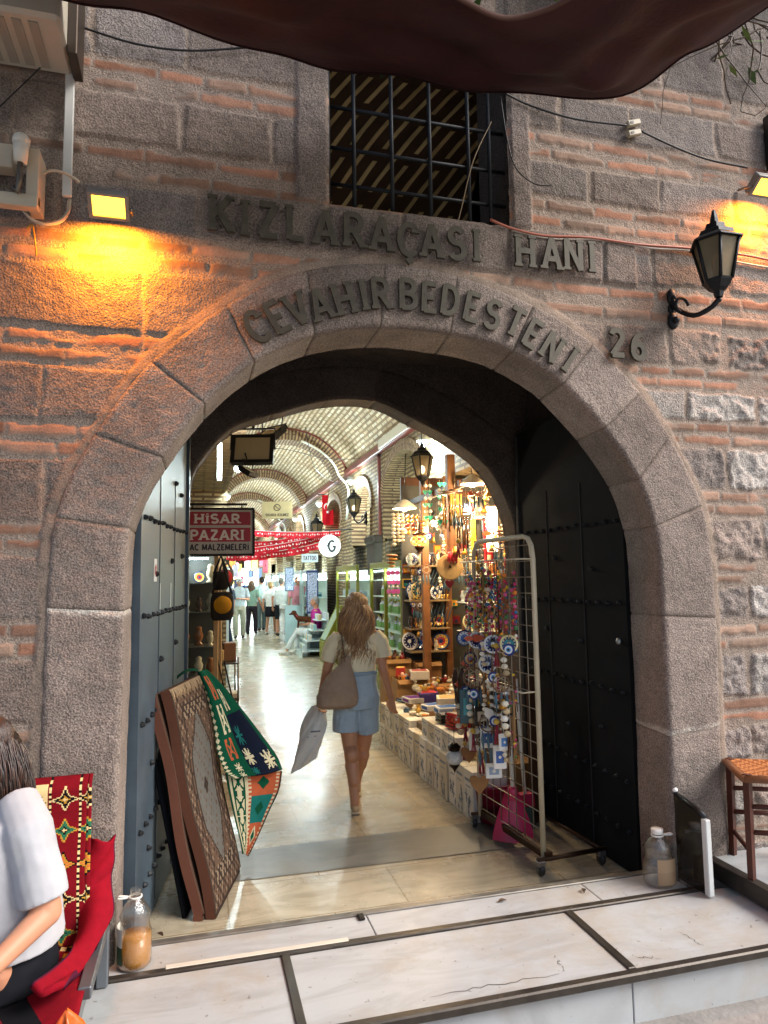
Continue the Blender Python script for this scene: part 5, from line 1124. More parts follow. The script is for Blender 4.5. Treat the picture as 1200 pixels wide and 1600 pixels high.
t = thing('globe_bulb', 'bare warm bulb glowing behind the bamboo chimes', 'bulb', (1.583, 3.4, 2.381)); mb = MB(); mb.ball(0, 0, 0, .045); mb.build('glass', G_WARM, t); mb = MB(H('#222')); mb.tube([(0, 0, .04), (0, 0, .12)], .018, 8); mb.build('socket', PLASTIC, t); plight('bulb_beam', (0, 0, -.1), 12, WARM, .05, t)
for i, p in enumerate(((1.75, 2.5, 2.45), (2.2, 4.0, 2.5), (1.45, 4.1, 2.3))):
    t = thing('stall_bulb', 'bare bulb under the ceiling of the souvenir stall', 'bulb', p, 0, 'bare bulbs in the souvenir stall'); mb = MB(); mb.ball(0, 0, 0, .035); mb.build('glass', G_WARM, t); mb = MB(H('#222')); mb.tube([(0, 0, .03), (0, 0, .14)], .015, 8); mb.build('socket', PLASTIC, t); plight('bulb_beam', (0, 0, -.09), 13, WARM, .05, t)
# hanging strings
def garland(name, label, p, strands, step, n, fn, mt=PLASTIC, bar=None, cat='garland', grp=None, length=None):
    t = thing(name, label, cat, p, 0, grp)
    mb = MB(); ms = MB(H('#cfc3a4'))
    for s_ in range(strands):
        x = (s_-(strands-1)/2)*.045; L_ = n*step*rnd.uniform(.8, 1.0)
        ms.tube([(x, 0, 0), (x, 0, -L_)], .0015, 4)
        for k in range(int(L_/step)): fn(mb, x+rnd.uniform(-.006, .006), rnd.uniform(-.01, .01), -(k+.7)*step, k, s_)
    if bar: ms.tube([(-strands*.03, 0, 0), (strands*.03, 0, 0)], .008, 6, c=H(bar)); ms.tube([(0, 0, 0), (0, 0, .25)], .0015, 4)
    mb.build('ornaments', mt, t); ms.build('strings', CLOTH, t); return t
def heart(mb, x, y, z, s_, c, th=.008):
    P = [(x+s_*.9*math.sin(a_)**3*1.0, z+s_*(.8*math.cos(a_)-.32*math.cos(2*a_)-.12*math.cos(3*a_))) for a_ in [2*math.pi*k/16 for k in range(16)]]
    mb.prism(P, y-th, y+th, c)
garland('heart_garland', 'garland of turquoise hearts and white beads in the stall', (1.051, 3.1, 2.626), 2, .062, 8, lambda mb, x, y, z, k, s_: heart(mb, x, y, z, .026, H('#27b89a')) if k % 2 else mb.ball(x, y, z, .018, c=H('#ece8da')))
garland('heart_garland', 'longer garland of turquoise hearts right of the first', (1.16, 3, 2.627), 2, .06, 9, lambda mb, x, y, z, k, s_: heart(mb, x, y, z, .028, H('#2cc3a6')) if k % 2 == 0 else mb.ball(x, y, z, .02, c=H('#efe9d6')))
garland('shell_garland', 'garland of cream shells and corks hanging at the left of the stall', (0.778, 3.2, 2.334), 3, .036, 10, lambda mb, x, y, z, k, s_: mb.ball(x, y, z, .022, .018, .015, c=H(['#e8dcc0', '#d9c59a', '#f2ead8'][(k+s_) % 3])))
garland('pink_garland', 'garland of pink discs and white beads at the left stall edge', (0.745, 3.3, 1.78), 3, .045, 7, lambda mb, x, y, z, k, s_: mb.disc(x, y, z, .024, H('#c55aa8'), 14, .01) if k % 2 == 0 else mb.ball(x, y, z, .012, c=H('#efe8e4')))
garland('charm_garland', 'garland of orange charms beside the mosaic lamp', (0.943, 3.25, 2.321), 3, .04, 6, lambda mb, x, y, z, k, s_: mb.ball(x, y, z, .018, c=H(['#d97b2a', '#e7b33f', '#b5402a'][k % 3])))
for i, (px, c) in enumerate(((((1.185, 2.9, 2.503)), '#6a4a22'), (((1.244, 2.85, 2.516)), '#7b5a2a'), (((1.361, 3, 2.32)), '#43291a'))):
    t = thing('wind_chime', ['bamboo wind chime with long tubes in the stall', 'shorter bamboo wind chime nearer the lamp', 'dark wooden tube chime under the lamp'][i], 'wind chime', px)
    mb = MB(H(c)); 
    for k in range(5): x_ = (k-2)*.026; y_ = .02*math.sin(k*2.3); mb.tube([(x_, y_, -.04), (x_, y_, -.32-.03*(k % 3))], .009, 8)
    mb.build('tubes', GLOSS, t); mb = MB(H('#3a2413')); mb.lathe([(0, 0), (.065, 0), (.065, -.015), (0, -.015)], n=16); mb.tube([(0, 0, 0), (0, 0, .16)], .0015, 4)
    for k in range(5): mb.tube([((k-2)*.026, .02*math.sin(k*2.3), 0), ((k-2)*.026, .02*math.sin(k*2.3), -.05)], .001, 4)
    mb.build('top_disc', WOOD, t)
# mosaic lamp, straw disc, hearts, tassels
t = thing('mosaic_lamp', 'orange and red mosaic glass lamp hanging in the stall', 'mosaic lamp', (0.954, 3.1, 2.049))
def mos(u, v): return H(['#e2541f', '#f09a3a', '#b3211d', '#f4c96a'][(int(u*16)+int(v*6)) % 4])
mb = MB(); mb.grid(lambda u, v: (.085*math.sin(math.pi*(.12+.76*v))*math.cos(6.283*u), .085*math.sin(math.pi*(.12+.76*v))*math.sin(6.283*u), -.055*math.cos(math.pi*(.12+.76*v))), 24, 10, cf=mos); mb.build('globe', mat('lit_mosaic', None, .3, es=1.6, bump=.1), t)
mb = MB(H('#3a281a')); mb.lathe([(.03, -.12), (.02, -.10), (.045, -.07), (.05, -.05), (.0, -.05)], n=14); mb.lathe([(0, .05), (.05, .05), (.07, .062), (.05, .075), (.012, .09), (.01, .2), (0, .2)], n=14); mb.build('mount', METAL, t); plight('mosaic_beam', (0, -.14, 0), 1.2, (1, .5, .25), .03, t)
t = single('straw_disc', MB(H('#b99a6c')).lathe([(0, -.015), (.02, -.02), (.115, -.008), (.125, 0), (.115, .01), (0, .01)], n=44, axis='Y', smooth=False), WOOL, 'round pleated straw disc hanging on the stall post', 'straw disc', (1.204, 2.95, 1.793), R_(-12))
mb = MB(H('#37281b')); mb.disc(0, -.022, 0, .014); mb.build('centre', CLOTH, t)
t = thing('dark_heart', 'dark red wooden heart hanging under the straw disc', 'heart ornament', (1.194, 2.95, 1.637)); mb = MB(); heart(mb, 0, 0, 0, .05, H('#4f1420')); mb.build('heart', GLOSS, t); mb = MB(H('#caa')); mb.tube([(0, 0, .03), (0, 0, .09)], .001, 4); mb.build('string', CLOTH, t)
mb = MB(H('#c4363f'))
for k in range(6): mb.tube([((k-2.5)*.016, 0, .0), ((k-2.5)*.017, .01, -.09-.02*(k % 2))], .009, 6)
mb.tube([(-.05, 0, 0), (0, 0, .04), (.05, 0, 0)], .003, 5); single('red_peppers', mb, GLOSS, 'bunch of red pepper ornaments above the straw disc', 'pepper ornament', (1.215, 2.9, 1.935))
mb = MB(H('#111')); mb.bx(-.035, .035, -.01, .01, -.75, 0, b=.003); mb.bx(-.022, .022, -.013, -.009, -.7, -.05, c=H('#2b2b2b')); single('dark_banner', mb, CLOTH, 'narrow black hanging banner in the stall', 'banner', (1.651, 3.3, 2.274))
mb = MB(H('#b02029')); mb.bx(-.05, .05, -.01, .01, -.7, 0, b=.003)
for k in range(6): mb.bx(-.02, .02, -.013, -.009, -.12-.1*k, -.06-.1*k, c=H('#d9b9a0'))
single('red_banner', mb, CLOTH, 'narrow red hanging banner with pale marks', 'banner', (1.778, 3.35, 2.279))
mb = MB(H('#d9b81e')); mb.bx(-.025, .025, -.006, .006, -.62, 0, b=.002)
for k in range(12): mb.bx(-.012, .022, -.008, -.005, -.6+.05*k, -.59+.05*k, c=H('#3a2c10'))
single('yellow_ruler', mb, PLASTIC, 'long yellow ruler shaped ornament hanging in the stall', 'ruler', (1.575, 3.25, 2.269))
mb = MB(H('#e9dcc6')); mb.lathe([(0, 0), (.05, 0), (.06, .05), (.055, .25), (.06, .45), (0, .45)], n=14, cols=[H('#e9dcc6'), H('#e9dcc6'), H('#d2a089'), H('#e9dcc6'), H('#e9dcc6')])
single('paper_lantern', mb, mat('lit_paper', H('#f0d9b8'), .7, emit=(1, .72, .42), es=2.2), 'tall glowing patterned paper lantern at the stall back', 'paper lantern', (1.757, 3.2, 1.945))
# figures dangling by the post
for i, (p, c1, c2) in enumerate((((0.734, 3.3, 1.917), '#c98a35', '#8a5420'), ((1.004, 3.2, 2.242), '#d8a24a', '#b06a2a'), ((1.671, 2.8, 2.122), '#6b452a', '#4a2e1c'))):
    mb = MB(H(c1))
    for k in range(4): mb.ball(.01*math.sin(k*2), 0, -.035*k, .06-.008*k, .03, .012, c=H(c1 if k % 2 else c2))
    mb.tube([(0, 0, 0), (0, 0, .12)], .001, 4); single('stacked_ornament', mb, WOOD, ['hanging ornament of stacked orange discs at the left stall edge', 'hanging ornament of stacked golden discs by the mosaic lamp', 'hanging dark wooden ornament of stacked discs over the wire rack'][i], 'ornament', p)
# ---------- low display of boxes along the corridor
def txtbox(mb, w_, d, h_, c, ink='#7b8694', seed=0):
    mb.box(0, 0, h_/2, w_, d, h_, b=.003, c=c); r_ = random.Random(seed)
    x = -w_/2-.0012
    mb.box(x, 0, h_*.80, .0015, d*.7, h_*.05, c=H(ink)); mb.box(x, 0, h_*.67, .0015, d*.45, h_*.03, c=H('#9aa0a8'))
    for k in range(7): yy = r_.uniform(-.3, .3)*d; zz = h_*r_.uniform(.1, .5); mb.box(x, yy, zz, .0015, d*.06, h_*r_.uniform(.08, .22), c=H(ink)); mb.box(x, yy, zz, .0016, d*r_.uniform(.12, .3), h_*.03, c=H(ink))
    mb.box(0, -d/2-.0012, h_*.5, w_*.5, .0015, h_*.25, c=lerp(c, H(ink), .5))
for i in range(4):
    mb = MB(); txtbox(mb, .26, .165, .34, H(['#d9d3c6', '#cfc7b6', '#e2ddd2', '#c9bda6'][i]), seed=i); proto_item('wbox%d' % i, mb, CARD, 'upright white glass carton with blue printing in the row along the corridor', 'carton', 'white cartons lined along the corridor', 'white_carton')
    mb = MB(); txtbox(mb, .26, .165, .20, H(['#d9d3c6', '#cfc7b6', '#e2ddd2', '#c9bda6'][i]), seed=i+9); proto_item('sbox%d' % i, mb, CARD, 'low white carton with blue printing in the row along the corridor', 'carton', 'low white cartons along the corridor', 'white_carton')
for k in range(15):
    y_ = 1.52+.17*k
    if k < 9: put('wbox%d' % (k % 4), (.90+rnd.uniform(-.012, .012), y_, 0), rnd.uniform(-.03, .03))
    else:
        put('sbox%d' % (k % 4), (.90, y_, 0), rnd.uniform(-.03, .03)); put('sbox%d' % ((k+1) % 4), (.91, y_, .202), rnd.uniform(-.05, .05))
for k in range(5): put('sbox%d' % (k % 4), (.93, 1.9+.17*k, .342), rnd.uniform(-.06, .06), (1, 1, .75))
def openbox(w_, d, h_, c):
    mb = MB(H(c)); t_ = .004
    mb.bx(-w_/2, w_/2, -d/2, d/2, 0, .006); 
    for s_ in (-1, 1): mb.box(s_*w_/2, 0, h_/2, t_, d, h_); mb.box(0, s_*d/2, h_/2, w_-t_, t_, h_)
    for s_ in (-1, 1): mb.add([(-w_/2, s_*(d/2+.003), h_), (w_/2, s_*(d/2+.003), h_), (w_/2*.95, s_*(d/2+.05), h_-.04), (-w_/2*.95, s_*(d/2+.05), h_-.04)], [(0, 1, 2, 3)], lerp(H(c), (0, 0, 0), .12))
    return mb
KR = '#a57b4a'
obs = [(1.15, 4.1, 0, .36, .26, .62, KR, 'tall brown carton behind the low white cartons'), (1.52, 4.15, 0, .34, .30, .55, KR, 'brown open carton under the figurine shelves'), (1.12, 4.6, 0, .3, .3, .78, KR, 'brown carton standing highest at the far end of the stall'), (1.45, 4.5, .0, .3, .26, .74, '#9a7144', 'darker brown carton behind the stall post'),
       (1.14, 3.55, 0, .34, .34, .46, KR, 'brown open carton halfway along the stall'), (1.5, 3.6, 0, .34, .34, .56, '#b0875a', 'light brown open carton deep in the stall'), (1.16, 2.9, 0, .3, .3, .50, '#b78d5a', 'brown carton of trinkets near the stacked tins'), (1.5, 2.85, 0, .32, .3, .66, KR, 'brown carton under the glass shelves'),
       (1.17, 2.35, 0, .3, .3, .58, '#c09a68', 'open brown carton in front of the glass shelves'), (1.5, 2.3, 0, .3, .3, .7, KR, 'tall brown carton nearest the wire rack')]
for x, y, z, w_, d, h_, c, lb in obs: single('brown_carton', openbox(w_, d, h_, c), CARD, lb, 'carton', (x, y, z), rnd.uniform(-.1, .1))
gb = [((1.0, 3.55, .46), .16, .2, .05, '#d9d6cc', '#7a3c90', 'white and purple gift box'), ((1.16, 3.55, .462), .2, .2, .09, '#54468c', '#d84a4a', 'purple gift box with a red badge'), ((1.15, 2.92, .505), .22, .20, .10, '#e7dcc4', '#c9a86a', 'cream open gift box with trinkets'), ((.98, 3.2, .36), .18, .16, .05, '#2c2a2b', '#c9c4ba', 'flat black box with a silver lid'),
      ((1.0, 2.55, .53), .2, .16, .06, '#d5d9dd', '#3a5f9c', 'white box with blue writing'), ((.98, 2.9, .50), .16, .14, .05, '#efece4', '#4a6db0', 'small blue and white patterned box'), ((1.2, 2.4, .585), .22, .2, .12, '#9c6f38', '#5c3e20', 'brown box lying on the open carton'), ((1.05, 3.9, .41), .2, .14, .03, '#24364a', '#8fa6b8', 'tilted dark blue framed picture box'),
      ((.96, 2.25, .50), .14, .12, .09, '#1f1d1d', '#b9b1a2', 'stack of black boxes with picture lids'), ((1.2, 3.95, .625), .2, .18, .09, '#cfc8b8', '#9d3a3a', 'pale box on the tall brown carton'), ((1.05, 4.15, .63), .1, .12, .10, '#b5342e', '#e7c34e', 'small red box at the far end'), ((1.46, 2.9, .67), .24, .2, .08, '#e3ddd0', '#6a5a44', 'white box on the carton under the glass shelves')]
for i, (p, w_, d, h_, c, c2, lb) in enumerate(gb):
    mb = MB(H(c)); mb.box(0, 0, h_/2, w_, d, h_, b=.004); mb.box(0, 0, h_+.001, w_*.8, d*.75, .002, c=H(c2)); mb.box(-w_/2-.001, 0, h_/2, .002, d*.7, h_*.5, c=H(c2)); single('gift_box', mb, CARD, lb+' on the stall counter', 'box', p, rnd.uniform(-.3, .3))
for k in range(5): mb = MB(H('#a31a2a')); mb.box(0, 0, .011, .17, .125, .02, b=.003); mb.box(0, 0, .0222, .13, .09, .0015, c=H('#d8d0c6')); single('red_tin', mb, GLOSS, 'flat red tin in the red stack on the cartons', 'tin', (.93+.004*k, 2.12, .50+.0235*k), .15+.03*k, 'stack of red tins')
for k in range(3): mb = MB(H('#2d2a26')); mb.box(0, 0, .011, .17, .125, .02, b=.003); mb.box(0, 0, .0222, .13, .09, .0015, c=H('#98a0a8')); single('dark_tin', mb, GLOSS, 'flat dark tin stacked behind the red tins', 'tin', (.93, 2.36, .50+.0235*k), .1-.03*k, 'stack of dark tins')
mb = MB(H('#c9aa78')); mb.grid(lambda u, v: (.13*v*math.cos(6.283*u), .10*v*math.sin(6.283*u), .07*(1-v*v)+.008*math.sin(30*u+20*v)), 30, 10, cf=lambda u, v: H('#cdb07f') if (int(u*30)+int(v*10)) % 2 else H('#a88657')); single('straw_hat', mb, WOOL, 'woven straw basket lying upside down on the white cartons', 'straw basket', (.92, 1.83, .35))
for k in range(14): put('fig0' if k % 3 else 'fig1', (1.06+.045*(k % 5)+.05*rnd.random(), 1.7+.16*(k//5)+.05*rnd.random(), .0+.36), 0, .6)
mb = MB((.2, .15, .1)); mb.bx(.99, 1.3, 1.5, 2.2, .0, .355, b=.006, c=H('#8f6c42')); single('brown_counter_box', mb, CARD, 'long brown box that carries small trinkets near the rack', 'box', (0, 0, 0))
r = random.Random(9)
G_ = ['#c9a24a', '#d8cdb0', '#8b2f2a', '#b07a3c', '#e5dcc8', '#3c5a78', '#5a3826', '#d9863a']
for key, f_ in (('tr0', lambda mb, c: (mb.ball(0, 0, .03, .03, c=c), mb.lathe([(.01, .05), (.012, .08), (.02, .085), (0, .09)], n=8, c=c))), ('tr1', lambda mb, c: (mb.box(0, 0, .02, .06, .05, .04, b=.004, c=c), mb.ball(0, 0, .05, .016, c=lerp(c, (1, 1, 1), .4)))), ('tr2', lambda mb, c: (mb.lathe([(0, 0), (.03, 0), (.034, .03), (.028, .03), (.026, .005), (0, .005)], n=12, c=c),))):
    for ci, c in enumerate(G_):
        mb = MB(H(c)); f_(mb, H(c)); proto_item(key+str(ci), mb, GLOSS, {'tr0': 'little round glazed trinket among the cartons', 'tr1': 'little square trinket box among the cartons', 'tr2': 'little trinket bowl among the cartons'}[key], 'trinket', {'tr0': 'round trinkets', 'tr1': 'square trinket boxes', 'tr2': 'trinket bowls'}[key]+' on the stall counter', 'trinket')
tops = [(1.15, 4.1, .60, .3, .2), (1.52, 4.15, .53, .28, .24), (1.12, 4.6, .76, .24, .24), (1.14, 3.55, .57, .28, .28), (1.5, 3.6, .55, .28, .28), (1.5, 2.85, .75, .24, .2), (1.17, 2.35, .70, .2, .2), (1.5, 2.3, .69, .24, .24), (.92, 3.0, .40, .1, .8), (1.3, 3.2, .5, .1, 1.6), (1.3, 2.6, .6, .1, .5)]
for (x, y, z, w_, d) in tops:
    for k in range(9): put('tr%d%d' % (r.randint(0, 2), r.randint(0, 7)), (x+r.uniform(-.5, .5)*w_, y+r.uniform(-.5, .5)*d, z-.005+r.uniform(0, .015)), r.uniform(0, 6), r.uniform(.8, 1.3))
# carts of copper-coloured stands holding the loose trinkets
for i, (x, y, z, w_, d) in enumerate(((.92, 3.0, .395, .14, .9), (1.3, 3.2, .495, .14, 1.7), (1.3, 2.6, .595, .14, .6))):
    mb = MB(H('#6b5538')); mb.box(0, 0, -z/2, w_, d, z, b=.004); single('display_plinth', mb, WOOD, ['low plinth of trinkets behind the white cartons', 'long plinth of trinkets in the middle of the stall', 'higher short plinth of trinkets near the glass shelves'][i], 'plinth', (x, y, z))
# ---------- wire rack on castors with its wares
RK = thing('wire_rack', 'cream wire grid rack on castors hung with bead strings', 'rack', (.815, .96, 0), R_(94.5))
IV = H('#c8bb9f'); W2 = .39
mb = MB(IV)
pr = [(-W2, 0, .10), (-W2, 0, 1.84), (-W2+.08, 0, 1.93), (W2-.08, 0, 1.93), (W2, 0, 1.84), (W2, 0, .10)]
mb.tube([(-W2, 0, .08), (-W2, 0, 1.80), (-W2+.015, 0, 1.88), (-W2+.05, 0, 1.925), (-W2+.1, 0, 1.94), (W2-.1, 0, 1.94), (W2-.05, 0, 1.925), (W2-.015, 0, 1.88), (W2, 0, 1.80), (W2, 0, .08)], .016, 8); mb.build('frame', PAINT, RK)
mb = MB(H('#a89f8b'))
for k in range(1, 8): mb.tube([(-W2+k*2*W2/8, 0, .13), (-W2+k*2*W2/8, 0, 1.93)], .0032, 5)
for k in range(19): mb.tube([(-W2, .004, .14+.097*k), (W2, .004, .14+.097*k)], .0032, 5)
mb.build('wire_grid', METAL, RK)
mb = MB(H('#4a3526')); mb.tube([(-W2-.03, -.40, .09), (-W2-.03, .06, .09)], .014, 6); mb.tube([(W2+.02, -.40, .09), (W2+.02, .06, .09)], .014, 6); mb.box(0, -.02, .10, 2*W2+.06, .05, .045, b=.004); mb.tube([(-W2, -.38, .09), (W2, -.38, .09)], .012, 6); mb.build('base', METAL, RK)
for x_ in (-W2-.03, W2+.02):
    for y_ in (-.37, .04):
        mb = MB(H('#2a2a2a')); mb.lathe([(0, -.012), (.03, -.012), (.034, 0), (.03, .012), (0, .012)], x_, y_, .036, 14, axis='Y'); c_ = mb.build('castor', PLASTIC, RK)
        mb = MB(H('#8b8680')); mb.box(x_, y_, .07, .04, .05, .03, b=.004); mb.build('fork', METAL, c_)
Mr = Matrix.Translation((.815, .96, 0)) @ Matrix.Rotation(R_(94.5), 4, 'Z')
def rackp(u, d, z): return tuple(Mr @ Vector((u, d, z)))
for z_, n_ in ((1.80, 1), (1.02, 1)):
    t = thing('hook_rail', 'thin cream rail clipped on the %s part of the wire rack' % ('upper' if z_ > 1.5 else 'lower'), 'rail', rackp(0, .10, z_), R_(94.5))
    mb = MB(IV); mb.tube([(-W2, 0, 0), (W2, 0, .0)], .006, 6); mb.build('rod', PAINT, t); mb = MB(IV); 
    for x_ in (-W2, W2): mb.tube([(x_, 0, 0), (x_, -.10, 0)], .005, 6)
    mb.build('end_hooks', PAINT, t)
BC = ['#c2273f', '#e3c12f', '#d55a8c', '#2e6f9c', '#e8e0cf', '#3f7f4a', '#8a3a6b', '#e07f2c', '#1f1d24', '#b72a6a', '#7a4a2a']
r = random.Random(21)
for k in range(24):
    u = -W2+.03+.03*k; L_ = r.uniform(.42, .62); t = thing('bead_string', 'string of small coloured wooden beads on the wire rack', 'bead string', rackp(u, .10+r.uniform(-.02, .03), 1.80), 0, 'bead strings on the wire rack')
    mb = MB(); z_ = -.10*r.random()-.06
    while z_ > -L_:
        s_ = r.uniform(.008, .0145); mb.ball(r.uniform(-.003, .003), r.uniform(-.003, .003), z_, s_, c=H(r.choice(BC)), n=7, m=5); z_ -= s_*r.uniform(1.9, 3.4)
    mb.build('beads', PLASTIC, t); mb = MB(H('#8d6a45')); mb.tube([(0, 0, 0), (0, 0, -L_)], .002, 4); mb.build('cord', CLOTH, t)
for k in range(30):
    u = -W2+.04+.024*k; L_ = r.uniform(.3, .5); t = thing('cord_tassel', 'brown cord tassel with wooden beads on the wire rack', 'tassel', rackp(u, .12+r.uniform(-.02, .03), r.choice([1.80, 1.20, 1.02, 1.02])), 0, 'cord tassels on the wire rack')
    mb = MB(H(r.choice(['#7d5a3a', '#5f4029', '#99764e']))); 
    for q in range(3): mb.tube([(0, 0, 0), (r.uniform(-.012, .012), r.uniform(-.01, .01), -L_*r.uniform(.8, 1))], .0035, 5)
    mb.build('cords', CLOTH, t); mb = MB()
    for q in range(5): mb.ball(r.uniform(-.01, .01), 0, -L_*r.uniform(.1, .9), .009, c=H(r.choice(BC)), n=7, m=5)
    mb.build('beads', PLASTIC, t)
for i, (u, z_, kd, s_) in enumerate(((.30, 1.32, 'pl0', 1.0), (.12, 1.32, 'pl3', 1.0), (-.10, 1.31, 'pl3', 1.05), (-.30, 1.33, 'pl1', 1.0), (.22, 1.20, 'pl2', .8), (-.02, 1.18, 'pl3', 1.05), (.33, .98, 'pl1', .9), (.05, .80, 'pl0', .7))):
    p = rackp(u, .13, z_-.09); put(kd, p, R_(-28), s_*.62, label='round evil eye plate hung on the wire rack'); bpy.context.scene.objects
mb = MB(H('#e2ddd0')); 
for s_ in (-1, 1): mb.prism([(0, -.02), (s_*.03, .03), (s_*.075, .045), (s_*.08, .0), (s_*.05, -.03), (s_*.055, -.06), (s_*.02, -.055)], -.004, .004)
mb.box(0, 0, 0, .012, .014, .08, b=.003, c=H('#5a5048')); single('wooden_butterfly', mb, PAINT, 'white wooden butterfly on the lower wire rack', 'butterfly ornament', rackp(-.17, .15, .86), R_(-25))
for q, u in enumerate((-.12, -.17, -.27)):
    mb = MB()
    for k in range(9-2*q if q < 2 else 9): mb.lathe([(0, 0), (.022, 0), (.022, .014), (0, .014)], 0, 0, -.024*k, 12, c=H('#eeeae0' if k % 2 == 0 else '#23211f'))
    single('striped_garland', mb, PAINT, 'black and white striped bead stick on the wire rack', 'striped ornament', rackp(u, .15, 1.0), 0, 'striped bead sticks')
for i, (u, z_, c1, c2, w_, h_) in enumerate(((-.05, .70, '#e6e6e2', '#3d63a8', .09, .12), (-.2, .62, '#efeae0', '#3d63a8', .08, .14), (-.26, .72, '#f0ede6', '#5f8cc4', .07, .1), (.10, .66, '#d9d2c2', '#51493d', .10, .14), (-.12, .52, '#e9e6de', '#8fa3b8', .10, .09), (.02, .82, '#33302c', '#c9bda6', .1, .12), (.2, .85, '#1d5560', '#3aa0ad', .12, .22))):
    mb = MB(H(c1)); mb.box(0, 0, 0, w_, .012, h_, b=.003); mb.box(0, -.007, 0, w_*.6, .002, h_*.5, c=H(c2)); mb.ball(0, -.008, 0, w_*.12, .004, w_*.12, c=H(c1)); mb.tube([(0, 0, h_/2), (0, .03, h_/2+.08)], .0015, 4)
    single('hanging_tile', mb, GLOSS, ['white tile with a blue eye hanging on the rack', 'white long tile with blue patch on the rack', 'small white tile with light blue patch on the rack', 'beige patterned tile low on the rack', 'pale tile lowest on the rack', 'dark tile with cream eye on the rack', 'large teal tasselled tile on the rack'][i], 'tile ornament', rackp(u, .16, z_), R_(-20+10*(i % 3)))
for i, (u, z_) in enumerate(((.36, .86), (.30, .92), (.36, 1.0), (.25, 1.02))):
    mb = MB(H('#3b2416')); mb.tube([(0, 0, .08), (.01, 0, 0), (.03, 0, -.16)], [(.006, .004), (.035, .01), (.012, .006)], 10); single('wooden_paddle', mb, WOOD, 'dark wooden paddle hanging at the stall side of the rack', 'wooden paddle', rackp(u, .18, z_), .3*i, 'wooden paddles on the rack')
for i, (u, z_, s_, c) in enumerate(((.20, .55, .06, '#8a5c30'), (.06, .40, .07, '#9c6c3c'))):
    mb = MB(); heart(mb, 0, 0, 0, s_, H(c)); mb.tube([(0, 0, s_*.5), (0, .02, s_*.5+.15)], .0015, 4); single('wooden_heart', mb, WOOD, ['brown wooden heart in the middle of the rack', 'larger brown wooden heart at the bottom of the wares'][i], 'wooden heart', rackp(u, .17, z_), R_(-10))
t = thing('crackle_lamp', 'small white crackled glass lamp hanging low at the rack', 'glass lamp', rackp(.25, .25, .52))
mb = MB(H('#c9c4ba')); mb.ball(0, 0, 0, .058, rz=.048, n=18, m=12); mb.build('globe', mat('crackled_glass', H('#c8c6c0'), .15, var=.3, vs=60, bump=.8, bs=70), t)
mb = MB(H('#2a221c')); mb.lathe([(0, .10), (.02, .095), (.045, .07), (.035, .045), (0, .045)], n=12, smooth=False); mb.lathe([(0, -.10), (.008, -.08), (.03, -.05), (.035, -.04), (0, -.04)], n=12, smooth=False); mb.tube([(0, 0, .1), (0, 0, .25)], .002, 4); mb.build('mount', METAL, t)
# bucket, dustpan, brooms behind the rack
t = thing('pink_bucket', 'dark pink plastic bucket behind the wire rack', 'bucket', (0.917, 1.429, 0)); mb = MB(H('#8a1c38')); mb.lathe([(0, .01), (.10, .01), (.135, .25), (.145, .255), (.145, .27), (.128, .27), (.095, .02), (0, .02)], n=28); mb.build('tub', PLASTIC, t); mb = MB(H('#d8d4cc')); mb.tube([(.14*math.cos(a_), .02, .25-.05*math.sin(a_)) for a_ in [math.pi*k/14 for k in range(15)]], .003, 5); mb.build('handle', METAL, t)
t = thing('pink_dustpan', 'bright pink dustpan with long white handle behind the rack', 'dustpan', (0.875, 1.028, 0), R_(-20))
mb = MB(H('#c02f56')); mb.grid(lambda u, v: ((u-.5)*(.27-.20*v**1.3), .02+.05*v-.07*math.cos((u-.5)*2.6)*(1-v*.4), .02+.30*v), 14, 10); mb.lathe([(.03, .28), (.034, .34), (.022, .36), (0, .36)], 0, -.03, 0, 12); mb.build('pan', PLASTIC, t)
mb = MB(H('#dfdcd2')); mb.tube([(0, -.03, .34), (-.01, .0, .98)], .014, 8); mb.build('stick', PLASTIC, t)
t = thing('long_broom', 'white broom handle standing beside the pink dustpan', 'broom', (1.039, 1.186, 0), 0); mb = MB(H('#e3e0d6')); mb.tube([(0, 0, .25), (-.03, .02, 1.0)], .013, 8); mb.build('stick', PLASTIC, t); mb = MB(H('#a02244')); mb.prism([(-.05, .25), (.05, .25), (.06, .17), (-.06, .17)], -.03, .03); mb.box(0, 0, .09, .12, .05, .16, b=.01, c=H('#3a4a44')); mb.build('brush', PLASTIC, t)
mb = MB(H('#4a2f1e')); mb.box(0, 0, .5, .10, .02, 1.0, b=.004); o = single('leaning_board', mb, WOOD, 'brown wooden board standing behind the rack', 'board', (1.189, 1.329, 0), R_(20))
mb = MB(H('#b6a78c')); mb.bx(-.1, .1, -.012, .012, 0, .3, b=.003); mb.bx(-.08, .08, -.0135, -.012, .02, .28, c=H('#6a4f3a')); single('framed_picture', mb, PAINT, 'small framed brown picture leaning on the nearest white carton', 'picture', (.93, 1.42, .34), R_(-70))


# ---------- denser hanging wares of the stall
r = random.Random(77)
def orn(key, f, label, cat, grp, m_=PLASTIC):
    mb = MB(); f(mb); mb.tube([(0, 0, 0), (0, 0, .16)], .0012, 4, c=H('#8a7a60')); proto_item(key, mb, m_, label, cat, grp, cat.replace(' ', '_'))
def eye(mb): mb.at(0, 0, -.03); mb.disc(0, 0, 0, .03, H('#16307a'), 18, .010); mb.disc(0, -.004, 0, .020, H('#e6e9ec'), 16, .006); mb.disc(0, -.007, 0, .012, H('#4a9ad0'), 12, .004); mb.disc(0, -.009, 0, .006, H('#101018'), 10, .003); mb.at()
orn('eye', eye, 'small blue eye bead hanging in the souvenir stall', 'eye charm', 'eye charms in the stall')
def bell(mb): mb.lathe([(0, 0), (.012, -.004), (.016, -.03), (.028, -.055), (.024, -.055), (0, -.02)], n=12, c=H('#b8893a'))
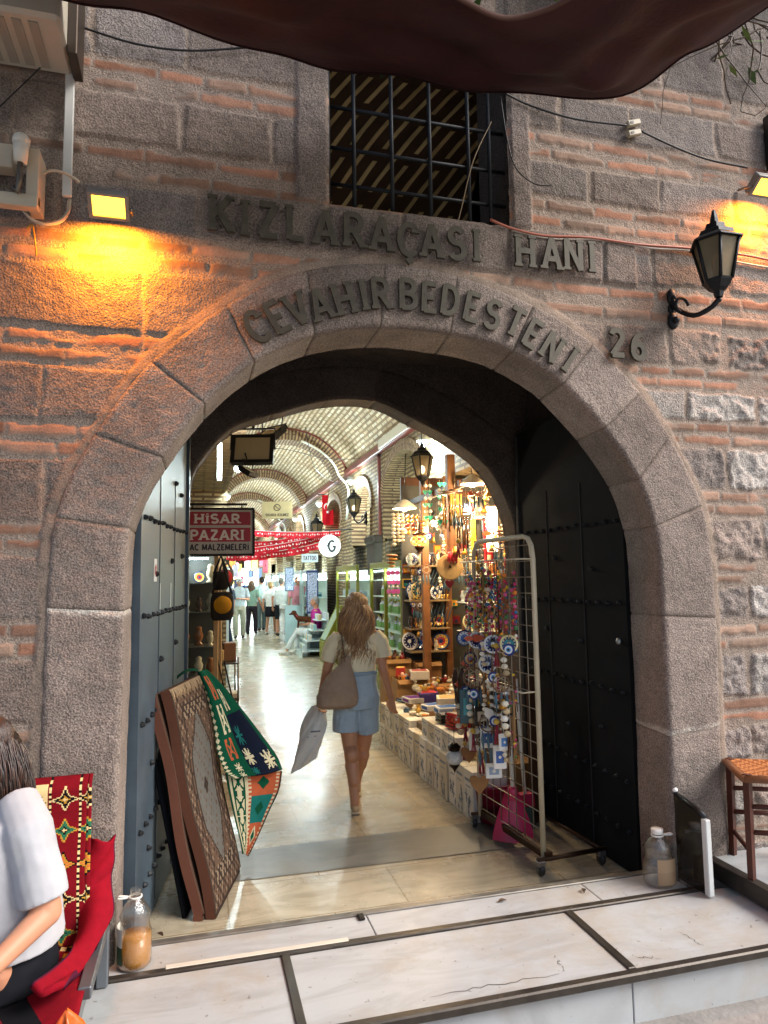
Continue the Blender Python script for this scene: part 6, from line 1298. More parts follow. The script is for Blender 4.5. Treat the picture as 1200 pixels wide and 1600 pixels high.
orn('bell', bell, 'small brass bell hanging in the souvenir stall', 'bell', 'brass bells in the stall', METAL)
def tas(mb):
    for q in range(6): a_ = q*1.05; mb.tube([(0, 0, -.03), (.012*math.cos(a_), .012*math.sin(a_), -.12)], .003, 5, c=H('#9a2740'))
    mb.ball(0, 0, -.02, .014, c=H('#d8b04a'))
orn('tas', tas, 'dark red tassel hanging in the souvenir stall', 'tassel', 'red tassels in the stall')
def shel(mb):
    for q in range(5): mb.ball(.006*math.sin(q*2), 0, -.03*q-.02, .016, .010, .013, c=H(['#e9dfc8', '#cbb48c', '#f0eadd'][q % 3]))
orn('shel', shel, 'short string of cream shells hanging in the souvenir stall', 'shell string', 'shell strings in the stall')
def dream(mb):
    mb.tube([(.045*math.cos(a_), 0, -.05+.045*math.sin(a_)) for a_ in [6.283*k/18 for k in range(18)]], .004, 5, c=H('#6c4a2f'), close=True)
    for k in range(6): a_ = k*1.047; mb.tube([(.043*math.cos(a_), 0, -.05+.043*math.sin(a_)), (.043*math.cos(a_+2), 0, -.05+.043*math.sin(a_+2))], .0012, 4, c=H('#c9bda6'))
    for x_ in (-.03, 0, .03): mb.tube([(x_, 0, -.09), (x_, 0, -.14), (x_+.004, 0, -.20)], [.002, .010, .001], 6, c=H('#4a6a7a'))
orn('dream', dream, 'small dream catcher with grey blue feathers in the stall', 'dream catcher', 'dream catchers in the stall')
def fish(mb): mb.prism([(-.04, 0), (-.02, .018), (.015, .014), (.03, .0), (.05, .018), (.05, -.018), (.03, 0), (.015, -.014), (-.02, -.018)], -.005, .005, c=H('#c8542e'))
orn('fish', fish, 'little orange wooden fish hanging in the stall', 'fish ornament', 'wooden fish in the stall')
for k in range(110):
    y = r.uniform(2.2, 4.0); x = .95+(y-2.2)*.12+r.random()**.8*1.1; z = r.uniform(1.75, 2.52)
    if x < 1.15 and z < 2.0: continue
    put(r.choice(['eye', 'bell', 'tas', 'shel', 'dream', 'fish', 'shel', 'dream']), (x, y, z), r.uniform(-.6, .4), r.uniform(.9, 1.5))
for k in range(26):
    put(r.choice(['eye', 'tas', 'shel', 'dream', 'eye', 'bell']), (1.30+.2*r.random()-.02, 4.38+r.uniform(-.03, .04), r.choice([1.80, 1.42, 1.09])), r.uniform(-.3, .3), r.uniform(.8, 1.2))
for k in range(34):
    put(r.choice(['eye', 'eye', 'tas', 'bell', 'shel', 'fish', 'dream']), rackp(r.uniform(-.37, .36), .14+r.uniform(-.02, .05), r.choice([1.30, 1.12, .98, .86, .74, .62])), R_(-25)+r.uniform(-.4, .4), r.uniform(.9, 1.5))
# pictures and magnets crowding the back of the stall
for k in range(40):
    mb = MB(H(r.choice(['#c9a24a', '#7a2f2a', '#2a4f7a', '#d8cdb0', '#3c6a4a', '#b5642e', '#8a8d92', '#5a3826']))); w_, h_ = r.uniform(.07, .14), r.uniform(.07, .16); mb.box(0, 0, 0, w_, .014, h_, b=.003)
    mb.box(0, -.008, 0, w_*.75, .002, h_*.75, c=H(r.choice(['#e4dcc8', '#1d2b44', '#b8c4cc', '#e0a040', '#742030']))); mb.box(r.uniform(-.2, .2)*w_, -.0095, r.uniform(-.2, .2)*h_, w_*.3, .002, h_*.3, c=H(r.choice(['#f0e8d0', '#20304a', '#c03028', '#3a8a70'])))
    single('souvenir_picture', mb, GLOSS, 'small framed souvenir picture on the back board of the stall', 'picture', (1.30+.10*(k % 13)+r.uniform(-.01, .01), 4.665, .95+.42*(k//13)+r.uniform(-.02, .30)), 0, 'souvenir pictures on the stall back board')

# ================= people
def blobs(name, m_, prims, vox, parent=None, smooth=6, disp=None):
    """closed shapes fused into one continuous skin"""
    mb = MB()
    for p in prims:
        k = p[0]
        if k == 't': mb.tube(p[1], p[2], p[3] if len(p) > 3 else 12)
        elif k == 'b': mb.ball(*p[1:], n=14, m=10)
        elif k == 'm': p[1](mb)
    for p in prims:
        if k == 't': pass
    o = mb.build(name, m_, parent)
    md = o.modifiers.new('fuse', 'REMESH'); md.mode = 'VOXEL'; md.voxel_size = vox; md.use_smooth_shade = True
    if smooth: s_ = o.modifiers.new('soft', 'SMOOTH'); s_.iterations = smooth; s_.factor = .5
    if disp:
        tx = bpy.data.textures.new(name, 'CLOUDS'); tx.noise_scale = disp[1]; tx.noise_depth = 2
        d_ = o.modifiers.new('folds', 'DISPLACE'); d_.texture = tx; d_.strength = disp[0]; d_.mid_level = .5
    return o
def capsule(a_, b_, ra, rb, n=5):
    """a tapered limb with rounded ends"""
    a_, b_ = Vector(a_), Vector(b_); d = (b_-a_); L_ = d.length; d.normalize(); P = []; Rr = []
    for k in range(4): q = math.pi/2*(k/3); P.append(a_-d*ra*math.cos(q)); Rr.append(max(.001, ra*math.sin(q)))
    for k in range(1, n): P.append(a_+d*L_*k/n); Rr.append(ra+(rb-ra)*k/n)
    for k in range(4): q = math.pi/2*(1-k/3); P.append(b_+d*rb*math.cos(q)); Rr.append(max(.001, rb*math.sin(q)))
    return ('t', P, Rr, 14)
def ovals(pts, n=18, up=None):
    """pts: (x,y,z,rx,ry) rings stacked upwards -> closed body"""
    def f(mb):
        vs = []; fs = []
        for (x, y, z, rx, ry) in pts:
            for k in range(n): a_ = 2*math.pi*k/n; vs.append((x+rx*math.cos(a_), y+ry*math.sin(a_), z))
        m_ = len(pts)
        for i in range(m_-1):
            for k in range(n): k2 = (k+1) % n; fs.append((i*n+k, i*n+k2, (i+1)*n+k2, (i+1)*n+k))
        fs.append(tuple(reversed(range(n)))); fs.append(tuple(range((m_-1)*n, m_*n))); mb.add(vs, fs, None, True)
    return ('m', f)
def hand(w_, d, side, up=(0, 0, -1), curl=.5, s=1.0, spread=(0, -1, 0)):
    """palm, four unequal curled fingers and a thumb; w_ wrist, d pointing along the hand, side = across the palm towards the thumb"""
    w_, d, side = Vector(w_), Vector(d).normalized(), Vector(side).normalized(); nrm = d.cross(side).normalized(); out = []
    pc = w_+d*.04*s
    out.append(capsule(w_, w_+d*.075*s+side*.018*s, .020*s, .019*s)); out.append(capsule(w_+side*-.012*s+d*.01*s, w_+d*.072*s-side*.022*s, .016*s, .016*s))
    for k, (ox, L_) in enumerate(((.029, .066), (.010, .074), (-.010, .069), (-.028, .054))):
        a_ = w_+d*.078*s+side*ox*s; c1 = curl*.5; dr = d; p = a_
        for j, f_ in enumerate((.42, .32, .26)):
            dr = (dr*math.cos(c1)+nrm*math.sin(c1)).normalized(); q = p+dr*L_*f_*s; out.append(capsule(p, q, .0088*s*(1-.1*j), .0082*s*(1-.1*j), 3)); p = q; c1 = curl
    a_ = w_+d*.025*s+side*.024*s; dr = (d*.75+side*.75+nrm*.2).normalized(); q = a_+dr*.035*s; out.append(capsule(a_, q, .012*s, .0105*s, 3)); dr2 = (d*.95+side*.2+nrm*.3).normalized(); out.append(capsule(q, q+dr2*.03*s, .0102*s, .0085*s, 3))
    return out
def head_prims(c, fwd=(0, 1, 0), s=1.0, ears=True):
    c = Vector(c); f = Vector(fwd).normalized(); rt_ = f.cross(Vector((0, 0, 1))).normalized(); u = rt_.cross(f)
    def P(x, y, z): return c+rt_*x*s+f*y*s+u*z*s
    out = [('b', *P(0, -.012, .025), .078*s, .088*s, .088*s), ('b', *P(0, .018, -.03), .062*s, .066*s, .075*s), ('b', *P(0, .04, -.078), .034*s, .034*s, .028*s)]
    out.append(capsule(P(0, .078, .01), P(0, .097, -.022), .009*s, .013*s, 3)); out.append(capsule(P(-.016, .078, -.052), P(.016, .078, -.052), .008*s, .008*s, 3))
    out.append(capsule(P(-.04, .070, .022), P(.04, .070, .022), .012*s, .012*s, 3))
    if ears: 
        for q in (-1, 1): out.append(('b', *P(q*.078, -.005, -.008), .012*s, .02*s, .032*s))
    return out, P
EYEM = mat('eye', H('#221a16'), .2, bump=0)
def face_parts(root, P, s=1.0):
    mb = MB(H('#e9e4de'))
    for q in (-1, 1): p = P(q*.030, .069, .004); mb.ball(*p, .012*s)
    mb.build('eyes', GLOSS, root); mb = MB(H('#2b1c14'))
    for q in (-1, 1): p = P(q*.030, .079, .004); mb.ball(*p, .006*s)
    mb.build('pupils', GLOSS, root); mb = MB(H('#9a5a4c')); a_, b_ = P(-.022, .084, -.05), P(.022, .084, -.05); mb.tube([tuple(a_), tuple(P(0, .089, -.05)), tuple(b_)], .0055*s, 6); mb.build('lips', SKIN, root)
CM = {}
def cloth(c, kind='cloth', rough=.85):
    if c not in CM: CM[c] = mat('fabric', H(c), rough, var=.10, vs=9, bump=.35, bs=300, dist=.0015, spec=.2)
    return CM[c]
HAIRM = {}
def hair_mat(c, c2):
    k = (c, c2)
    if k not in HAIRM:
        m = bpy.data.materials.new('hair'); m.use_nodes = True; nt = m.node_tree; b = nt.nodes['Principled BSDF']; L = nt.links.new
        at = node(nt, 'ShaderNodeAttribute'); at.attribute_name = 'Col'; L(at.outputs['Color'], b.inputs['Base Color']); b.inputs['Roughness'].default_value = .38; b.inputs['Specular IOR Level'].default_value = .6
        HAIRM[k] = m
    return HAIRM[k]
def hair_strands(root, P, s, length, c1, c2, n=420, seed=1, back=(0, -1, 0), wave=.012, vol=1.0, part=0, w_=.0035, front=True, cx_=.985):
    """locks that grow from the scalp, fall over the back of the head and taper"""
    r = random.Random(seed); mb = MB(); C = P(0, 0, 0)
    ex = (P(1, 0, 0)-C).normalized(); ey = (P(0, 1, 0)-C).normalized(); ez = (P(0, 0, 1)-C).normalized()
    for k in range(n):
        th = r.uniform(0, 2*math.pi); ph = r.uniform(0, 1)**.7*1.9
        d = Vector((math.sin(ph)*math.cos(th), math.sin(ph)*math.sin(th), math.cos(ph)))
        if d.y > .35 and (d.z < .55 or not front): continue
        p0 = Vector((d.x*.084, -.012+d.y*.094, .028+d.z*.094))
        L_ = length*r.uniform(.62, 1.0); N = 14; pts = [p0]; az = math.atan2(d.y, d.x)
        if d.y > .1: az = math.atan2(.05, d.x)
        rad = .086*vol+r.uniform(-.008, .012); phs = r.uniform(0, 6.3); tot = 0; q = p0.copy(); zc = d.z
        step = L_/N; 
        hv = Vector((d.x, d.y, 0)); hv = hv.normalized() if hv.length > .1 else Vector((r.uniform(-1, 1), -.5, 0)).normalized()
        if hv.y > .0: hv = Vector((1 if hv.x > 0 else -1, -.1, 0)).normalized()
        ang = math.acos(max(-1, min(1, d.z)))
        for j in range(N):
            if q.z > .02 and ang < math.pi/2:
                ang = min(math.pi/2+.02, ang+step/.09); nv = Vector((hv.x*math.sin(ang)*.088, -.012+hv.y*math.sin(ang)*.10, .028+math.cos(ang)*.095)); q = nv+Vector((0, 0, 0))*0
                q = q*(1+r.uniform(0, .03))
            else:
                t = j/N; q = q+Vector((hv.x*.0015+math.sin(phs+t*9)*wave*.6, hv.y*.001+math.cos(phs+t*8)*wave*.4-.0*t, -step))
                if q.z < -.10: q.y = q.y*.98-.0022; q.x = q.x*cx_
            pts.append(q.copy())
        W = [P(p.x, p.y, p.z) for p in pts]
        c = lerp(H(c1), H(c2), min(1, max(0, r.gauss(.4, .3)))); nn = len(W)
        mb.tube(W, [(w_*1.6*s*(1-.8*(i/(nn-1))**2)+.0006, w_*s*(1-.8*(i/(nn-1))**2)+.0006) for i in range(nn)], 5, c=c)
    return mb.build('hair', hair_mat(c1, c2), root)
def hair_cap(root, P, s, c, h=1.0):
    prims = [('b', *P(0, -.024, .040), .084*s, .088*s, .085*s), ('b', *P(0, -.045, .0), .078*s, .066*s, .08*s)]
    return blobs('hair', cloth(c, rough=.6), prims, .012*s, root, 2)

# ---------- the walking woman (seen from behind)
WM = thing('person', 'woman seen from behind with long light brown hair, beige T-shirt and blue shorts', 'person', (.06, 1.95, 0), R_(-13))
hc = (.012, 0, 1.475); hp, HP = head_prims(hc, (.03, 1, 0), .98)
body = hp+[capsule((.012, -.015, 1.40), (.01, -.02, 1.29), .052, .058),
 ovals([(0, 0, .80, .12, .095), (.005, 0, .88, .155, .115), (.01, 0, .98, .125, .095), (.01, 0, 1.10, .13, .10), (.01, -.005, 1.22, .155, .10), (.01, -.01, 1.29, .14, .08), (.01, -.01, 1.32, .07, .06)]),
 capsule((-.145, -.01, 1.255), (-.215, .0, 1.02), .046, .036), capsule((-.215, 0, 1.02), (-.262, .06, .84), .035, .024),
 capsule((.165, -.01, 1.265), (.205, -.03, 1.02), .046, .036), capsule((.205, -.03, 1.02), (.262, .03, .81), .035, .024),
 capsule((-.075, 0, .80), (-.045, -.02, .45), .085, .055), capsule((-.045, -.02, .45), (-.035, -.10, .42), .052, .05), capsule((-.04, -.03, .44), (-.015, -.10, .10), .056, .034),
 capsule((-.035, -.07, .34), (-.02, -.10, .24), .054, .044),
 capsule((.08, .01, .80), (.055, .12, .45), .085, .055), capsule((.055, .12, .45), (-.005, .30, .12), .054, .034), capsule((.045, .14, .37), (.03, .2, .27), .054, .045),
 capsule((-.015, -.10, .09), (-.01, -.02, .04), .034, .03), capsule((-.005, .30, .12), (0, .38, .06), .034, .03)]
body += hand((-.262, .06, .825), (-.15, .15, -1), (.6, .8, 0), curl=1.1) + hand((.262, .03, .80), (.12, .2, -1), (-.75, .65, 0), curl=.5)
blobs('body', SKIN_TAN, body, .0048, WM, 5)
face_parts(WM, HP)
tee = [ovals([(.01, 0, .990, .136, .106), (.01, 0, 1.03, .143, .112), (.01, 0, 1.12, .150, .114), (.01, -.005, 1.21, .168, .116), (.01, -.01, 1.27, .172, .100), (.01, -.012, 1.305, .125, .078), (.01, -.014, 1.325, .075, .066)]),
 ('t', [(-.12, -.01, 1.27), (-.165, -.008, 1.22), (-.20, -.004, 1.13), (-.212, -.002, 1.085)], [.056, .061, .060, .059], 14), ('t', [(.14, -.01, 1.28), (.185, -.016, 1.23), (.208, -.024, 1.15), (.215, -.028, 1.11)], [.056, .061, .060, .060], 14)]
blobs('t_shirt', cloth('#eadfbe'), tee, .006, WM, 4, (.010, .05))
shorts = [ovals([(0, 0, .74, .15, .115), (0, 0, .84, .172, .128), (.005, 0, .93, .152, .115), (.01, 0, 1.0, .147, .115), (.01, 0, 1.012, .147, .115)]),
 ('t', [(-.075, .0, .84), (-.075, -.01, .70), (-.078, -.015, .575)], [.10, .098, .100], 16), ('t', [(.08, .01, .84), (.075, .04, .70), (.078, .075, .56)], [.10, .096, .096], 16)]
blobs('denim_shorts', cloth('#a3b6c4'), shorts, .006, WM, 4, (.012, .05))
mb = MB(H('#93a7b6')); mb.tube([(.01+.148*math.cos(a_), .117*math.sin(a_), 1.000) for a_ in [6.283*k/30 for k in range(30)]], (.004, .016), 6, close=True); mb.build('waistband', CLOTH, WM)
sh = [('b', -.012, -.03, .045, .040, .075, .040), capsule((-.012, .03, .03), (-.012, .09, .028), .032, .028), ('b', -.014, -.095, .075, .03, .03, .05)]
blobs('shoe', cloth('#cdb798'), sh, .006, WM, 3)
blobs('shoe', cloth('#c4ad8c'), [('b', -.002, .36, .07, .034, .06, .04), capsule((0, .38, .035), (.0, .46, .03), .03, .026), ('b', -.004, .30, .10, .03, .03, .05)], .006, WM, 3)
mb = MB(H('#c9b79c')); mb.box(-.012, .0, .012, .066, .22, .02, b=.008); mb.box(-.0, .39, .012, .062, .2, .02, b=.008); mb.build('soles', PLASTIC, WM)
hair_strands(WM, HP, .98, .44, '#6b4830', '#d8ab74', n=2600, seed=4, wave=.022, vol=1.12, w_=.0017, cx_=1.012)
blobs('hair_base', cloth('#4f3523', rough=.6), [('b', *HP(0, -.024, .036), .082, .086, .084), ('b', *HP(0, -.045, -.02), .078, .06, .09), ('b', *HP(0, -.055, -.12), .072, .04, .09)], .010, WM, 3)
# her shoulder bag and the carrier bag in her hand
BG = thing('tote_bag', 'soft taupe shoulder bag on the walking woman', 'bag', (.06, 1.95, 0), R_(-13))
def tote(mb):
    pts = [(-.145, -.16, .765, .105, .03), (-.14, -.165, .79, .145, .06), (-.135, -.16, .86, .15, .07), (-.12, -.15, .95, .125, .062), (-.095, -.135, 1.03, .08, .045), (-.07, -.125, 1.09, .035, .025), (-.065, -.12, 1.13, .02, .015)]
    ovals(pts, 24)[1](mb)
o = blobs('body', cloth('#9c8672'), [('m', tote)], .006, BG, 3, (.022, .09))
mb = MB(H('#7c6654')); mb.tube([(-.075, -.13, 1.08), (-.09, -.125, 1.20), (-.10, -.10, 1.29), (-.10, -.02, 1.335), (-.105, .05, 1.29)], (.020, .005), 8); mb.tube([(-.06, -.13, 1.09), (-.02, -.135, 1.0), (.0, -.16, .88)], (.012, .004), 8); mb.build('strap', CLOTH, BG)
CB = thing('carrier_bag', 'pale grey plastic carrier bag held in the left hand of the walking woman', 'carrier bag', (.06, 1.95, 0), R_(-13))
def cbag(u, v):
    a_ = 6.283*u; w_ = .022+.082*math.sin(math.pi*min(.74, v*.85+.02))**.8; z_ = .75-.43*v
    return (-.295-.055*v-.045*v*v+w_*math.cos(a_)+.012*math.sin(a_*3+v*8), .06+(.018+.035*math.sin(math.pi*v)**.8)*math.sin(a_)+.008*math.sin(a_*5+v*13), z_+.055*math.cos(a_)*v**1.5+.006*math.sin(a_*7)*v)
mb = MB(H('#b8b8b4')); mb.grid(cbag, 36, 26); mb.grid(lambda u, v: tuple(Vector(cbag(u, 1))*(1-v)+Vector((-.395, .06, .305))*v), 36, 2); mb.build('bag', mat('thin_plastic', H('#d6d6d2'), .3, var=.12, vs=8, bump=.6, bs=18, dist=.01, spec=.6), CB)
mb = MB(H('#6f747c')); mb.tube([cbag(.75, .42), cbag(.8, .42), cbag(.84, .43)], .006, 5); mb.tube([cbag(.72, .5), cbag(.8, .5)], .004, 5); mb.build('print_marks', PAINT, CB)
mb = MB(H('#c2c1bb')); mb.tube([(-.31, .06, .735), (-.285, .075, .76), (-.262, .06, .735)], .006, 6); mb.build('handles', PLASTIC, CB)

# ---------- people farther down the hall
def person(label, loc, face, h=1.72, shirt='#ddd', pants='#222', skin=None, hair='#2a1d16', hairlen=0, shorts=False, skirt=False, sleeves=.5, arms=((-.05, .1, -.9), (.05, .1, -.9)), stride=.12, sex=0, cap=None, girth=1.0, elb=None):
    s = h/1.72; t = thing('person', label, 'person', loc, face); sk_ = skin or SKIN; g = girth
    hp, P = head_prims((0, .01, 1.60*s), (0, 1, 0), 1.0*s)
    hl, hr = (-.09*s, 0, .90*s), (.09*s, 0, .90*s); fl, fr = (-.10*s, -stride, .07*s), (.10*s, stride, .07*s); kl, kr = (-.10*s, -stride*.3+.02, .48*s), (.10*s, stride*.6+.03, .48*s)
    shl, shr = (-.185*s*g, 0, 1.40*s), (.185*s*g, 0, 1.40*s)
    el = elb[0] if elb else (-.25*s*g, -.02, 1.12*s); er = elb[1] if elb else (.25*s*g, -.02, 1.12*s)
    wl = tuple(el[i]+arms[0][i]*.27*s for i in range(3)); wr = tuple(er[i]+arms[1][i]*.27*s for i in range(3))
    b = hp+[capsule((0, 0, 1.52*s), (0, 0, 1.40*s), .052*s, .06*s), ovals([(0, 0, .88*s, .13*s*g, .1*s*g), (0, 0, 1.0*s, .15*s*g, .11*s*g), (0, 0, 1.2*s, .15*s*g, .11*s*g), (0, 0, 1.38*s, .17*s*g, .1*s), (0, 0, 1.45*s, .08*s, .06*s)]),
       capsule(shl, el, .05*s, .038*s), capsule(el, wl, .037*s, .025*s), capsule(shr, er, .05*s, .038*s), capsule(er, wr, .037*s, .025*s),
       capsule(hl, kl, .085*s*g, .055*s), capsule(kl, fl, .055*s, .035*s), capsule(hr, kr, .085*s*g, .055*s), capsule(kr, fr, .055*s, .035*s)]
    b += hand(wl, Vector(arms[0]), (.5, .7, 0), curl=.5, s=s)+hand(wr, Vector(arms[1]), (-.5, .7, 0), curl=.5, s=s)
    blobs('body', sk_, b, .0105, t, 3); face_parts(t, P, s)
    lerpv = lambda a_, b_, k: tuple(a_[i]+(b_[i]-a_[i])*k for i in range(3))
    sl, sr = lerpv(shl, el, sleeves*2 if sleeves < .5 else .8), lerpv(shr, er, .8)
    tp = [ovals([(0, 0, .90*s, .165*s*g, .125*s*g), (0, 0, 1.05*s, .168*s*g, .13*s*g), (0, 0, 1.22*s, .17*s*g, .128*s*g), (0, 0, 1.36*s, .19*s*g, .115*s), (0, 0, 1.44*s, .13*s*g, .085*s), (0, 0, 1.475*s, .07*s, .06*s)]), ('t', [lerpv(shl, el, -.1), lerpv(shl, el, .4), sl], [.062*s, .068*s, .066*s], 12), ('t', [lerpv(shr, er, -.1), lerpv(shr, er, .4), sr], [.062*s, .068*s, .066*s], 12)]
    if sleeves > .9: tp += [('t', [sl, el, lerpv(el, wl, .8)], [.062*s, .055*s, .042*s], 12), ('t', [sr, er, lerpv(er, wr, .8)], [.062*s, .055*s, .042*s], 12)]
    blobs('top', cloth(shirt), tp, .011, t, 3, (.02, .08))
    e = .62 if shorts else .96
    lo = [ovals([(0, 0, .80*s, .15*s*g, .12*s*g), (0, 0, .93*s, .165*s*g, .125*s*g), (0, 0, 1.0*s, .155*s*g, .12*s*g)])]
    if skirt: lo = [ovals([(0, 0, .58*s, .20*s, .16*s), (0, 0, .75*s, .19*s, .15*s), (0, 0, .93*s, .165*s, .125*s), (0, 0, 1.0*s, .15*s, .12*s)])]
    else:
        for hq, kq, fq in ((hl, kl, fl), (hr, kr, fr)):
            if shorts: lo.append(('t', [hq, lerpv(hq, kq, .5), lerpv(hq, kq, .98)], [.098*s*g, .095*s*g, .09*s*g], 12))
            else: lo.append(('t', [hq, kq, lerpv(kq, fq, .5), lerpv(kq, fq, .98)], [.098*s*g, .078*s*g, .07*s, .066*s], 12))
    blobs('skirt' if skirt else ('shorts' if shorts else 'trousers'), cloth(pants), lo, .011, t, 3, (.012, .08))
    for q, f_ in (('l', fl), ('r', fr)): blobs('shoe', cloth('#3a3634' if not skirt else '#cfc8c0'), [('b', f_[0], f_[1]+.0, .05*s, .042*s, .06*s, .045*s), capsule((f_[0], f_[1]+.05*s, .035*s), (f_[0], f_[1]+.14*s, .032*s), .038*s, .032*s)], .011, t, 2)
    if hairlen: hair_strands(t, P, s, hairlen, hair, '#8a6038', n=260, seed=3, w_=.006)
    else: hair_cap(t, P, s, hair)
    if cap:
        mb = MB(H(cap)); c_ = P(0, -.01, .05); mb.ball(c_.x, c_.y, c_.z, .092*s, .10*s, .075*s, n=16, m=10); mb.at(); f_ = P(0, .11, .06); mb.ball(f_.x, f_.y, f_.z, .07*s, .07*s, .012*s); mb.build('cap', CLOTH, t)
    return t, P
PI = math.pi; dn = (.0, .1, -1)
person('man in a pale T-shirt, beige trousers and white cap facing the camera', (0.114, 17.874, 0), PI+R_(-8), 1.76, '#b9c3c9', '#a8a592', hair='#2c2019', cap='#cfd6da', arms=((.7, .7, .1), (-.7, .7, .1)), elb=((-.26, .0, 1.13), (.26, .0, 1.13)), stride=.05)
t_, P_ = person('man in navy trousers and grey top at the left side, partly behind the bags', (-0.297, 15.546, 0), R_(60), 1.74, '#46505c', '#1d2736', hair='#2a211c', sleeves=.5)
person('woman with long brown hair, sage top and dark trousers', (0.563, 19.182, 0), R_(-20), 1.68, '#7d9a8a', '#2d2730', hair='#3c2a1d', hairlen=.42, arms=(dn, (.2, .5, -.9)))
person('man in light grey shirt and grey trousers seen from behind', (1.017, 20.71, 0), R_(10), 1.80, '#9fb0ae', '#5d6a6c', hair='#2a1f19')
person('fair haired woman in white top and short black skirt', (1.135, 18.903, 0), R_(-25), 1.62, '#e4e4e2', '#1a1b22', hair='#a88a5c', skirt=True)
person('man in white polo shirt and dark knee shorts seen from behind', (1.399, 18.247, 0), R_(-25), 1.76, '#e1e5e4', '#1f2126', hair='#6d655c', shorts=True, girth=1.12, arms=(dn, (.5, .8, .2)))
person('shopkeeper in a pink shirt behind the counter', (1.95*.86, 16.6, 0), PI+R_(10), 1.78, '#d98f9c', '#2a2a30', hair='#1f1a18')
person('far visitor in a dark navy top among the crowd', (1.155, 30.91, 0), PI, 1.74, '#22345c', '#3a3a44', hair='#221b17')
person('far visitor in a green top among the crowd', (2.135, 35.372, 0), R_(20), 1.72, '#4f9a7c', '#50505a', hair='#221b17')
person('far visitor in an orange top behind the grey shirt man', (2.882, 33.302, -0), R_(-10), 1.74, '#d98a35', '#3c3c48', hair='#2a1d16')
for i_, (px_, py_, hh_, c_, l_) in enumerate(((362, 968, 1.7, '#c9ccd2', 'far visitor in a pale shirt left of the crowd'), (370, 958, 1.66, '#8a3f4a', 'far visitor in a dark red top left of the crowd'), (392, 950, 1.72, '#e3e0da', 'far visitor in a white top in the middle of the crowd'), (412, 950, 1.7, '#50668a', 'far visitor in a blue top right of the crowd'), (425, 948, 1.75, '#2e2e33', 'far visitor in a black top right of the crowd'))):
    person(l_, (0.356, 27.933, 0) if i_ == 0 else ((0.888, 33.821, 0) if i_ == 1 else ((2.063, 40.056, 0) if i_ == 2 else ((2.79, 39.546, 0) if i_ == 3 else (3.463, 41.221, 0)))), R_(40*i_), hh_, c_, '#33343c', hair='#2a1d16')
# counter by the shopkeeper
mb = MB(H('#bcd6da')); mb.box(0, 0, .5, .5, 1.4, 1.0, b=.01); mb.box(-.252, 0, .55, .004, 1.3, .7, c=H('#7fa5b0')); single('shop_counter', mb, GLOSS, 'pale glass counter in front of the pink shirted shopkeeper', 'counter', (1.45, 16.4, 0))
# ---------- seated woman in magenta with a brown dog on her lap
SW = thing('person', 'grey haired woman in magenta top and white trousers sitting with a dog', 'person', (1.55, 12.75, 0), R_(78))
hp, P = head_prims((0, .03, 1.18), (0, 1, -.05), 1.0)
b = hp+[capsule((0, 0, 1.10), (0, -.01, .98), .05, .058), ovals([(0, 0, .46, .15, .13), (0, -.01, .6, .14, .11), (0, -.01, .8, .14, .11), (0, 0, .95, .16, .1), (0, 0, 1.02, .08, .06)]),
 capsule((-.17, 0, .96), (-.22, .05, .70), .048, .036), capsule((-.22, .05, .70), (-.08, .28, .66), .036, .025), capsule((.17, 0, .96), (.22, .05, .70), .048, .036), capsule((.22, .05, .70), (.08, .28, .66), .036, .025),
 capsule((-.09, .02, .50), (-.10, .44, .50), .085, .06), capsule((-.10, .44, .50), (-.12, .66, .10), .056, .036), capsule((.09, .02, .50), (.09, .44, .52), .085, .06), capsule((.09, .44, .52), (.08, .46, .10), .056, .036)]
b += hand((-.08, .28, .66), (.6, .8, 0), (0, .2, 1), curl=.6)+hand((.08, .28, .66), (-.6, .8, 0), (0, .2, 1), curl=.6)
blobs('body', SKIN, b, .010, SW, 3); face_parts(SW, P)
blobs('top', cloth('#b8308c'), [ovals([(0, 0, .5, .165, .14), (0, -.01, .66, .16, .13), (0, -.01, .82, .16, .125), (0, 0, .94, .18, .115), (0, 0, 1.02, .10, .075)]), ('t', [(-.16, 0, .96), (-.205, .03, .82), (-.22, .05, .72)], [.06, .062, .055], 12), ('t', [(.16, 0, .96), (.205, .03, .82), (.22, .05, .72)], [.06, .062, .055], 12)], .011, SW, 3, (.02, .08))
blobs('trousers', cloth('#dfe3e2'), [ovals([(0, 0, .44, .17, .16), (0, 0, .58, .16, .13)]), ('t', [(-.09, .02, .50), (-.10, .44, .50), (-.11, .55, .32), (-.12, .65, .13)], [.1, .075, .06, .055], 12), ('t', [(.09, .02, .50), (.09, .44, .52), (.085, .45, .32), (.08, .46, .13)], [.1, .075, .06, .055], 12)], .011, SW, 3, (.012, .08))
for p in ((-.12, .68), (.08, .48)): blobs('shoe', cloth('#d8d2c8'), [('b', p[0], p[1], .06, .04, .05, .05), capsule((p[0], p[1]+.04, .04), (p[0], p[1]+.14, .035), .036, .03)], .011, SW, 2)
hair_cap(SW, P, 1.0, '#8d8a86')
mb = MB(H('#7b8a90')); mb.box(0, 0, .22, .4, .4, .44, b=.02); single('low_seat', mb, PAINT, 'low grey seat under the seated woman in magenta', 'seat', (1.57, 12.75, 0))
DG = thing('dog', 'small curly brown dog with a pink collar standing on the seated woman', 'dog', (1.28, 12.72, .60), R_(85))
FUR = mat('curly_brown_fur', H('#5a3521'), .9, var=.3, vs=30, bump=1, bs=90, dist=.01, spec=.1)
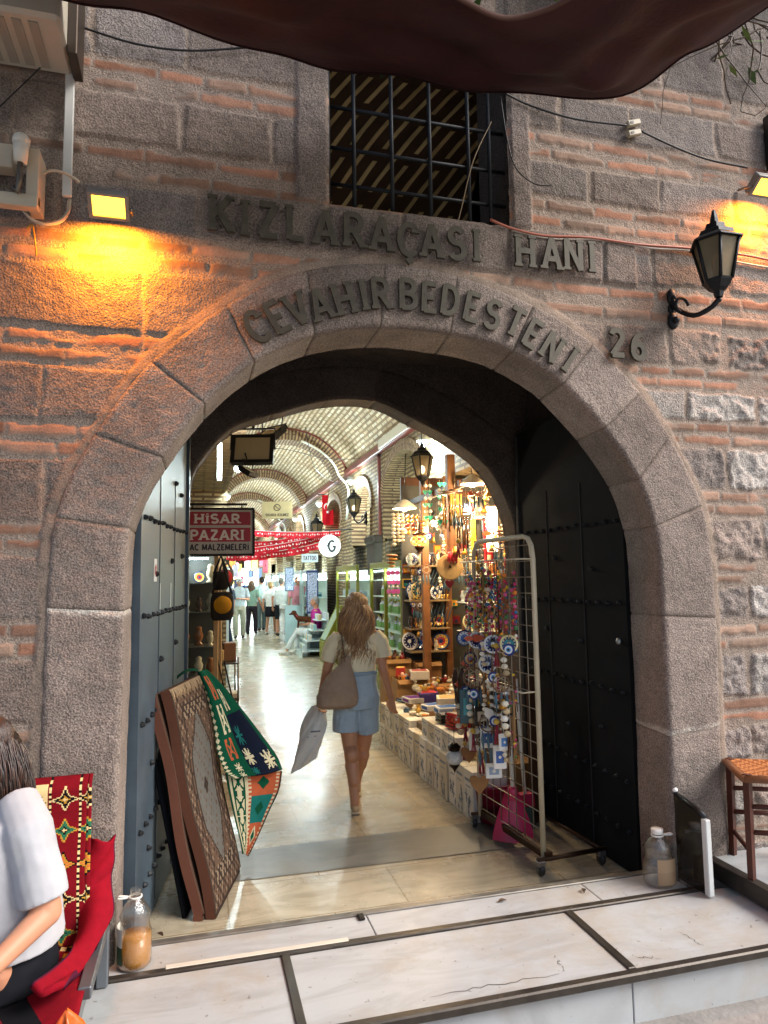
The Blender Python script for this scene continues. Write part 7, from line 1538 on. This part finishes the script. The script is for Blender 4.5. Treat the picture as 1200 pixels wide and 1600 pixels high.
blobs('body', FUR, [('t', [(0, -.17, .16), (0, -.10, .19), (0, .02, .19), (0, .12, .20), (0, .17, .24)], [.045, .062, .064, .072, .05], 12), capsule((0, .15, .22), (0, .22, .31), .05, .042), ('b', 0, .24, .34, .055, .062, .052), capsule((0, .27, .325), (0, .33, .305), .028, .02), ('b', .05, .22, .32, .016, .03, .045), ('b', -.05, .22, .32, .016, .03, .045), ('b', 0, .345, .31, .012, .012, .01),
 capsule((.04, .13, .17), (.042, .15, .01), .026, .016), capsule((-.04, .13, .17), (-.042, .15, .01), .026, .016), capsule((.042, -.14, .15), (.045, -.10, .09), .038, .022), capsule((.045, -.10, .09), (.045, -.17, .06), .02, .016), capsule((.045, -.17, .06), (.045, -.15, .01), .016, .016), capsule((-.042, -.14, .15), (-.045, -.10, .09), .038, .022), capsule((-.045, -.10, .09), (-.045, -.17, .06), .02, .016), capsule((-.045, -.17, .06), (-.045, -.15, .01), .016, .016), capsule((0, -.18, .19), (0, -.24, .27), .014, .012)], .006, DG, 2, (.012, .02))
mb = MB(H('#d9567c')); mb.tube([(.052*math.cos(a_), .175+.03*math.sin(a_), .27+.035*math.sin(a_)) for a_ in [6.283*k/16 for k in range(16)]], .010, 6, close=True); mb.build('collar', CLOTH, DG)

# ================= things on the street side
AMB = (1.0, .29, .01)
G_AMB = glow('amber_lamp_face', (1, .45, .03), 3.0)
def wall_flood(label, loc, e, w_=.135, h_=.09):
    t = thing('wall_floodlight', label, 'floodlight', loc, 0)
    mb = MB(H('#8d8a84')); mb.at(0, 0, 0, rx=R_(52)); mb.bx(-w_/2-.015, w_/2+.015, 0, .05, -h_/2-.012, h_/2+.012, b=.006)
    for s_ in (-1, 1): mb.bx(s_*(w_/2+.007)-.008, s_*(w_/2+.007)+.008, -.012, 0, -h_/2-.012, h_/2+.012)
    mb.bx(-w_/2, w_/2, -.012, 0, h_/2, h_/2+.012); mb.bx(-w_/2, w_/2, -.012, 0, -h_/2-.012, -h_/2)
    mb.at(); mb.tube([(-w_/2-.02, .01, 0), (-w_/2-.02, .11, .03)], .007, 6); mb.tube([(w_/2+.02, .01, 0), (w_/2+.02, .11, .03)], .007, 6); mb.build('housing', METAL, t)
    mb = MB(); mb.at(0, 0, 0, rx=R_(52)); mb.grid(lambda u, v: (-w_/2+w_*u, -.003, -h_/2+h_*v), 2, 2); mb.build('glass', G_AMB, t)
    la = plight('amber_beam', (0, .03, -.06), e, AMB, kind='AREA', size=(w_, .03), par=t, rot=(R_(30), 0, 0)); la.data.spread = R_(172)
    return t
wall_flood('amber floodlight glowing on the left part of the wall', (-1.476, -0.15, 3.317), 10)
wall_flood('amber floodlight glowing at the right end of the wall', (2.018, -0.15, 3.888), 6)
mb = MB(H('#c6c8c4')); mb.bx(-.019, .019, -.036, -.014, 0, 1.9, b=.003); mb.bx(-.022, .022, -.038, -.012, .62, .66, b=.002); single('cable_duct', mb, PLASTIC, 'white vertical cable duct on the upper left wall', 'cable duct', (-1.663, -0.02, 3.393))
AC = thing('air_conditioner', 'grimy white air conditioner unit at the top left corner', 'air conditioner', (-1.779, -0.24, 3.961))
mb = MB(H('#b9b2a2')); mb.bx(-.85, .13, -.14, .20, .0, .55, b=.015); mb.build('casing', PLASTIC, AC); mb = MB(H('#9a9284'))
for k in range(14): mb.bx(-.8+.062*k, -.765+.062*k, -.1, .16, -.006, .0)
mb.build('underside_vents', PLASTIC, AC); mb = MB(H('#4a4037')); mb.bx(.13, .17, .02, .2, -.02, .5, b=.004); mb.build('side_bracket', METAL, AC)
BK = thing('pipe_bracket', 'off white metal bracket with insulated pipe end on the left wall', 'bracket', (-1.842, -0.1, 3.431)); CR = H('#b5ab98')
mb = MB(CR); mb.bx(.035, .085, -.04, .09, -.14, .11, b=.004); mb.bx(-.6, .085, -.05, .0, -.155, -.10, b=.004); mb.bx(-.6, -.02, -.03, .05, .02, .12, b=.006); mb.bx(-.6, .02, .0, .06, .10, .14, b=.004); mb.build('angle_iron', PAINT, BK)
mb = MB(H('#d6d0c2')); mb.tube([(.02, -.07, .12), (.02, -.07, .02)], [.033, .026], 12); mb.ball(.02, -.07, .115, .036); mb.build('pipe_wrap', PLASTIC, BK); mb = MB(H('#6e665c')); mb.tube([(.02, -.07, .04), (.018, -.07, -.06), (.01, -.07, -.11), (-.005, -.07, -.09)], .012, 8); mb.build('pipe_end', METAL, BK)
def pxc(name, label, P, r, c, n=30): cable(name, label, P, r, c, n)
pxc('loose_cable', 'pale looped cable under the pipe bracket on the left wall', [(-1.836, -0.05, 3.36), (-1.819, -0.05, 3.289), (-1.757, -0.06, 3.248), (-1.696, -0.05, 3.27), (-1.658, -0.04, 3.324), (-1.653, -0.03, 3.389)], .0075, '#b8ad98')
pxc('loose_cable', 'second pale cable looping beside the first', [(-1.844, -0.06, 3.353), (-1.829, -0.06, 3.297), (-1.775, -0.06, 3.255), (-1.706, -0.05, 3.26), (-1.663, -0.04, 3.306), (-1.658, -0.03, 3.383)], .006, '#c8bfae')
pxc('loose_cable', 'pale twin cable end arching over the duct towards the lamp', [(-1.771, -0.06, 3.465), (-1.729, -0.07, 3.489), (-1.678, -0.07, 3.49), (-1.635, -0.06, 3.476), (-1.613, -0.05, 3.464)], .006, '#c2b8a4')
pxc('wall_cable', 'black cable slung from the duct towards the barred window', [(-1.689, -0.04, 4.226), (-1.562, -0.04, 4.199), (-1.369, -0.03, 4.182), (-1.14, -0.03, 4.198), (-0.842, -0.03, 4.277)], .005, '#131212')
pxc('wall_cable', 'thin black wire slanting below the air conditioner', [(-1.718, -0.1, 4.021), (-1.815, -0.06, 3.924), (-1.987, -0.05, 3.702)], .003, '#131212')
pxc('wall_cable', 'black cable from the window to the white wall clips', [(0.458, -0.05, 4.255), (0.624, -0.03, 4.225), (0.893, -0.03, 4.193), (1.208, -0.04, 4.201)], .006, '#161515')
pxc('wall_cable', 'black cable from the white wall clips to the right lamp', [(1.298, -0.04, 4.181), (1.546, -0.03, 4.123), (1.761, -0.03, 4.085), (1.991, -0.06, 4.054)], .006, '#161515')
pxc('wall_cable', 'salmon red cable running right from the lintel end', [(0.363, -0.03, 3.549), (0.485, -0.03, 3.515), (0.67, -0.03, 3.498), (0.939, -0.03, 3.519), (1.258, -0.03, 3.516), (1.592, -0.03, 3.532), (1.941, -0.03, 3.533), (2.258, -0.03, 3.512)], .007, '#a5604c')
pxc('wall_cable', 'pale cable under the salmon red one', [(0.487, -0.025, 3.507), (0.71, -0.025, 3.488), (1.02, -0.025, 3.517), (1.343, -0.025, 3.506), (1.595, -0.025, 3.519), (1.942, -0.025, 3.485), (2.26, -0.025, 3.476)], .0055, '#b9aca0')
pxc('dry_twig', 'thin dry vine twig hanging right of the barred window', [(0.445, -0.03, 4.249), (0.469, -0.04, 4.011), (0.51, -0.05, 3.843), (0.614, -0.05, 3.769), (0.72, -0.05, 3.773)], .0035, '#241a14')
pxc('dry_twig', 'pale dry vine stem hanging inside the grille', [(0.411, 0.02, 4.132), (0.301, 0.02, 3.898), (0.229, 0.02, 3.639), (0.205, 0.02, 3.549)], .003, '#8a7556')
pxc('yellow_wire', 'frayed yellow wire dangling under the pipe bracket', [(-1.821, -0.03, 3.233), (-1.799, -0.04, 3.248), (-1.785, -0.05, 3.186), (-1.78, -0.03, 3.116)], .004, '#b8862c')
CB2 = thing('wall_clip_box', 'pair of small off white cable clips on the upper right wall', 'cable clip', (1.244, -0.03, 4.198))
for s_ in (-1, 1): mb = MB(H('#b3a993')); mb.at(.012, 0, .03*s_, ry=R_(-18)); mb.box(0, 0, 0, .085, .03, .032, b=.004); mb.box(-.02, -.016, 0, .02, .004, .012, c=H('#2c2824')); mb.build('clip', PLASTIC, CB2)
mb = MB(H('#171513')); mb.box(0, 0, 0, .05, .07, .34, b=.006); single('black_box', mb, PLASTIC, 'black vertical box cut off at the upper right edge', 'box', (2.19, -0.05, 4.25))
# ---------- bottles
PETM = film('clear_plastic', (.93, .95, .94), .10, .08, 22)
def jug(name, label, loc, rz, h_, r0, liquid=None, cap='#e6e4dc', lab=None, labw='#f0efe9', hdl=1, capon=True):
    t = thing(name, label, 'bottle', loc, rz)
    prof = [(0, 0), (r0*.85, 0), (r0, .012)]
    for k in range(9): prof.append((r0*(.985 if k % 2 else 1.0)*(1-.02*k*(k > 5)), .03+k*h_*.065))
    prof += [(r0*.92, h_*.66), (r0*.72, h_*.76), (r0*.42, h_*.86), (r0*.30, h_*.90), (r0*.30, h_*.97), (r0*.32, h_)]
    mb = MB(); mb.lathe(prof, n=32); mb.build('shell', PETM, t)
    if liquid:
        lv = h_*.40; mb = MB(H(liquid)); mb.lathe([(0, .004), (r0*.93, .006), (r0*.955, .03), (r0*.955, lv), (0, lv)], n=28); mb.build('liquid', mat('amber_liquid', H(liquid), .15, var=.08, bump=0, alpha=.9), t)
    if lab: 
        mb = MB(); 
        mb.grid(lambda u, v: ((r0+.0015)*math.cos(R_(lab[1]+lab[2]*u)), (r0+.0015)*math.sin(R_(lab[1]+lab[2]*u)), h_*(.08+.46*v)), 10, 6, cf=lambda u, v: H(lab[0]) if v < .55 else H(labw)); mb.build('label', PAINT, t)
    mb = MB(H(cap))
    if capon: mb.lathe([(r0*.36, h_*.93), (r0*.38, h_*.95), (r0*.38, h_*1.02), (0, h_*1.03)], n=20)
    mb.lathe([(r0*.34, h_*.885), (r0*.40, h_*.885), (r0*.40, h_*.91), (r0*.34, h_*.91)], n=20)
    mb.tube([(hdl*r0*.36, 0, h_*.90), (hdl*r0*.9, 0, h_*.925), (hdl*r0*1.05, 0, h_*.905), (hdl*r0*.9, 0, h_*.89), (hdl*r0*.36, 0, h_*.895)], (.007, .004), 6); mb.build('cap_and_handle', PLASTIC, t)
    return t
jug('plastic_bottle', 'open large clear bottle half full of amber liquid at the left gate jamb', (-1.325, -.045, .145), R_(0), .295, .068, '#c07f22', lab=('#1c4a30', 150, 80), hdl=-1, capon=False)
jug('plastic_bottle', 'large clear bottle with white handle beside the dark end panel', (1.175, -.03, .145), R_(-10), .262, .078, None, lab=('#9a7f62', 240, 90), labw='#a58a6c', hdl=1)
# ---------- stool
SL = thing('wooden_stool', 'dark wooden stool with woven cord seat on the marble ledge', 'stool', (1.69, -.25, .236), R_(-27))
q = .15
for i, (x, y) in enumerate(((-q, -q), (-q, q), (q, -q), (q, q))):
    mb = MB(H('#4b2417')); mb.tube([(x*1.06, y*1.06, 0), (x, y, .49)], [.019, .022], 4, smooth=False); mb.build('leg', WOOD, SL)
for a_, b_, z_ in (((-q, -q), (-q, q), .12), ((-q, -q), (q, -q), .22), ((q, -q), (q, q), .12), ((-q, q), (q, q), .22), ((-q, -q), (q, -q), .34), ((-q, q), (q, q), .34)):
    mb = MB(H('#4b2417')); mb.tube([(a_[0], a_[1], z_), (b_[0], b_[1], z_)], .012, 6); mb.build('stretcher', WOOD, SL)
mb = MB(H('#8a5a38')); 
for a_, b_ in (((-q, -q), (-q, q)), ((-q, -q), (q, -q)), ((q, -q), (q, q)), ((-q, q), (q, q))): mb.tube([(a_[0]*1.08, a_[1]*1.08, .47), (b_[0]*1.08, b_[1]*1.08, .47)], (.026, .018), 8)
mb.build('seat_rail', WOOD, SL)
mb = MB(); mb.grid(lambda u, v: ((u-.5)*.31, (v-.5)*.31, .488+.004*math.sin(u*60)*math.sin(v*60)-.012*math.sin(u*3.14)*math.sin(v*3.14)), 44, 44, cf=lambda u, v: H('#b4784c') if (int(u*11)+int(v*11)) % 2 else H('#8d5736')); mb.build('woven_seat', WOOL, SL)
# ---------- kilims
def hexm(u, v, cx, cy, s_, step=.34):
    a_, b_ = abs(u-cx)/s_, abs(v-cy)/s_; return math.floor((a_+b_)/step)
def stepcross(u, v, cx, cy, s_):
    a_, b_ = abs(u-cx)/s_, abs(v-cy)/s_
    k = max(min(a_, b_)*2.2+max(a_, b_)*.9, max(a_, b_)); return int(k*5)
RD, CRM, BLK, GRN, ORG, GLD = H('#74101b'), H('#d9c48e'), H('#1a1414'), H('#2c6b4f'), H('#c46a3a'), H('#b98a32')
def kilim_red(u, v):
    # u across, v down; beaded border lines and stepped crosses
    if abs(u-.62) < .012 or abs(u-.90) < .012: return CRM if int(v*60) % 2 else BLK
    if u > .63:
        cx = .76 if u < .90 else 1.0
        j = round((v-.12)/.2); cy = .12+.2*j; k = stepcross(u*.55, (v)*1.0, cx*.55, cy, .075)
        pal = [[CRM, GLD, BLK, BLK, CRM], [CRM, BLK, GRN, GRN, GLD], [BLK, GLD, ORG, GLD, BLK]][j % 3]
        return pal[min(k, 4)] if k < 5 else RD
    d = v-.05-.5*(.62-u)*0
    if v < .26 and v > .03+.0*u: 
        edge = .62-(v-.03)*1.5; tooth = .02*((int(v*50)) % 2)
        if u > edge-.35+tooth and u < .60: return RD if stepcross(u*.6, v, .30, .09, .05) in (1, 2) else (BLK if stepcross(u*.6, v, .33, .13, .04) in (0, 2) else (GRN if stepcross(u*.6, v, .345, .17, .04) in (0, 1) else CRM))
    k = stepcross(u*.6, v, .2, .5, .1); return [CRM, GRN, ORG, RD][min(k, 3)] if k < 4 else RD
BE = thing('bench', 'black bench with grey metal end post at the left gate jamb', 'bench', (0, 0, 0))
mb = MB(H('#1b1a1c')); mb.bx(-2.7, -1.445, -.80, -.08, .26, .375, b=.015); mb.build('seat', GLOSS, BE)
mb = MB(H('#2a2c30')); mb.bx(-1.50, -1.455, -.76, -.70, -.06, .26); mb.bx(-1.5, -1.455, -.15, -.1, .14, .26); mb.bx(-2.6, -1.46, -.77, -.73, .16, .20); mb.build('legs', METAL, BE)
mb = MB(H('#7a8188')); mb.bx(-1.452, -1.41, -.20, -.15, .15, .66, b=.004); mb.bx(-1.452, -1.41, -.66, -.15, .36, .40, b=.004); mb.build('end_post', METAL, BE)
KP = [(-1.764, -0.12, 0.933), (-1.478, -0.12, 0.927), (-1.548, -0.3, 0.223), (-1.78, -0.3, 0.227)]
def kb(u, v):
    tl, tr, br, bl = [Vector(p) for p in (KP[0], KP[1], (-1.45, -.28, .38), (-2.15, -.28, .38))]; tl = Vector((-2.15, -.10, tl.z-.01))
    p = tl.lerp(tr, u).lerp(bl.lerp(br, u), v); r0 = .03*max(0, 1-abs(v)*12); return (p.x+(.0 if u < .97 else -.01), p.y-.012*math.sin(v*8+u*3)-.05*(1-(1-min(1, v*14))**2), p.z)
mb = MB(); mb.grid(kb, 150, 130, cf=lambda u, v: kilim_red(min(1.02, (u-.42)/.56), v) if u > .42 else RD); o = single('red_kilim', mb, WOOL, 'red patterned kilim draped over the bench back', 'kilim'); s_ = o.modifiers.new('thick', 'SOLIDIFY'); s_.thickness = .012
Lc = [(-1.474, -0.15, 0.687), (-1.502, -0.2, 0.617), (-1.505, -0.26, 0.524), (-1.492, -0.36, 0.432), (-1.495, -0.5, 0.414), (-1.587, -0.74, 0.464)]
Rc = [(-1.408, -0.15, 0.694), (-1.412, -0.2, 0.606), (-1.404, -0.24, 0.538), (-1.41, -0.34, 0.455), (-1.437, -0.5, 0.374), (-1.491, -0.72, 0.429)]
def rb(u, v):
    a_, b_ = cat3(Lc, v), cat3(Rc, v); p = a_*(1-u)+b_*u; bl_ = math.sin(math.pi*u)*.035
    return (p[0]+.01*math.sin(v*14), p[1]-bl_-.008*math.sin(v*22+u*4), p[2]+.01*math.sin(u*6+v*9))
mb = MB(); mb.grid(rb, 24, 60, cf=lambda u, v: H('#4f1a30') if u < .06 or u > .94 else H('#860f1f')); o = single('red_cushion_cloth', mb, WOOL, 'plain crimson folded cloth hanging off the bench end', 'cloth'); s_ = o.modifiers.new('thick', 'SOLIDIFY'); s_.thickness = .022
mb = MB(); mb.grid(lambda u, v: (-2.5+1.07*u, -.79+.55*v, .382+.012*math.sin(u*20+v*5)+(.03 if v > .9 else 0)), 60, 30, cf=lambda u, v: kilim_red(.5+.5*v, u) if v > .5 else H('#7d0f1c')); o = single('seat_kilim', mb, WOOL, 'crimson kilim spread flat on the bench seat', 'kilim'); s_ = o.modifiers.new('thick', 'SOLIDIFY'); s_.thickness = .012
# orange bag
mb = MB(H('#e0641c')); mb.grid(lambda u, v: (.13*math.cos(6.283*u)*(math.sin(math.pi*(.5-.5*v)+.0)**.6 if v < 1 else .01)*(1+.1*math.sin(u*30)), .10*math.sin(6.283*u)*max(.01, (1-v*v))**.5, .26*v+.02*math.sin(u*25)*v), 40, 12)
single('orange_bag', mb, mat('orange_plastic', H('#d9601c'), .3, var=.15, bump=.8, bs=14, dist=.02), 'crumpled orange plastic bag at the bottom left corner', 'plastic bag', (-1.44, -.93, -.06+.13))
bpy.data.objects['orange_bag'].location.z = -.055; bpy.data.objects['orange_bag'].scale = (1.1, 1, 1.95)
# ---------- seated woman at the left edge, facing left
SP = thing('person', 'dark haired person in a white T-shirt sitting on the bench at the left edge', 'person', (0, 0, 0))
hc = Vector((-1.80, -.50, 1.125)); hp, P = head_prims(hc, (-1, -.15, -.25), 1.0)
sh = Vector((-1.623, -0.62, 0.91)); eb = Vector((-1.547, -0.66, 0.648)); wr = Vector((-1.684, -0.82, 0.558)); s2 = Vector((-1.78, -.33, .90)); e2 = Vector((-1.93, -.25, .66)); w2 = Vector((-2.1, -.45, .60))
b = hp+[capsule(hc+Vector((.03, 0, -.07)), (-1.77, -.50, .95), .055, .062), ovals([(-1.70, -.48, .40, .14, .17), (-1.70, -.48, .55, .12, .15), (-1.72, -.48, .75, .12, .16), (-1.74, -.49, .88, .10, .17), (-1.75, -.49, .95, .06, .08)]),
 capsule(sh, eb, .058, .045), capsule(eb, wr, .044, .028), capsule(s2, e2, .055, .042), capsule(e2, w2, .042, .027), capsule((-1.72, -.40, .47), (-2.15, -.42, .50), .09, .065), capsule((-1.72, -.60, .47), (-2.13, -.66, .50), .09, .065), capsule((-2.15, -.42, .5), (-2.18, -.42, .05), .06, .04), capsule((-2.13, -.66, .5), (-2.16, -.70, .05), .06, .04)]
b += hand(wr, (wr-eb), (-.2, .9, .3), curl=.6)+hand(w2, (w2-e2), (.2, .9, .3), curl=.6)
blobs('body', SKIN, b, .006, SP, 4); face_parts(SP, P)
tee = [ovals([(-1.685, -.49, .50, .165, .19), (-1.69, -.49, .60, .155, .19), (-1.705, -.49, .72, .15, .19), (-1.72, -.49, .84, .14, .195), (-1.735, -.49, .92, .11, .18), (-1.745, -.49, .965, .075, .10)], 24),
 ('t', [sh.lerp(eb, -.25)+Vector((-.03, .06, .0)), sh.lerp(eb, .05), sh.lerp(eb, .4), sh.lerp(eb, .86)], [.068, .078, .077, .076], 16), ('t', [s2, s2.lerp(e2, .4), s2.lerp(e2, .8)], [.08, .085, .08], 14)]
blobs('t_shirt', cloth('#adaeb3'), tee, .006, SP, 6, (.012, .12))
blobs('trousers', cloth('#15171d'), [ovals([(-1.70, -.48, .38, .16, .19), (-1.70, -.48, .52, .15, .18)]), ('t', [(-1.70, -.38, .47), (-2.13, -.42, .51), (-2.17, -.42, .1)], [.11, .09, .07], 14), ('t', [(-1.70, -.60, .47), (-2.11, -.66, .51), (-2.15, -.70, .1)], [.12, .095, .07], 14)], .009, SP, 4, (.016, .08))
for p in ((-2.22, -.42), (-2.20, -.71)): blobs('shoe', cloth('#2a2624'), [capsule((p[0]+.03, p[1], .01), (p[0]-.12, p[1], .0), .04, .034)], .01, SP, 2)
hair_strands(SP, P, 1.0, .40, '#1c120e', '#4a2f24', n=1900, seed=8, wave=.014, vol=1.10, w_=.0019)
blobs('hair_base', cloth('#1f1511', rough=.6), [('b', *P(0, -.024, .036), .082, .086, .084), ('b', *P(0, -.05, -.02), .080, .062, .10), ('b', *P(0, -.06, -.14), .075, .045, .10)], .010, SP, 3)
mb = MB(H('#2a2422'))
for q in (-1, 1): p = P(q*.032, .088, .006); mb.tube([tuple(P(q*.032+.022*math.cos(a_), .090, .004+.018*math.sin(a_))) for a_ in [6.283*k/14 for k in range(14)]], .0018, 5, close=True)
mb.tube([tuple(P(.056, .088, .008)), tuple(P(.078, .02, .008))], .0018, 5); mb.build('glasses', METAL, SP)
# ---------- leaning rugs in the gateway
BN, BF, TN, TF = Vector((-.985, .56, .005)), Vector((-.835, 1.10, .005)), Vector((-1.235, .72, 1.125)), Vector((-1.04, 1.28, 1.135))
def rug_pt(u, v, off=0):
    p = BN.lerp(BF, u).lerp(TN.lerp(TF, u), v); n_ = (BF-BN).cross(TN-BN).normalized(); return p-n_*(off)*(1)
n_r = (BF-BN).cross(TN-BN).normalized(); sgn = 1 if n_r.x > 0 else -1
def pers(u, v):
    e = min(u, 1-u, v*1.8, (1-v)*1.8)
    c1, c2, c3, c4 = H('#574539'), H('#7d6d5c'), H('#332924'), H('#5d5c58')
    s_ = math.sin(u*70)*math.sin(v*125)+.6*math.sin(u*33+1)*math.sin(v*61)
    if e < .025: return c3
    if e < .16:
        k = (int(v*24)+int(u*10)) % 2; return c2 if s_ > .75 else (c3 if s_ < -.35 else c1)
    if e < .185: return c3
    a_, b_ = abs(u-.5)/.30, (v-.5)/.30
    if v > .84 or v < .16: return c2 if s_ > .1 else c3
    if a_+max(0, abs(b_)-.55)*1.3 < .93:
        if a_+max(0, abs(b_)-.55)*1.3 > .84: return c3
        k = hexm(u, v*1.6, .5, .8, .2)
        return c3 if k < 1 else (c4 if s_ < .75 else c1)
    return c2 if s_ > .95 else (c3 if s_ < -.8 else c1)
for q_, (lb, lean) in enumerate((('dark brown rug with grey medallion leaning on the blue grey gate', 0), ('second brown rug leaning behind the medallion rug', .062))):
    t = thing('leaning_rug', lb, 'rug', (0, 0, 0)); r = random.Random(q_)
    off = Vector((-lean-.0, 0, -.0)); th_ = .05
    f_ = lambda u, v, d=0: tuple(rug_pt(u, v)+off-n_r*sgn*d+Vector((.010*math.sin(v*9+q_*2+u), 0, 0))*(1 if v > .02 else 0)+Vector((0, 0, -.03*q_*(v > .99))))
    mb = MB(); mb.grid(lambda u, v: f_(u, v), 64, 130, cf=pers if q_ == 0 else (lambda u, v: H('#4d3a30'))); mb.build('pile', WOOL, t)
    mb = MB(H('#5c3a2c' if q_ == 0 else '#6b4436')); 
    mb.grid(lambda u, v: f_(0, v, th_*u), 3, 60); mb.grid(lambda u, v: f_(1, v, th_*u), 3, 60); mb.grid(lambda u, v: f_(v, 1, th_*u), 3, 30); mb.grid(lambda u, v: f_(v, 0, th_*u), 3, 30); mb.grid(lambda u, v: f_(u, v, th_), 8, 30)
    mb.build('backing', CLOTH, t)
    mb = MB(H('#9a8468')); 
    for k in range(70): u = k/69; a_ = Vector(f_(u, 1)); mb.tube([a_, a_+Vector((.012+r.uniform(-.004, .01), 0, -.03)), a_+Vector((.02, r.uniform(-.01, .01), -.07*r.uniform(.6, 1)))], .0025, 4)
    if q_ == 0: mb.build('fringe', CLOTH, t)
mb = MB(H('#14161c')); mb.grid(lambda u, v: tuple(Vector((-1.13, .62, 0)).lerp(Vector((-1.37, .80, 1.10)), v)+Vector((.12*u, .5*u, 0))), 8, 20); o = single('dark_cloth', mb, CLOTH, 'dark navy cloth behind the leaning rugs', 'cloth'); s_ = o.modifiers.new('thick', 'SOLIDIFY'); s_.thickness = .02
# green kilim, folded over the top corner of the rugs
DG1, TEAL, NVY, CR2, OR2 = H('#0f4a34'), H('#1e6a64'), H('#141a2a'), H('#c9c09e'), H('#b0593a')
def ram(u, v, cx, cy, s_):
    a_, b_ = abs(u-cx)/s_, abs(v-cy)/s_
    return (a_ < .95 and b_ < .95) and ((abs(a_-.72) < .13 and b_ < .75) or (abs(b_-.75) < .13 and a_ > .3 and a_ < .8) or (abs(a_-b_) < .14 and a_ < .6) or (a_ < .12 and b_ < .3))
def starm(u, v, cx, cy, s_):
    a_, b_ = abs(u-cx)/s_, abs(v-cy)/s_
    return a_+b_ < .45 or (abs(a_-b_) < .16 and a_ < .8) or (a_ < .15 and b_ < 1) or (b_ < .15 and a_ < 1) or (a_+b_ < 1.15 and min(a_, b_) > .32 and (int(a_*9)+int(b_*9)) % 2 == 0)
def green_k(u, v):
    if u < .10: return CR2 if (abs((v*22) % 1-.5)+abs(u-.05)*8 < .42) else DG1
    if u > .985 or v > .985: return BLK
    for (cx, cy, s_, c) in ((.35, .17, .11, OR2), (.33, .40, .115, CR2), (.28, .62, .10, OR2), (.62, .28, .09, CR2)):
        if ram(u, v, cx, cy, s_): return c
    for (cx, cy, s_, c) in ((.58, .55, .075, TEAL), (.55, .73, .08, CR2), (.26, .80, .06, CR2), (.52, .90, .06, TEAL), (.84, .82, .10, CR2), (.24, .93, .06, CR2)):
        if starm(u, v, cx, cy, s_): return c
    return NVY if (u > .45 and v > .38 and u < .93) else DG1
A1, A2 = [(-1.084, 1.22, 1.157), (-1.035, 1.19, 1.037), (-0.989, 1.17, 0.849), (-0.966, 1.13, 0.688), (-0.922, 1.1, 0.578), (-0.872, 1.08, 0.539)], [(-1.035, 1.24, 1.156), (-0.928, 1.22, 1.045), (-0.822, 1.2, 0.908), (-0.719, 1.18, 0.771), (-0.624, 1.16, 0.636), (-0.588, 1.14, 0.551)]
def gk(u, v): a_, b_ = cat3(A1, v), cat3(A2, v); p = a_*(1-u)+b_*u; return (p[0], p[1]-.03*math.sin(u*3.14)-.012*math.sin(u*7+v*3), p[2])
GKR = mb = MB(); mb.grid(gk, 90, 120, cf=green_k); o = single('green_kilim', mb, WOOL, 'green and navy kilim with cream motifs hung over the leaning rugs', 'kilim'); s_ = o.modifiers.new('thick', 'SOLIDIFY'); s_.thickness = .010
def low_k(u, v):
    if u > .97: return BLK
    if abs(u-.40) < .035 or abs(u-.93) < .03: return OR2 if int(v*44) % 2 else CR2
    if u < .40: return DG1 if (ram(u*1.0, (v*4) % 1*.25, .2, .12, .14) or u < .05) else CR2
    band = int(v*3.4); c = [OR2, TEAL, OR2, OR2][min(band, 3)]; f_ = (v*3.4) % 1; k = hexm(u, f_*.45, .66, .22, .20, .3)
    return [DG1, DG1, CR2][k] if k < (3 if band == 2 else 2) and not (band == 1 and k == 2) else c
B1, B2 = [(-0.922, 1.12, 0.566), (-0.899, 1.12, 0.447), (-0.869, 1.12, 0.316), (-0.838, 1.12, 0.186), (-0.823, 1.12, 0.101)], [(-0.583, 1.15, 0.54), (-0.602, 1.15, 0.429), (-0.664, 1.15, 0.304), (-0.732, 1.15, 0.164), (-0.784, 1.15, 0.071)]
def lk(u, v): a_, b_ = cat3(B1, v), cat3(B2, v); p = a_*(1-u)+b_*u; return (p[0], p[1]+.0-.015*math.sin(u*5+v*2), p[2])
mb = MB(); mb.grid(lk, 70, 90, cf=low_k); o2 = mb.build('under_fold', WOOL, o); s_ = o2.modifiers.new('thick', 'SOLIDIFY'); s_.thickness = .010
mb = MB(); mb.grid(lambda u, v: ((-1.084, 1.22, 1.157)[0]-.12*(1-u)+.0, 1.22-.1*v*(1-u), 1.165+.02*math.sin(u*3.1)-.03*(1-u)-.01*v), 20, 10, c=DG1); mb.build('top_fold', WOOL, o)
